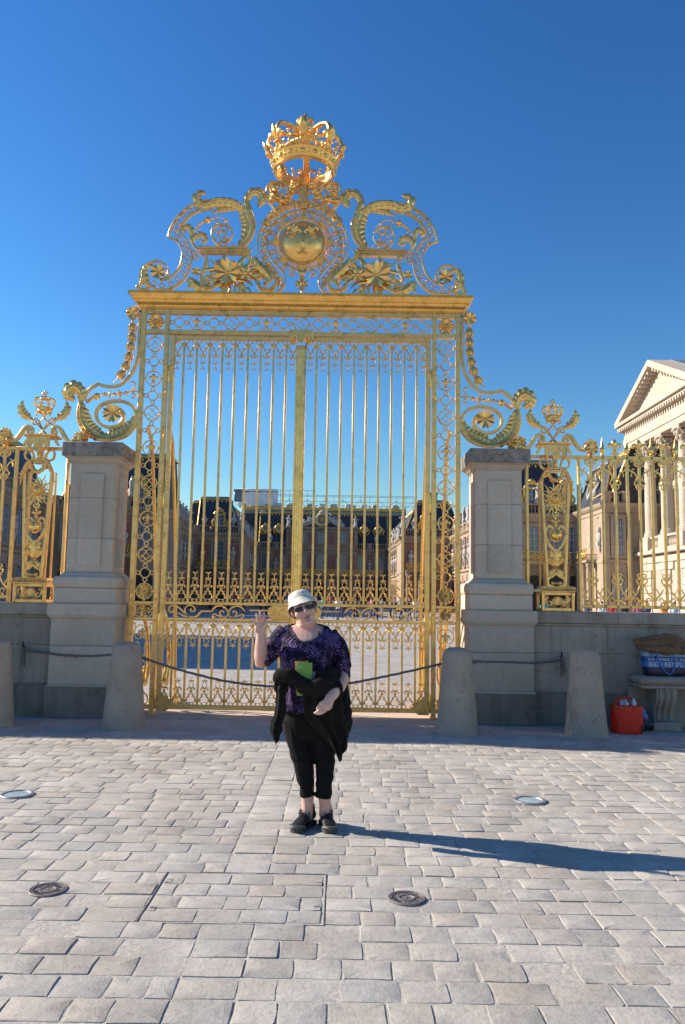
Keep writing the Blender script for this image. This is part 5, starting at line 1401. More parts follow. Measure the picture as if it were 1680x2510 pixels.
for g in (-1, 1):
    mb = MB()
    mb.tube(cr([(g * 1.0, 0, .2), (g * 1.7, -.1, -.2), (g * 2.6, 0, -.7), (g * 3.6, 0, -1.0)], 4), [.35, .45, .4, .2], 8); mb.ball((g * 1.3, -.1, .75), .26, .26, .3, 8, 6); mb.tube([(g * 1.5, -.2, .2), (g * 2.2, -.3, .4), (g * 2.3, -.3, -.2)], [.16, .14, .1], 6); mb.tube([(g * 2.2, -.2, -.5), (g * 2.9, -.3, -.1), (g * 3.4, -.2, -.9)], [.2, .18, .12], 6)
    part('reclining_statue', mb, M_STAT, clk)
    link('statue', statue_mesh(1), ctr, (ca + cw * (.5 + g * .47), .2, 12.8))
# round dormers of the centre roof and upper terrace with gilded parapet
for px in (647, 680, 892, 928):
    a_, b_2 = oeil_meshes(); o = link('round_dormer', a_, ctr, (XY(px, YA)[0] - xa0, .9, 11.6)); link('pane', b_2, o)
part('upper_terrace', MB().box(-3, LnA + 3, 3.0, 9, 15.2, 15.9), M_LEAD, ctr); part('rear_roof', MB().box(-5, LnA + 5, 3.2, 12, 8.0, 15.19), M_SLATE, ctr)
mb = MB().box(-3, LnA + 3, 2.75, 2.95, 15.8, 16.3, .03); part('gilded_parapet', mb, M_PGOLD, ctr)
mb = MB()
for k in range(int((LnA + 6) / .9)):
    x = -3 + .45 + .9 * k; mb.tube(cr([(x - .4, 2.7, 15.9), (x - .2, 2.7, 16.2), (x, 2.7, 16.0), (x + .2, 2.7, 16.2), (x + .4, 2.7, 15.9)], 3), .06, 5); mb.ball((x, 2.7, 16.4), .1 if k % 4 else .36, .1, .14 if k % 4 else .36, 7, 5)
stuff(part('parapet_ornament', mb, M_PGOLD, ctr))
# scaffold with tarpaulin on the roof
M_POLE = flat('scaffold_pole', (.45, .47, .5), .4, .8); M_TARP = flat('white_tarpaulin', (.78, .79, .82), .7, nz=.8, amp=.12)
sc_ = thing('roof_scaffold', 'scaffold of thin poles with a white tarpaulin box on the centre roof', 'scaffold', (xa0, YA + 4, 15.9))
x0s, x1s = XY(565, YA)[0] - xa0, XY(1020, YA)[0] - xa0
nb = 20
for k in range(nb + 1):
    x = x0s + (x1s - x0s) * k / nb; h = 3.4 if k < 9 else 2.6 + .2 * math.sin(k)
    part('pole', MB().tube([(x, 0, 0), (x, 0, h)], .05, 5), M_POLE, sc_)
    if k < nb: part('pole', MB().tube([(x, 0, .6 if k % 2 else 1.9), (x + (x1s - x0s) / nb, 0, 1.9 if k % 2 else .6)], .04, 5), M_POLE, sc_)
for z in (.9, 1.55, 2.4, 2.62): part('pole', MB().tube([(x0s, 0, z), (x1s, 0, z)], .045, 5), M_POLE, sc_)
part('pole', MB().tube([(x0s, 0, 3.35), (x0s + (x1s - x0s) * .45, 0, 3.35)], .045, 5), M_POLE, sc_)
tx0, tx1 = XY(572, YA)[0] - xa0, XY(670, YA)[0] - xa0
mb = MB(); n = 24
V = []
for j in range(7):
    for k in range(n + 1):
        x = tx0 + (tx1 - tx0) * k / n; V.append((x, -.6 + .12 * math.sin(k * 1.7 + j) * (1 - j / 9), .55 + 2.35 * j / 6 + (.08 * math.sin(k * .9) if j == 6 else 0)))
F = [(j * (n + 1) + k, j * (n + 1) + k + 1, (j + 1) * (n + 1) + k + 1, (j + 1) * (n + 1) + k) for j in range(6) for k in range(n)]
mb.add(V, F); mb.box(tx0, tx1, -.4, 1.6, .5, 2.85); mb.box(tx0 - .1, tx1 + .1, -.7, 1.7, 3.05, 3.45, .05)
part('tarpaulin', mb, M_TARP, sc_)
M_TANK = flat('milky_tank', (.62, .68, .68), .4, nz=2, amp=.1)
def tank(px, k):
    x = XY(px, YA)[0]; t = thing('ballast_tank', ['leftmost milky ballast tank on the roof scaffold', 'second milky ballast tank from the tarpaulin on the roof'][k] if k < 2 else ("third", "fourth", "fifth", "sixth", "seventh", "eighth", "ninth")[k - 2] + ' milky ballast tank from the tarpaulin on the roof', 'tank', (x, YA + 3.3, 15.93), 0, 'ballast tanks on the roof scaffold')
    part('tank_body', MB().box(-.48, .48, -.45, .45, .15, 1.05, .08), M_TANK, t); part('pallet', MB().box(-.52, .52, -.5, .5, 0, .149, .01), M_DARK, t)
    mb = MB()
    for j in range(5): x = -.5 + .25 * j; mb.box(x - .015, x + .015, -.51, -.48, .15, 1.08)
    for z in (.3, .6, .9): mb.box(-.5, .5, -.5, -.47, z, z + .03)
    part('cage', mb, M_POLE, t)
for k, px in enumerate((676, 710, 753, 785, 816, 852, 891, 920, 970)): tank(px, k)

# marble-court side ranges (receding), then the stepped blocks B, C and ranges D
def recede(label, pxn, Yn, pxf, Yf, left, **kw):
    """a range running away from the viewer; left ones face right, right ones face left"""
    a, b = Vector(XY(pxn, Yn)), Vector(XY(pxf, Yf)); Ln = (b - a).length
    if left: d = b - a; return block(label, a, math.atan2(d.y, d.x), Ln, 9, **kw)
    d = a - b; return block(label, b, math.atan2(d.y, d.x), Ln, 9, **kw)
recede('shaded left side range of the inner court, brick with statues', 594, YB + 8.1, 629, YA, True, zc=9.3, bays=6, statues=(.08, .25, .42, .6, .78), columns=False, roof=1.8, roofz=14.2, mans_ends=(0, 0))
recede('sunlit right side range of the inner court, brick with statues', 982, YB + 8.1, 953, YA, False, zc=9.3, bays=6, statues=(.2, .36, .52, .7, .86), columns=False, roof=1.8, roofz=14.2, mans_ends=(0, 0))
def front(label, pxa, pxb, Y, **kw):
    a, b = XY(pxa, Y)[0], XY(pxb, Y)[0]; return block(label, (a, Y), 0, b - a, 8, **kw)
front('left inner pavilion of red brick with gilded dormer under a slate roof', 473, 592, YB, zc=9.4, bays=1, roof=2.0, roofz=14.0, dormers=1, urns=(.2, .8), win_w=1.4, balcony=(.5, 5.3), chim=(.8,), statues=(.97,), mans_ends=(0, 1))
front('right inner pavilion of red brick with gilded dormer under a slate roof', 984, 1108, YB, zc=9.4, bays=1, roof=2.0, roofz=14.0, dormers=1, urns=(.25, .75), win_w=1.4, balcony=(.5, 5.6), chim=(.7,), statues=(.03,), mans_ends=(1, 0))
recede('shaded left court range of brick with busts and rooftop statues', 404, YC + 8.1, 470, YB, True, zc=9.4, bays=7, statues=(.1, .22, .35, .5, .62, .75, .9), roof=1.8, roofz=13.6, columns=True, mans_ends=(0, 0))
recede('sunlit right court range of brick with busts and rooftop statues', 1180, YC + 8.1, 1108, YB, False, zc=9.4, bays=7, statues=(.1, .25, .4, .55, .7, .85), roof=1.8, roofz=13.6, mans_ends=(0, 0))
front('left outer pavilion in shade behind the left pier', 118, 395, YC, zc=9.5, bays=3, roof=2.0, roofz=14.6, dormers=2, win_w=1.5, balcony=(2.0, 8.0), statues=(.3, .7), chim=(.3,), mans_ends=(1, 0))
front('right outer pavilion with balustrade and gilded dormer, behind the right pilaster', 1190, 1432, YC, zc=9.5, bays=5, roof=2.0, roofz=14.6, dormers=3, win_w=1.5, balcony=(1.0, 7.5), statues=(.55, .98), chim=(.1, .2), mans_ends=(0, 1))
recede('shaded brick range at the far left behind the railing', -60, 55.0, 118, YC, True, zc=9.6, bays=5, roof=1.8, roofz=14.5, columns=False, mans_ends=(0, 0))
recede('sunlit stone range with gilded balcony beyond the right railing', 1483, YD + .3, 1432, YC, False, zc=9.6, bays=2, statues=(.3, .6), balcony=(1.5, 6.0), columns=True, roof=1.8, roofz=14.2, mans_ends=(0, 0), dormers=1)
front('narrow shaded brick end wall beside the columned pavilion', 1484, 1550, YD, zc=9.6, bays=1, win_w=.9, columns=False, roof=1.0, roofz=13.0)

# ------------------------------------------------------------------ columned pavilion on the right (front faces left, into the court)
def pavilion(label, x, y0, y1, right, heavy=True):
    """temple front along y; local x runs along the front, front at local y = 0"""
    Ln = y1 - y0
    t = thing('columned_pavilion', label, 'pavilion', (x, y1 if right else y0, 0), -PI / 2 if right else PI / 2, 'columned pavilions of the palace')
    z1, z2, z3 = 5.3, 6.7, 14.2
    mb = MB(); part('upper_wall', MB().box(0, Ln, 2.2, 16, z1, 16.0), M_PST2, t)
    nb = 4; bw = Ln / nb
    # rusticated ground floor with arches: every course a block
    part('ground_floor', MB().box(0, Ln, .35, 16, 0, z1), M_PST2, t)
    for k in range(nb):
        xc = bw * (k + .5); r = bw * .29
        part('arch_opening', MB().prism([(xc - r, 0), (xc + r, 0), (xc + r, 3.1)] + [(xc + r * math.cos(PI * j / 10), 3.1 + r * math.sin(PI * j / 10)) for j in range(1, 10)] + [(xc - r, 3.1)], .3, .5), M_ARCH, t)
        for j in range(9):
            zc0 = .02 + j * .58; zc1 = zc0 + .54
            rr_ = r + .02 if zc0 < 3.1 else (math.sqrt(max(0, (r + .1) ** 2 - (zc0 - 3.1) ** 2)) if zc0 - 3.1 < r else 0)
            if rr_ > .1:
                part('rusticated_block', MB().box(bw * k + .02, xc - rr_, .2, .36, zc0, zc1, .03), M_PST2, t); part('rusticated_block', MB().box(xc + rr_, bw * (k + 1) - .02, .2, .36, zc0, zc1, .03), M_PST2, t)
            else: part('rusticated_block', MB().box(bw * k + .02, bw * (k + 1) - .02, .2, .36, zc0, zc1, .03), M_PST2, t)
    part('ledge', MB().box(-.2, Ln + .2, -.15, 2.6, z1, z1 + .3, .05), M_PST2, t)
    # balustrade between column pedestals, columns, entablature, pediment
    B = baluster_mesh()
    cols = [bw * (k + .0) + .0 for k in range(nb + 1)]
    cols = [.9 + (Ln - 1.8) * k / nb for k in range(nb + 1)]
    for k, xc in enumerate(cols):
        part('column_pedestal', MB().box(xc - .55, xc + .55, -.1, 1.0, z1 + .301, z2 - .01, .04), M_PST2, t)
        prof = [(.56, 0), (.56, .15), (.5, .2), (.52, .3), (.44, .4), (.44, 2.5), (.40, 5.0), (.36, 6.4), (.42, 6.45), (.36, 6.52)]
        c = part('column', cached('bigcol', lambda: MB().lathe(prof, (0, 0, 0), 24)), M_PST2, t, (xc, .45, z2))
        def cap():
            m = MB().lathe([(.36, 6.5), (.42, 6.9), (.52, 7.2)], (0, 0, 0), 12)
            for j in range(8):
                a = 2 * PI * j / 8
                for z, rr2 in ((6.52, .46), (6.85, .54)):
                    m.ball((math.cos(a + (z > 6.6) * .39) * rr2, math.sin(a + (z > 6.6) * .39) * rr2, z + .16), .13, .13, .2, 6, 4)
            for sx in (-1, 1):
                for sy in (-1, 1): m.ball((sx * .5, sy * .5, 7.22), .15, .15, .13, 6, 4)
            m.box(-.6, .6, -.6, .6, 7.3, 7.5, .03); return m
        link('capital', cached('capm', lambda: cap().mesh('capital', M_PST2)), c)
        if k < nb:
            mb = MB().box(xc + .56, cols[k + 1] - .56, .1, .5, z2 - .2, z2 - .02, .02).box(xc + .56, cols[k + 1] - .56, .1, .5, z1 + .302, z1 + .45, .02)
            for j in range(7): q = xc + .7 + (cols[k + 1] - xc - 1.4) * j / 6; mb.add([(a + q, b + .3, c_ * 1.1 + z1 + .45) for a, b, c_ in B.v], B.f)
            part('balustrade', mb, M_PST2, t)
            xm = (xc + cols[k + 1]) / 2; window(t, xm, z2 + .3, 1.3, 3.3, y=2.15); part('window_pediment', MB().prism([(xm - 1.0, z2 + 3.95), (xm + 1.0, z2 + 3.95), (xm + .9, z2 + 4.15), (xm, z2 + 4.6), (xm - .9, z2 + 4.15)], 1.85, 2.2), M_PST2, t)
    part('entablature', MB().box(.2, Ln - .2, -.15, 16, z3, z3 + .5, .02).box(.2, Ln - .2, -.22, 16, z3 + .501, z3 + .95, .02).box(.22, Ln - .22, -.12, 16, z3 + .951, z3 + 1.6), M_PST2, t)
    part('cornice', MB().box(-.3, Ln + .3, -.75, 16.5, z3 + 2.05, z3 + 2.35, .04).box(-.2, Ln + .2, -.55, 16.2, z3 + 1.85, z3 + 2.049), M_PST2, t)
    mb = MB(); n = int(Ln / .42)
    for k in range(n): q = (k + .5) * Ln / n; mb.box(q - .1, q + .1, -.62, -.1, z3 + 1.6, z3 + 1.849)
    stuff(part('modillions', mb, M_PST2, t))
    zp = z3 + 2.351; ap = zp + 3.2
    part('tympanum', MB().prism([(.2, zp), (Ln - .2, zp), (Ln / 2, ap - .35)], .1, 1.0), M_PST2, t)
    for g in (0, 1):
        x0 = -.3 if g == 0 else Ln + .3
        part('raking_cornice', MB().prism([(x0, zp), (x0, zp + .12), (Ln / 2, ap + .25), (Ln / 2, ap - .25), (x0 + (1.0 if g == 0 else -1.0), zp)], -.75, 1.0), M_PST2, t)
        mb = MB(); n = 15
        for k in range(1, n): f = k / n; q = x0 + (Ln / 2 - x0) * f; zz = zp + (ap - .25 - zp) * f; mb.box(q - .1, q + .1, -.6, .1, zz - .32, zz + .02)
        stuff(part('modillions', mb, M_PST2, t))
    part('roof', MB().prism([(-.45, zp + .15), (Ln + .45, zp + .15), (Ln / 2, ap + .3)], 1.0, 16), M_LEAD, t)
    part('roof_hatch', MB().box(Ln * .62, Ln * .8, 4, 6, ap - 1.5, ap - .2), M_PST2, t)
    return t
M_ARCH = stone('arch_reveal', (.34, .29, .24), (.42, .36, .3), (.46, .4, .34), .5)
pav = pavilion('sunlit columned pavilion with a pediment at the right edge of the photo', at(1600, 1400, 60.0).x - .1, 50.6, 64.9, True)
# unseen left wing, placed and sized so its shadow crosses the courtyard
block('left forecourt wing beyond the photo edge whose shadow crosses the courtyard', (-24.0, 24.0), PI / 2, 13.0, 12, zc=12.6, bays=4, roof=1.8, roofz=14.6, columns=False, mans_ends=(.2, .2))
# ================================================================== people
def voxel(mb, size, smooth=3, name='body', fac=.6):
    """one continuous skin over overlapping solids"""
    me = bpy.data.meshes.new('tmp'); me.from_pydata(mb.v, [], mb.f)
    bm = bmesh.new(); bm.from_mesh(me); bmesh.ops.recalc_face_normals(bm, faces=bm.faces); bm.to_mesh(me); bm.free()
    o = bpy.data.objects.new('tmp', me); COL.objects.link(o)
    m = o.modifiers.new('r', 'REMESH'); m.mode = 'VOXEL'; m.voxel_size = size
    if smooth: s = o.modifiers.new('s', 'SMOOTH'); s.iterations = smooth; s.factor = fac
    dg = bpy.context.evaluated_depsgraph_get()
    out = bpy.data.meshes.new_from_object(o.evaluated_get(dg)); out.name = name
    bpy.data.objects.remove(o); bpy.data.meshes.remove(me)
    out.polygons.foreach_set('use_smooth', [True] * len(out.polygons))
    return out
def rings_z(mb, rows, n=28):
    """loft of ellipses: (z, cx, cy, rx, ry)"""
    return mb.sweep([[(cx + rx * math.cos(2 * PI * k / n), cy + ry * math.sin(2 * PI * k / n), z) for k in range(n)] for z, cx, cy, rx, ry in rows])
def limb(mb, pts, r, n=14, sub=6):
    return mb.tube(cr(pts, sub), r, n)
def displace(me, fn):
    """push vertices along their normals by fn(co, normal)"""
    ds = [(v.co + v.normal * fn(v.co, v.normal)) for v in me.vertices]
    for v, c in zip(me.vertices, ds): v.co = c
    me.update()
def nz(p, f, s=0.0): return noise.noise(Vector((p.x * f + s, p.y * f, p.z * f)))
# ---- materials
def skin_mat():
    m, N, L, b = new_mat('skin'); P = coords(N)
    n = tex_noise(N, L, 22, 5, .6, P); r = ramp_node(N, [(.3, (.60, .34, .27)), (.7, (.69, .44, .36))]); L.new(n.outputs[0], r.inputs[0])
    n2 = tex_noise(N, L, 6, 3, .5, P); r2 = ramp_node(N, [(.45, (1, 1, 1)), (.7, (1.0, .82, .80))]); L.new(n2.outputs[0], r2.inputs[0])
    L.new(mix_col(N, L, 1.0, r.outputs[0], r2.outputs[0], 'MULTIPLY'), b.inputs['Base Color'])
    b.inputs['Roughness'].default_value = .5; b.inputs['Subsurface Weight'].default_value = .12; b.inputs['Subsurface Radius'].default_value = (.012, .005, .003); b.inputs['Subsurface Scale'].default_value = .5
    n3 = tex_noise(N, L, 260, 3, .6, P); bump(N, L, n3.outputs[0], b, .0012, .35)
    return m
M_SKIN = skin_mat()
def paisley():
    m, N, L, b = new_mat('purple_paisley'); P = coords(N)
    d = tex_noise(N, L, 9, 3, .5, P)
    vm = N.new('ShaderNodeVectorMath'); vm.operation = 'MULTIPLY_ADD'; vm.inputs[1].default_value = (.09, .09, .09); L.new(d.outputs[1], vm.inputs[0]); L.new(P, vm.inputs[2])
    v = N.new('ShaderNodeTexVoronoi'); v.inputs['Scale'].default_value = 15; L.new(vm.outputs[0], v.inputs['Vector'])
    w = N.new('ShaderNodeMath'); w.operation = 'MULTIPLY'; w.inputs[1].default_value = 42; L.new(v.outputs['Distance'], w.inputs[0])
    s = N.new('ShaderNodeMath'); s.operation = 'SINE'; L.new(w.outputs[0], s.inputs[0])
    v2 = N.new('ShaderNodeTexVoronoi'); v2.inputs['Scale'].default_value = 70; L.new(vm.outputs[0], v2.inputs['Vector'])
    r1 = ramp_node(N, [(.0, (.005, .004, .014)), (.66, (.008, .006, .026)), (.82, (.085, .04, .14)), (.96, (.36, .24, .46))])
    mr = N.new('ShaderNodeMapRange'); mr.inputs['From Min'].default_value = -1; mr.inputs['From Max'].default_value = 1; L.new(s.outputs[0], mr.inputs['Value']); L.new(mr.outputs[0], r1.inputs[0])
    r2 = ramp_node(N, [(.0, (.50, .38, .60)), (.12, (.18, .09, .26)), (.24, (.006, .005, .02))]); L.new(v2.outputs['Distance'], r2.inputs[0])
    n = tex_noise(N, L, 13, 3, .5, P); r3 = ramp_node(N, [(.44, (0, 0, 0)), (.58, (1, 1, 1))]); L.new(n.outputs[0], r3.inputs[0])
    c = mix_col(N, L, r3.outputs[0], r1.outputs[0], r2.outputs[0])
    n4 = tex_noise(N, L, 5, 2, .5, P); r4 = ramp_node(N, [(.35, (.62, .68, 1.05)), (.65, (1.0, .82, .86))]); L.new(n4.outputs[0], r4.inputs[0])
    L.new(mix_col(N, L, 1.0, c, r4.outputs[0], 'MULTIPLY'), b.inputs['Base Color']); b.inputs['Roughness'].default_value = .75; b.inputs['Specular IOR Level'].default_value = .15
    return m
M_BLOUSE = paisley()
M_BLACK = flat('black_trousers', (.0085, .0085, .009), .9, nz=60, amp=.3, bmp=.002, spec=.15)
M_JACKET = flat('charcoal_fleece', (.016, .0145, .0135), .95, nz=150, amp=.4, bmp=.003, spec=.12)
M_HAT = flat('cream_cotton', (.66, .62, .53), .85, nz=300, amp=.08, bmp=.001)
M_LENS2, _n, _l, _b = new_mat('dark_lens'); _b.inputs['Base Color'].default_value = (.03, .016, .010, 1); _b.inputs['Roughness'].default_value = .12; _b.inputs['Specular IOR Level'].default_value = .35
M_FRAME = flat('black_frame', (.01, .01, .01), .3)
M_SHOE = flat('black_shoe', (.012, .012, .013), .45, nz=50, amp=.4); M_TOE = flat('grey_rubber', (.075, .075, .08), .5); M_SOLE = flat('shoe_sole', (.05, .05, .052), .7)
M_HAIR = flat('auburn_hair', (.16, .07, .035), .6, nz=80, amp=.4)
M_LIP = flat('lips', (.48, .20, .17), .45)

OX, OY = -.24, 5.72
def L3(x, y, z):
    f = (OY + y) / OY                      # measured on the plane of the trunk, moved along the line of sight
    return (x * f - OX, y, CAM_H + (z - CAM_H) * f)
# ---- head (built upright, then tilted)
HM = Matrix.Translation((-.271 - OX, -.03, 1.532)) @ Matrix.Rotation(R(-17), 4, 'Y') @ Matrix.Rotation(R(8), 4, 'Z') @ Matrix.Diagonal((1.06, 1.04, .95, 1))
body = MB()
h = MB()
h.ball((0, .025, .045), .076, .094, .095, 20, 14); h.ball((0, -.018, -.01), .071, .078, .098, 20, 14); h.ball((0, -.022, -.075), .058, .058, .05, 16, 10); h.ball((0, -.005, -.105), .062, .065, .045, 16, 10)
for g in (-1, 1):
    h.ball((g * .04, -.062, -.03), .032, .028, .034, 14, 10); h.ball((g * .079, .012, -.005), .011, .022, .032, 10, 8); h.ball((g * .012, -.104, -.027), .0105, .011, .009, 8, 6); h.ball((g * .035, -.082, .03), .03, .013, .009, 10, 6)
h.tube([(0, -.085, .03), (0, -.1, .005), (0, -.116, -.022), (0, -.1, -.034)], [.011, .012, .0145, .009], 10); h.ball((0, -.083, -.102), .024, .02, .018, 12, 8); h.ball((0, -.086, -.06), .03, .014, .012, 12, 8)
h.xf(HM); body.add(h.v, h.f)
# ---- neck, trunk, arms, legs
limb(body, [L3(-.262, -.0, 1.46), L3(-.25, .0, 1.40), L3(-.243, .01, 1.33)], [.064, .068, .08], 16)
rings_z(body, [(1.425, -.003, .0, .07, .055), (1.405, -.003, .0, .13, .065), (1.37, -.003, -.005, .17, .088), (1.32, -.003, -.018, .178, .118), (1.25, -.003, -.03, .18, .14), (1.18, -.003, -.035, .178, .15), (1.1, .0, -.03, .17, .145), (1.0, .01, -.02, .175, .15), (.9, .025, -.01, .165, .13), (.82, .035, .0, .16, .125), (.74, .04, .005, .15, .11)])
limb(body, [L3(-.39, .0, 1.365), L3(-.47, -.01, 1.27), L3(-.565, -.03, 1.135)], [.06, .056, .048]); limb(body, [L3(-.565, -.03, 1.13), L3(-.572, -.065, 1.19), L3(-.574, -.095, 1.27), L3(-.576, -.115, 1.345)], [.046, .05, .044, .034])
limb(body, [L3(-.09, .0, 1.365), L3(-.02, .0, 1.24), L3(.022, -.01, 1.06)], [.062, .06, .05]); limb(body, [L3(.022, -.01, 1.07), L3(.002, -.14, 1.0), L3(-.033, -.235, .95), L3(-.072, -.30, .895)], [.05, .05, .043, .034])
for xs, zs, rs in (((-.275, -.262, -.235, -.222, -.213, -.213), (.8, .6, .42, .3, .17, .06), (.08, .08, .062, .056, .042, .036)), ((-.13, -.108, -.098, -.098, -.09, -.09), (.8, .6, .42, .3, .17, .06), (.08, .08, .065, .058, .042, .036))):
    limb(body, [L3(x, .02 if z > .1 else .03, z) for x, z in zip(xs, zs)], rs)
# ---- raised hand, palm to the viewer
def hand_up(mb):
    c = Vector(L3(-.584, -.128, 1.398))
    mb.ball(tuple(c), .042, .017, .046, 16, 12); mb.ball((c.x + .012, c.y - .006, c.z - .02), .027, .017, .03, 12, 9); mb.ball((c.x - .018, c.y - .004, c.z - .012), .022, .016, .034, 12, 9)
    limb(mb, [L3(-.576, -.115, 1.34), (c.x - .0, c.y + .004, c.z - .03)], [.034, .03])
    for (bx, bz), (tx, tz), r, bend in (((-.560, 1.428), (-.556, 1.497), .0098, -.012), ((-.580, 1.434), (-.587, 1.507), .010, -.010), ((-.600, 1.428), (-.613, 1.492), .0095, -.014), ((-.617, 1.414), (-.641, 1.458), .0085, -.016)):
        b0 = Vector(L3(bx, -.13, bz)); t0 = Vector(L3(tx, -.16, tz)); mid = b0.lerp(t0, .45) + Vector((0, -.004, 0)); m2 = b0.lerp(t0, .75) + Vector((0, bend * .4, 0))
        mb.tube([b0 - Vector((0, 0, .02)), b0, mid, m2, t0, t0 + (t0 - m2) * .25], [r * 1.1, r * 1.05, r, r * .92, r * .82, r * .4], 10)
    mb.tube([L3(-.568, -.135, 1.378), L3(-.552, -.145, 1.40), L3(-.540, -.152, 1.428), L3(-.534, -.156, 1.452), L3(-.532, -.157, 1.459)], [.017, .0145, .0115, .009, .004], 10)
hand_up(body)
# ---- lowered hand gripping the folded jacket
def hand_down(mb):
    w = Vector(L3(-.072, -.30, .895)); k = Vector(L3(-.088, -.315, .848)); 
    mb.tube([w + Vector((.005, 0, .01)), w.lerp(k, .5), k, k + Vector((-.012, -.006, -.018))], [.034, .036, .038, .03], 14, sq=.8)
    for i, (dx, dz, r) in enumerate(((.014, -.018, .0095), (-.002, -.026, .010), (-.018, -.026, .0098), (-.032, -.016, .0088))):
        b0 = k + Vector((dx - .004, -.01, dz * .6)); p1 = b0 + Vector((-.022, -.006, -.024)); p2 = p1 + Vector((-.022, .012, -.016)); p3 = p2 + Vector((-.012, .022, -.002))
        mb.tube([k + Vector((dx * .5, 0, dz * .2)), b0, p1, p2, p3], [r * 1.2, r * 1.1, r, r * .9, r * .6], 10)
    mb.tube([w + Vector((-.018, -.006, -.006)), k + Vector((-.04, -.012, .018)), k + Vector((-.058, -.012, -.004)), k + Vector((-.07, -.006, -.026))], [.014, .013, .011, .007], 10)
hand_down(body)
me = voxel(body, .0045, 2, 'person', .5)
me.materials.append(M_SKIN)
person = tag(link('person', me, None, (OX, OY, 0)), 'waving person in cream bucket hat, purple blouse and black trousers', 'person')
# ---- hat
hat = MB(); n = 40; rows = []
for r, z in ((.128, .018), (.131, .02), (.118, .045), (.106, .07), (.102, .085), (.1, .088), (.1, .098), (.096, .122), (.088, .14), (.068, .15), (.03, .154), (.0, .154)):
    row = []
    for k in range(n):
        a = 2 * PI * k / n; w = 1 + .012 * math.sin(5 * a + z * 40) + .01 * noise.noise(Vector((math.cos(a) * 3, math.sin(a) * 3, z * 30)))
        dz = .012 * math.cos(a * 2) * (1 if r > .11 else .3) + .006 * noise.noise(Vector((math.cos(a) * 4, math.sin(a) * 4, z * 20 + 5)))
        row.append((math.cos(a) * r * w * .93, .015 + math.sin(a) * r * w * 1.05, z + dz - (.012 if r > .11 and math.sin(a) > .3 else 0)))
    rows.append(row)
hat.sweep(rows, cap=False)
inner = [[(x * .975, .015 + (y - .015) * .975, z + .002) for x, y, z in row] for row in rows[:6]]
hat.sweep([rows[0], inner[0]], cap=False); hat.sweep(inner, cap=False)
hat.xf(HM @ Matrix.Translation((0, -.004, -.006)) @ Matrix.Rotation(R(-23), 4, 'X') @ Matrix.Diagonal((.88, .98, 1.0, 1)))
hat_o = part('bucket_hat', hat, M_HAT, person, ang=80)
mb = MB().tube([(math.cos(2 * PI * k / 40) * .1 * .945, .015 + math.sin(2 * PI * k / 40) * .1 * 1.065, .088) for k in range(40)], .0022, 5, True); mb.xf(HM @ Matrix.Translation((0, -.004, -.006)) @ Matrix.Rotation(R(-23), 4, 'X') @ Matrix.Diagonal((.88, .98, 1.0, 1))); part('hat_seam', mb, M_HAT, hat_o)
# ---- hair, sunglasses, lips
mb = MB()
for k in range(60):
    a = R(-25 + 230 * k / 59); x, y = math.cos(a) * .079, .02 + math.sin(a) * .092
    mb.tube([(x, y, .06), (x * 1.04, y * 1.03, .01), (x * 1.0, y, -.035 - .02 * rnd.random())], [.009, .01, .003], 5)
mb.xf(HM); part('hair', mb, M_HAIR, person)
gl = link('sunglasses', None, person)
for g in (-1, 1):
    m = MB(); out = [(-.03, .006), (-.025, .012), (-.005, .0145), (.02, .0125), (.03, .005), (.028, -.007), (.018, -.0145), (-.006, -.0145), (-.023, -.01), (-.03, -.002)]
    P = cr([(x, z) for x, z in out], 3, True)
    f = [(g * .034 + p.x * (1 if g < 0 else -1) * -1, -.108 + .5 * (abs(g * .034 + p.x) ** 2) * 6, .006 + p.y) for p in P]
    m.add(f + [(x, y + .004, z) for x, y, z in f], [tuple(range(len(f))), tuple(range(2 * len(f) - 1, len(f) - 1, -1))] + [(k, len(f) + k, len(f) + (k + 1) % len(f), (k + 1) % len(f)) for k in range(len(f))])
    m.xf(HM); part('lens', m, M_LENS2, gl, ang=30)
    m = MB().tube(f, .0028, 6, True); m.tube(cr([(g * .064, -.095, .012), (g * .08, -.06, .012), (g * .083, .0, .008), (g * .081, .03, -.004)], 4), .003, 6)
    if g > 0: m.tube(cr([(-.007, -.107, .01), (0, -.109, .013), (.007, -.107, .01)], 4), .003, 6)
    m.xf(HM); part('spectacle_frame', m, M_FRAME, gl)
m = MB().ball((0, -.0985, -.0585), .024, .007, .0045, 14, 8).ball((-.002, -.0975, -.0695), .02, .008, .0058, 14, 8); m.xf(HM); part('lips', m, M_LIP, person)
m = MB().ball((0, -.0998, -.0638), .016, .003, .0016, 12, 6); m.xf(HM); part('mouth_gap', m, M_FRAME, person)
for g in (-1, 1):
    m = MB().tube(cr([(g * .015, -.096, .032), (g * .035, -.094, .038), (g * .056, -.08, .031)], 4), [.003, .004, .002], 6, sq=.6); m.xf(HM); part('eyebrow', m, M_HAIR, person)
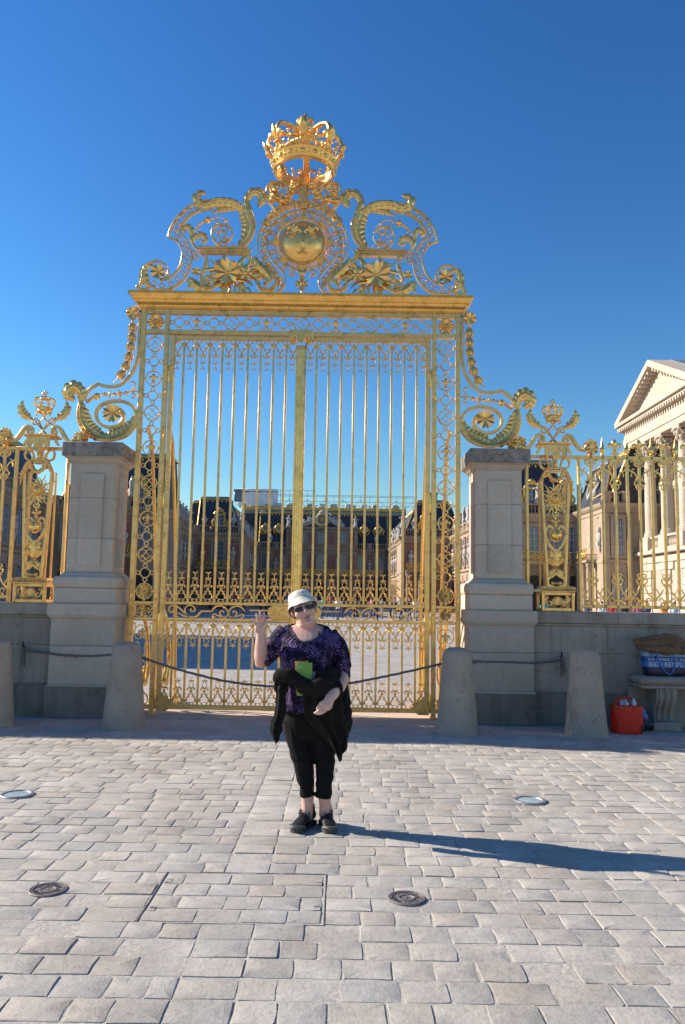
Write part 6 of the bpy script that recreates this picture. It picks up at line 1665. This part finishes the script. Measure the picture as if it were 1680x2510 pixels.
# ---- blouse
bl = MB()
rings_z(bl, [(1.43, -.003, .005, .085, .06), (1.418, -.003, .0, .145, .078), (1.385, -.003, -.005, .183, .1), (1.33, -.003, -.02, .193, .13), (1.26, -.003, -.035, .194, .155), (1.2, -.003, -.045, .193, .166), (1.13, .0, -.04, .184, .158), (1.05, .005, -.035, .183, .16), (.97, .015, -.03, .19, .168), (.89, .025, -.022, .197, .172), (.82, .032, -.015, .203, .172), (.812, .032, -.015, .2, .168)], 40)
for g in (-1, 1): bl.ball((g * .085 - .003, -.115, 1.2), .085, .075, .075, 16, 12)
limb(bl, [L3(-.385, .0, 1.36), L3(-.45, -.005, 1.29), L3(-.51, -.015, 1.215), L3(-.567, -.035, 1.147)], [.078, .08, .074, .068, .06])
limb(bl, [L3(-.1, .0, 1.355), L3(-.03, .0, 1.26), L3(.005, -.005, 1.15), L3(.02, -.01, 1.045)], [.078, .08, .074, .068])
me = voxel(bl, .006, 4, 'blouse', .5)
NX, NZ_, NA, NB = -.005, 1.452, .132, .148
def ell(c): return math.sqrt(((c.x - NX) / NA) ** 2 + ((c.z - NZ_ - .03 * (c.x - NX)) / NB) ** 2)
def fold(c, nn):
    e = ell(c); d = .0
    if c.y < .03 and .95 < e < 2.2:
        th = math.atan2((c.z - NZ_) / NB, (c.x - NX) / NA); d += .0035 * math.sin(th * 60 + 2 * math.sin(th * 9)) * math.exp(-(e - 1) * 2.6)
    d += .008 * nz(c, 9) + .004 * nz(c, 24, 3)
    if c.z < 1.12 and c.x > -.2: d += .006 * math.sin(c.x * 70 + 3 * nz(c, 6))
    return d
displace(me, fold)
bm = bmesh.new(); bm.from_mesh(me)
dead = [v for v in bm.verts if (v.co.y < .045 and ell(v.co) < 1.0)]
bmesh.ops.delete(bm, geom=dead, context='VERTS'); bm.to_mesh(me); bm.free()
me.materials.append(M_BLOUSE)
blo = link('blouse', me, person)
# black neckline binding follows the cut edge
bm = bmesh.new(); bm.from_mesh(me); ed = [e for e in bm.edges if e.is_boundary]
pts = sorted({v for e in ed for v in e.verts}, key=lambda v: math.atan2((v.co.z - NZ_), (v.co.x - NX)) % (2 * PI))
C = [v.co.copy() for v in pts]; bm.free()
if len(C) > 20:
    step = max(1, len(C) // 46); C = C[::step]
    C2 = [(C[i - 1] + C[i] + C[(i + 1) % len(C)]) / 3 for i in range(len(C))]
    C2 = [(C2[i - 1] + C2[i] + C2[(i + 1) % len(C2)]) / 3 for i in range(len(C2))]
    for _ in range(4): C2 = [(C2[i - 1] + C2[i] * 2 + C2[(i + 1) % len(C2)]) / 4 for i in range(len(C2))]
    part('neckline_binding', MB().tube(C2, .0042, 7, True), M_FRAME, blo)
# ---- trousers
tr_ = MB()
rings_z(tr_, [(.9, .03, -.005, .18, .155), (.82, .035, -.005, .192, .16), (.74, .04, .0, .19, .15), (.66, .045, .005, .18, .135), (.62, .05, .005, .165, .12)], 32)
limb(tr_, [L3(-.30, .0, .76), L3(-.285, .0, .62), L3(-.255, -.01, .48), L3(-.238, -.01, .38), L3(-.225, .0, .28), L3(-.22, .0, .218)], [.11, .1, .078, .062, .052, .05])
limb(tr_, [L3(-.125, .0, .76), L3(-.115, .0, .62), L3(-.1, -.005, .5), L3(-.094, -.01, .38), L3(-.1, .0, .28), L3(-.105, .0, .205)], [.11, .1, .078, .064, .057, .056])
me = voxel(tr_, .007, 3, 'trousers', .5)
displace(me, lambda c, nn: .007 * nz(c, 10, 7) + .004 * math.sin(c.z * 60 + c.x * 30 + 4 * nz(c, 7)) * (1 if c.z < .55 else .3))
me.materials.append(M_BLACK); link('trousers', me, person)
# ---- shoes
def shoe(x, y, rz, label=None):
    so = MB(); secs = [(.11, .034, .0), (.09, .04, .0), (.04, .04, 0), (-.02, .042, 0), (-.08, .05, 0), (-.12, .048, 0), (-.145, .036, 0), (-.155, .018, 0)]
    up = MB()
    hs = [.1, .105, .115, .1, .075, .06, .048, .035]
    rr = []
    for (yy, w, _), hh in zip(secs, hs):
        n = 14; rr.append([(math.cos(2 * PI * k / n) * w * (.92 if math.sin(2 * PI * k / n) > .2 else 1), yy, .028 + (hh - .028) * (.5 + .5 * math.sin(2 * PI * k / n))) for k in range(n)])
    up.sweep(rr); up.tube([(0, .065, .06), (0, .05, .12), (0, .045, .14)], [.042, .045, .044], 14)
    me = voxel(up, .005, 3, 'shoe'); me.materials.append(M_SHOE)
    s = link('shoe', me, person, (x - OX, y, 0), (0, 0, rz), (1.0, 1.05, 1.03))
    P = [(w, yy) for yy, w, _ in secs] + [(-w, yy) for yy, w, _ in reversed(secs)]
    P = [(a * 1.06, b * 1.02) for a, b in P]; n = len(P)
    so.add([(a, b, .0) for a, b in P] + [(a * 1.02, b, .014) for a, b in P] + [(a, b, .026) for a, b in P], [tuple(range(n - 1, -1, -1)), tuple(range(2 * n, 3 * n))] + [(i * n + k, i * n + (k + 1) % n, (i + 1) * n + (k + 1) % n, (i + 1) * n + k) for i in (0, 1) for k in range(n)])
    part('sole', so, M_SOLE, s, ang=50)
    la = MB()
    for j in range(5):
        yy = -.012 - .016 * j; zz = .112 - .0105 * j; la.tube(cr([(-.02, yy, zz - .006), (0, yy - .003, zz + .003), (.02, yy, zz - .006)], 3), .003, 5)
    for g in (-1, 1): la.tube(cr([(0, -.012, .108), (g * .018, -.03, .118), (g * .03, -.045, .1), (g * .01, -.03, .1)], 4), .0025, 5)
    part('laces', la, M_FRAME, s)
    tb = MB(); tb.tube(cr([(-.049, -.095, .034), (-.044, -.13, .04), (-.02, -.157, .04), (0, -.162, .04), (.02, -.157, .04), (.044, -.13, .04), (.049, -.095, .034)], 4), [.006, .012, .014, .014, .014, .012, .006], 8); part('toe_bumper', tb, M_TOE, s)
    for g in (-1, 1): part('side_overlay', MB().leaf([(g * .0, .045), (g * .0, .1)], [.02, .005], 1, 0, n=3).xf(Matrix.Translation((g * .041, -.01, 0)) @ Matrix.Rotation(R(90 * g), 4, 'Z')), M_TOE, s)
shoe(-.228, .015, R(-24)); shoe(-.076, .02, R(12))
# ---- jacket over the arm
def drape(mb, rows, n=22, folds=3, amp=.018, th=.035, seed=0):
    rings = []
    for i, (z, xl, xr, yf) in enumerate(rows):
        r = []
        for k in range(n):
            t = k / (n - 1); x = xl + (xr - xl) * t; e = math.sin(PI * t) ** .35
            r.append((L3(x, yf, z)[0], yf - amp * math.sin(folds * 2 * PI * t + seed + i * .25) * e - .03 * e, L3(x, yf, z)[2] + .008 * math.sin(5 * t + i)))
        for k in range(n):
            t = 1 - k / (n - 1); x = xl + (xr - xl) * t; r.append((L3(x, yf, z)[0], yf + th * math.sin(PI * t) ** .4 + .004, L3(x, yf, z)[2]))
        rings.append(r)
    mb.sweep(rings)
jk = MB()
drape(jk, [(1.045, -.22, .0, -.20), (1.0, -.24, .02, -.235), (.95, -.255, .025, -.245), (.88, -.262, .028, -.24), (.80, -.255, .035, -.225), (.74, -.225, .05, -.21), (.69, -.19, .07, -.2), (.64, -.13, .076, -.19), (.58, -.07, .06, -.18), (.53, -.035, .052, -.175), (.50, -.012, .03, -.17), (.47, .006, .022, -.165)], 26, 3, .02, .05, 1)
drape(jk, [(1.03, -.46, -.35, -.19), (.99, -.475, -.36, -.21), (.92, -.462, -.38, -.205), (.84, -.46, -.385, -.19), (.78, -.475, -.39, -.18), (.72, -.495, -.40, -.175), (.67, -.498, -.408, -.17), (.62, -.48, -.42, -.165), (.57, -.455, -.44, -.16)], 18, 2, .012, .05, 2)
limb(jk, [L3(-.465, -.2, 1.02), L3(-.42, -.235, 1.055), L3(-.35, -.25, 1.045), L3(-.27, -.262, 1.0), L3(-.2, -.268, .985), L3(-.12, -.255, 1.01), L3(-.03, -.21, 1.05)], [.03, .05, .056, .045, .04, .05, .05, .03])
limb(jk, [L3(-.30, -.235, .965), L3(-.2, -.262, .955), L3(-.1, -.25, .95), L3(.0, -.2, .96)], [.03, .04, .05, .05])
limb(jk, [L3(-.2, -.2, 1.06), L3(-.1, -.2, 1.07), L3(.0, -.17, 1.08)], [.03, .045, .04])
limb(jk, [L3(.02, -.12, 1.0), L3(.03, -.14, .86), L3(.045, -.15, .74), L3(.055, -.15, .66)], [.04, .05, .05, .03])
me = voxel(jk, .006, 4, 'jacket', .5)
displace(me, lambda c, nn: .006 * nz(c, 12, 5) + .004 * math.sin(c.z * 55 + c.x * 40 + 5 * nz(c, 6, 2)))
me.materials.append(M_JACKET)
tag(link('jacket', me, None, (OX, OY, 0)), 'dark charcoal jacket draped over the waving person\'s forearm', 'jacket')
# ---- leaflets held against the blouse
M_GREEN = flat('green_card', (.155, .335, .05), .5, nz=3, amp=.06); M_ORANGE = flat('orange_card', (.55, .25, .03), .45, nz=30, amp=.35); M_PAPER = flat('paper_edge', (.75, .73, .68), .8)
def card(name, mat, label, cx, cz, w, hh, y, rot, th=.006):
    t = tag(part(name, MB().box(-w / 2, w / 2, -th / 2, th / 2, 0, hh, .0008), mat, None, (L3(cx, y, cz)[0] + OX, OY + y, L3(cx, y, cz)[2])), label, 'leaflet'); t.rotation_euler = rot; return t
g_ = card('green_leaflet', M_GREEN, 'tall bright green leaflet held at the person\'s waist', -.252, .915, .106, .225, -.232, (R(2), R(-1), R(6)))
part('caption_line', MB().box(-.045, -.022, -.0045, -.0031, .196, .1985), M_PAPER, g_)
card('orange_leaflet', M_ORANGE, 'orange leaflet peeping out above the green leaflet', -.262, .93, .09, .222, -.219, (R(2), R(-4), R(6)), .004)
card('grey_leaflet', flat('grey_card', (.10, .10, .11), .5), 'slim dark grey leaflet beside the green leaflet', -.196, .93, .024, .152, -.229, (R(2), R(2), R(6)), .004)

# ---- visitors in the courtyard: one skin per figure, clothes told by height
def crowd_mat():
    m, N, L, b = new_mat('visitor_clothes'); P = coords(N); sp = N.new('ShaderNodeSeparateXYZ'); L.new(P, sp.inputs[0]); oi = N.new('ShaderNodeObjectInfo')
    pants = ramp_node(N, [(.0, (.02, .03, .07)), (.3, (.015, .015, .017)), (.6, (.05, .07, .14)), (.85, (.30, .26, .2))]); pants.color_ramp.interpolation = 'CONSTANT'; L.new(oi.outputs['Random'], pants.inputs[0])
    def step(z):
        g = N.new('ShaderNodeMath'); g.operation = 'GREATER_THAN'; g.inputs[1].default_value = z; L.new(sp.outputs[2], g.inputs[0]); return g.outputs[0]
    c = mix_col(N, L, step(.86), pants.outputs[0], oi.outputs['Color']); c = mix_col(N, L, step(1.44), c, (.55, .34, .26)); c = mix_col(N, L, step(1.61), c, (.05, .03, .02))
    L.new(c, b.inputs['Base Color']); b.inputs['Roughness'].default_value = .8; return m
M_CROWD = crowd_mat()
def visitor_mesh(k):
    r = random.Random(k); mb = MB(); st = r.uniform(.05, .3) * (1 if k % 3 else .2)
    rings_z(mb, [(.82, 0, 0, .16, .11), (.95, 0, 0, .165, .115), (1.1, 0, 0, .16, .11), (1.25, 0, -.01, .185, .12), (1.38, 0, 0, .2, .1), (1.45, 0, 0, .1, .07)], 14)
    for g in (-1, 1):
        limb(mb, [(g * .08, 0, .85), (g * .09, -g * st * .5, .47), (g * .09, -g * st + (.05 if g * st < 0 else 0), .06)], [.095, .065, .045], 10, 3); mb.ball((g * .09, -g * st - .06, .04), .045, .12, .04, 8, 6)
        bend = r.uniform(0, .3); limb(mb, [(g * .21, 0, 1.38), (g * .27, .02, 1.12), (g * (.26 - bend * .4), -.08 - bend * .5, .88 + bend)], [.055, .045, .03], 10, 3); mb.ball((g * (.26 - bend * .4), -.1 - bend * .5, .84 + bend), .03, .03, .05, 8, 6)
    mb.tube([(0, 0, 1.42), (0, -.01, 1.52)], .055, 10); mb.ball((0, -.015, 1.6), .078, .095, .115, 12, 9); mb.ball((0, .01, 1.63), .088, .1, .1, 12, 9); mb.ball((0, -.11, 1.585), .014, .018, .022, 8, 5)
    if k % 2: mb.ball((0, .16, 1.2), .14, .09, .18, 10, 8)
    me = voxel(mb, .02, 2, 'person'); me.materials.append(M_CROWD); return me
VM = [visitor_mesh(k) for k in range(6)]
SHIRT = [('white', (.7, .7, .7)), ('red', (.45, .02, .03)), ('navy', (.02, .03, .1)), ('black', (.015, .015, .018)), ('turquoise', (.03, .4, .5)), ('pink', (.7, .15, .3)), ('grey', (.25, .25, .26)), ('orange', (.7, .25, .03)), ('pale blue', (.35, .5, .7)), ('brown', (.16, .08, .05))]
V = [(776, 56, 8, 'behind the right leaf, beside the waving hat'), (790, 60, 4, 'nearest the meeting post'), (810, 62, 1, 'left of the middle of the right leaf'), (829, 55, 0, 'striding behind the right leaf'), (843, 63, 2, 'in the middle of the right leaf'), (872, 66, 9, 'right of the middle of the right leaf'), (911, 64, 5, 'behind the right leaf scroll'), (922, 58, 3, 'walking behind the right leaf scroll'), (937, 62, 6, 'near the right end of the right leaf'), (958, 67, 0, 'before the sunlit right range'), (968, 59, 2, 'left of the right hinge'), (984, 63, 8, 'before the right inner pavilion'), (1004, 57, 3, 'beside the right hinge post'), (1018, 62, 0, 'just inside the right jamb'), (1032, 58, 1, 'with dark trousers at the right jamb'), (1082, 60, 3, 'behind the right jamb panel'),
     (652, 70, 5, 'far behind the left leaf'), (690, 72, 7, 'left of the person\'s hat'), (598, 75, 3, 'behind the left leaf scroll'), (560, 78, 2, 'in shade behind the left leaf'), (520, 76, 6, 'in shade near the left hinge'), (640, 74, 3, 'in shade at the middle of the left leaf'), (706, 68, 0, 'left of the meeting post'),
     (1290, 50, 0, 'just right of the right pier'), (1441, 52, 2, 'behind the first bars of the right railing'), (1476, 48, 0, 'behind the right railing near the pilaster'), (1501, 50, 1, 'behind the right railing left of the arches'), (1534, 47, 3, 'at the first arch behind the right railing'), (1564, 49, 5, 'at the second arch behind the right railing'), (1586, 46, 2, 'between the arches behind the right railing'), (1630, 48, 7, 'behind the right railing near the photo edge'), (1655, 45, 8, 'at the last arch behind the right railing'), (1385, 52, 1, 'behind the right pilaster pedestal'), (1335, 50, 4, 'behind the left side of the right pilaster')]
for i, (px, Y, s, where) in enumerate(V):
    x = at(px, 1480, Y).x; nm, colr = SHIRT[s]
    o = link('person', VM[i % 6], None, (x, Y, 0), (0, 0, (i * 1.9) % 6.28), .97 + .06 * ((i * 7) % 5) / 5); o.color = (*colr, 1)
    tag(o, f'visitor in {nm} {where}', 'person', 'visitors in the courtyard')
# ================================================================== bench and bags on the right
M_BEN = stone('bench_stone', (.24, .20, .16), (.34, .29, .24), (.42, .37, .31), 2.0, dark=(8, .6, (.09, .085, .075)))
bx0 = at(1562, 1655, 10.15).x
ben = thing('stone_bench', 'old stone bench against the right wall, carrying a tote bag', 'bench', (bx0, 10.3, 0))
BL = 2.6
def slab(z0, z1, ins, c): return MB().box(ins, BL - ins, -.23 + ins, .215, z0, z1, c)
part('seat', slab(.575, .685, 0, .045), M_BEN, ben, ang=50); part('seat_moulding', slab(.53, .574, .035, .012), M_BEN, ben)
for x in (.24, BL - .55):
    m = MB(); P = cr([(-.16, .53), (-.17, .42), (-.12, .33), (-.06, .24), (-.05, .16), (-.08, .11)], 5)
    poly = [(p.x, p.y) for p in P] + [(.2, .11), (.2, .53)]
    v = [(0.0, a, b) for a, b in poly] + [(.26, a, b) for a, b in poly]; n = len(poly)
    m.add([(x + a, b, c) for a, b, c in v], [tuple(range(n)), tuple(range(2 * n - 1, n - 1, -1))] + [(k, n + k, n + (k + 1) % n, (k + 1) % n) for k in range(n)])
    for j in range(3): m.tube([(x + .05 + .08 * j, p.x - .008, p.y) for p in P], .022, 8)
    m.box(x - .05, x + .31, -.17, .21, 0, .112, .01); part('leg', m, M_BEN, ben)
part('back_slab', MB().box(.0, BL, .14, .213, 0, .52, .006), M_BEN, ben)
# tote bag with printed bands
def bag_mat():
    m, N, L, b = new_mat('banded_tote'); P = coords(N); sp = N.new('ShaderNodeSeparateXYZ'); L.new(P, sp.inputs[0])
    mr = N.new('ShaderNodeMapRange'); mr.inputs['From Min'].default_value = 0; mr.inputs['From Max'].default_value = .31; L.new(sp.outputs[2], mr.inputs['Value'])
    r = ramp_node(N, [(.0, (.008, .009, .016)), (.16, (.01, .018, .06)), (.37, (.025, .17, .42)), (.60, (.012, .05, .24)), (.80, (.26, .36, .46))]); r.color_ramp.interpolation = 'CONSTANT'; L.new(mr.outputs[0], r.inputs[0])
    L.new(r.outputs[0], b.inputs['Base Color']); b.inputs['Roughness'].default_value = .45; return m
p0 = at(1588, 1663, 10.1)
tote = thing('tote_bag', 'blue banded shopping bag with white lettering on the stone bench', 'bag', (p0.x, 10.24, .686))
n = 36; rows = []
for z, w, d in ((0, .24, .1), (.008, .25, .11), (.05, .262, .12), (.12, .275, .125), (.2, .285, .12), (.27, .285, .1), (.31, .28, .085)):
    rows.append([(.275 + math.copysign(abs(math.cos(2 * PI * k / n)) ** .4, math.cos(2 * PI * k / n)) * w + .006 * noise.noise(Vector((k * .7, z * 20, 1))), math.copysign(abs(math.sin(2 * PI * k / n)) ** .5, math.sin(2 * PI * k / n)) * d + .01 * noise.noise(Vector((k * .5, z * 12, 4))), z) for k in range(n)])
part('bag_body', MB().sweep(rows), bag_mat(), tote, ang=60)
M_PRINT = flat('white_print', (.5, .56, .62), .5); M_PRINT2 = flat('navy_print', (.02, .04, .12), .5); M_STRAP = flat('blue_strap', (.02, .08, .40), .5)
def text_mesh(s, size, mat):
    c = bpy.data.curves.new('t', 'FONT'); c.body = s; c.size = size; c.extrude = .0008; o = bpy.data.objects.new('t', c); COL.objects.link(o)
    dg = bpy.context.evaluated_depsgraph_get(); dg.update(); me = bpy.data.meshes.new_from_object(o.evaluated_get(dg)); bpy.data.objects.remove(o); me.materials.clear(); me.materials.append(mat); return me
for s, size, x, z, mat in (('VO', .085, .02, .25, M_PRINT2), ("N'A JAMAIS ETE AU", .056, .012, .196, M_PRINT), ('BIEN REMPL', .084, .02, .124, M_PRINT)):
    link('lettering', text_mesh(s, size, mat), tote, (x, -.139, z), (PI / 2, 0, 0))
mb = MB().strap(cr([(.13, .30), (.14, .2), (.2, .1), (.285, .03), (.34, .12), (.345, .22), (.33, .3)], 6), .018, .004, -.148); part('strap', mb, M_STRAP, tote)
M_BROWN = flat('brown_coat', (.16, .085, .04), .85, nz=12, amp=.25, bmp=.01)
mb = MB(); limb(mb, [(0, 0, .03), (.08, .0, .06), (.22, -.02, .07), (.38, -.01, .09), (.55, .0, .05), (.72, .0, -.02)], [.05, .085, .1, .11, .1, .05], 16); limb(mb, [(.04, -.06, .0), (.2, -.11, .0), (.4, -.12, -.01), (.6, -.1, -.03)], [.03, .06, .06, .03], 12)
mb.ball((.0, .0, .09), .06, .06, .04); limb(mb, [(.3, -.08, .0), (.34, -.13, -.05), (.36, -.13, -.08)], [.05, .04, .01])
me = voxel(mb, .008, 3, 'folded_coat'); displace(me, lambda c, nn: .009 * nz(c, 14) + .007 * math.sin(c.z * 70 + c.x * 18 + 6 * nz(c, 6))); me.materials.append(M_BROWN)
q = at(1562, 1582, 10.24); tag(link('folded_coat', me, None, (q.x, 10.24, 1.03)), 'rumpled brown coat lying on top of the blue tote bag', 'coat')
# red cooler bag
M_RED = flat('red_canvas', (.78, .035, .012), .75, nz=25, amp=.12, bmp=.003); M_PAT = flat('patterned_trim', (.38, .12, .04), .8, nz=60, amp=.8)
g0 = ground_at(1480, 1790); g1 = ground_at(1555, 1797)
red = thing('cooler_bag', 'bright red cooler bag stuffed with bottles beside the right bollard', 'bag', (3.60, 10.0, 0), R(-6))
n = 36; rows = []
for z, w, d in ((0, .165, .12), (.012, .178, .132), (.08, .18, .134), (.15, .182, .136), (.22, .183, .136), (.28, .186, .135), (.335, .184, .13), (.34, .176, .122)):
    rows.append([(math.copysign(abs(math.cos(2 * PI * k / n)) ** .45, math.cos(2 * PI * k / n)) * w + .02 * noise.noise(Vector((k * .6, z * 14, 2))), math.copysign(abs(math.sin(2 * PI * k / n)) ** .45, math.sin(2 * PI * k / n)) * d + .02 * noise.noise(Vector((k * .6, z * 14, 7))), z) for k in range(n)])
part('bag_body', MB().sweep(rows), M_RED, red, ang=60)
mb = MB(); mb.sweep([[(x * 1.02, y * 1.02, z) for x, y, _ in rows[6]] for z in (.30, .335)], cap=False); part('trim_band', mb, M_PAT, red, ang=60)
part('handle', MB().tube(cr([(-.14, .02, .33), (-.1, .04, .39), (.02, .05, .42), (.1, .04, .4), (.14, .02, .34)], 6), .012, 8, sq=2.0), M_RED, red)
part('care_label', MB().box(.14, .165, -.142, -.137, .03, .12), M_FRAME, red)
M_PLA = flat('clear_plastic', (.55, .6, .66), .25, nz=40, amp=.3); rr = random.Random(8)
for k in range(5):
    b_o = part('plastic_bottle', MB().lathe([(.0, 0), (.032, 0), (.033, .12), (.03, .16), (.012, .19), (.013, .215), (0, .216)], (0, 0, 0), 12), M_PLA, None, (3.5 + .05 * k, 10.0 + .05 * (k % 2), .21)); b_o.rotation_euler = (rr.uniform(-.3, .3), rr.uniform(-.5, .5), 0)
    tag(b_o, ('leftmost', 'second', 'middle', 'fourth', 'rightmost')[k] + ' plastic bottle poking out of the red cooler bag', 'bottle', 'bottles in the red cooler bag')
mb = MB(); mb.ball((0, 0, .13), .13, .11, .14, 18, 12); mb.ball((.03, .0, .08), .14, .12, .08, 16, 10); me = voxel(mb, .009, 2, 'backpack'); displace(me, lambda c, nn: .01 * nz(c, 11) + .006 * nz(c, 25)); me.materials.append(flat('navy_nylon', (.012, .016, .04), .5, nz=20, amp=.3))
bp = tag(link('rucksack', me, None, (3.86, 10.2, 0)), 'dark navy rucksack slumped behind the red cooler bag', 'bag')
part('patterned_scarf', MB().leaf(cr([(-.1, .29), (-.03, .25), (.02, .17)], 5), [.03, .045, .03], 3, -.12), flat('blue_scarf', (.15, .22, .55), .8, nz=50, amp=.9), bp)
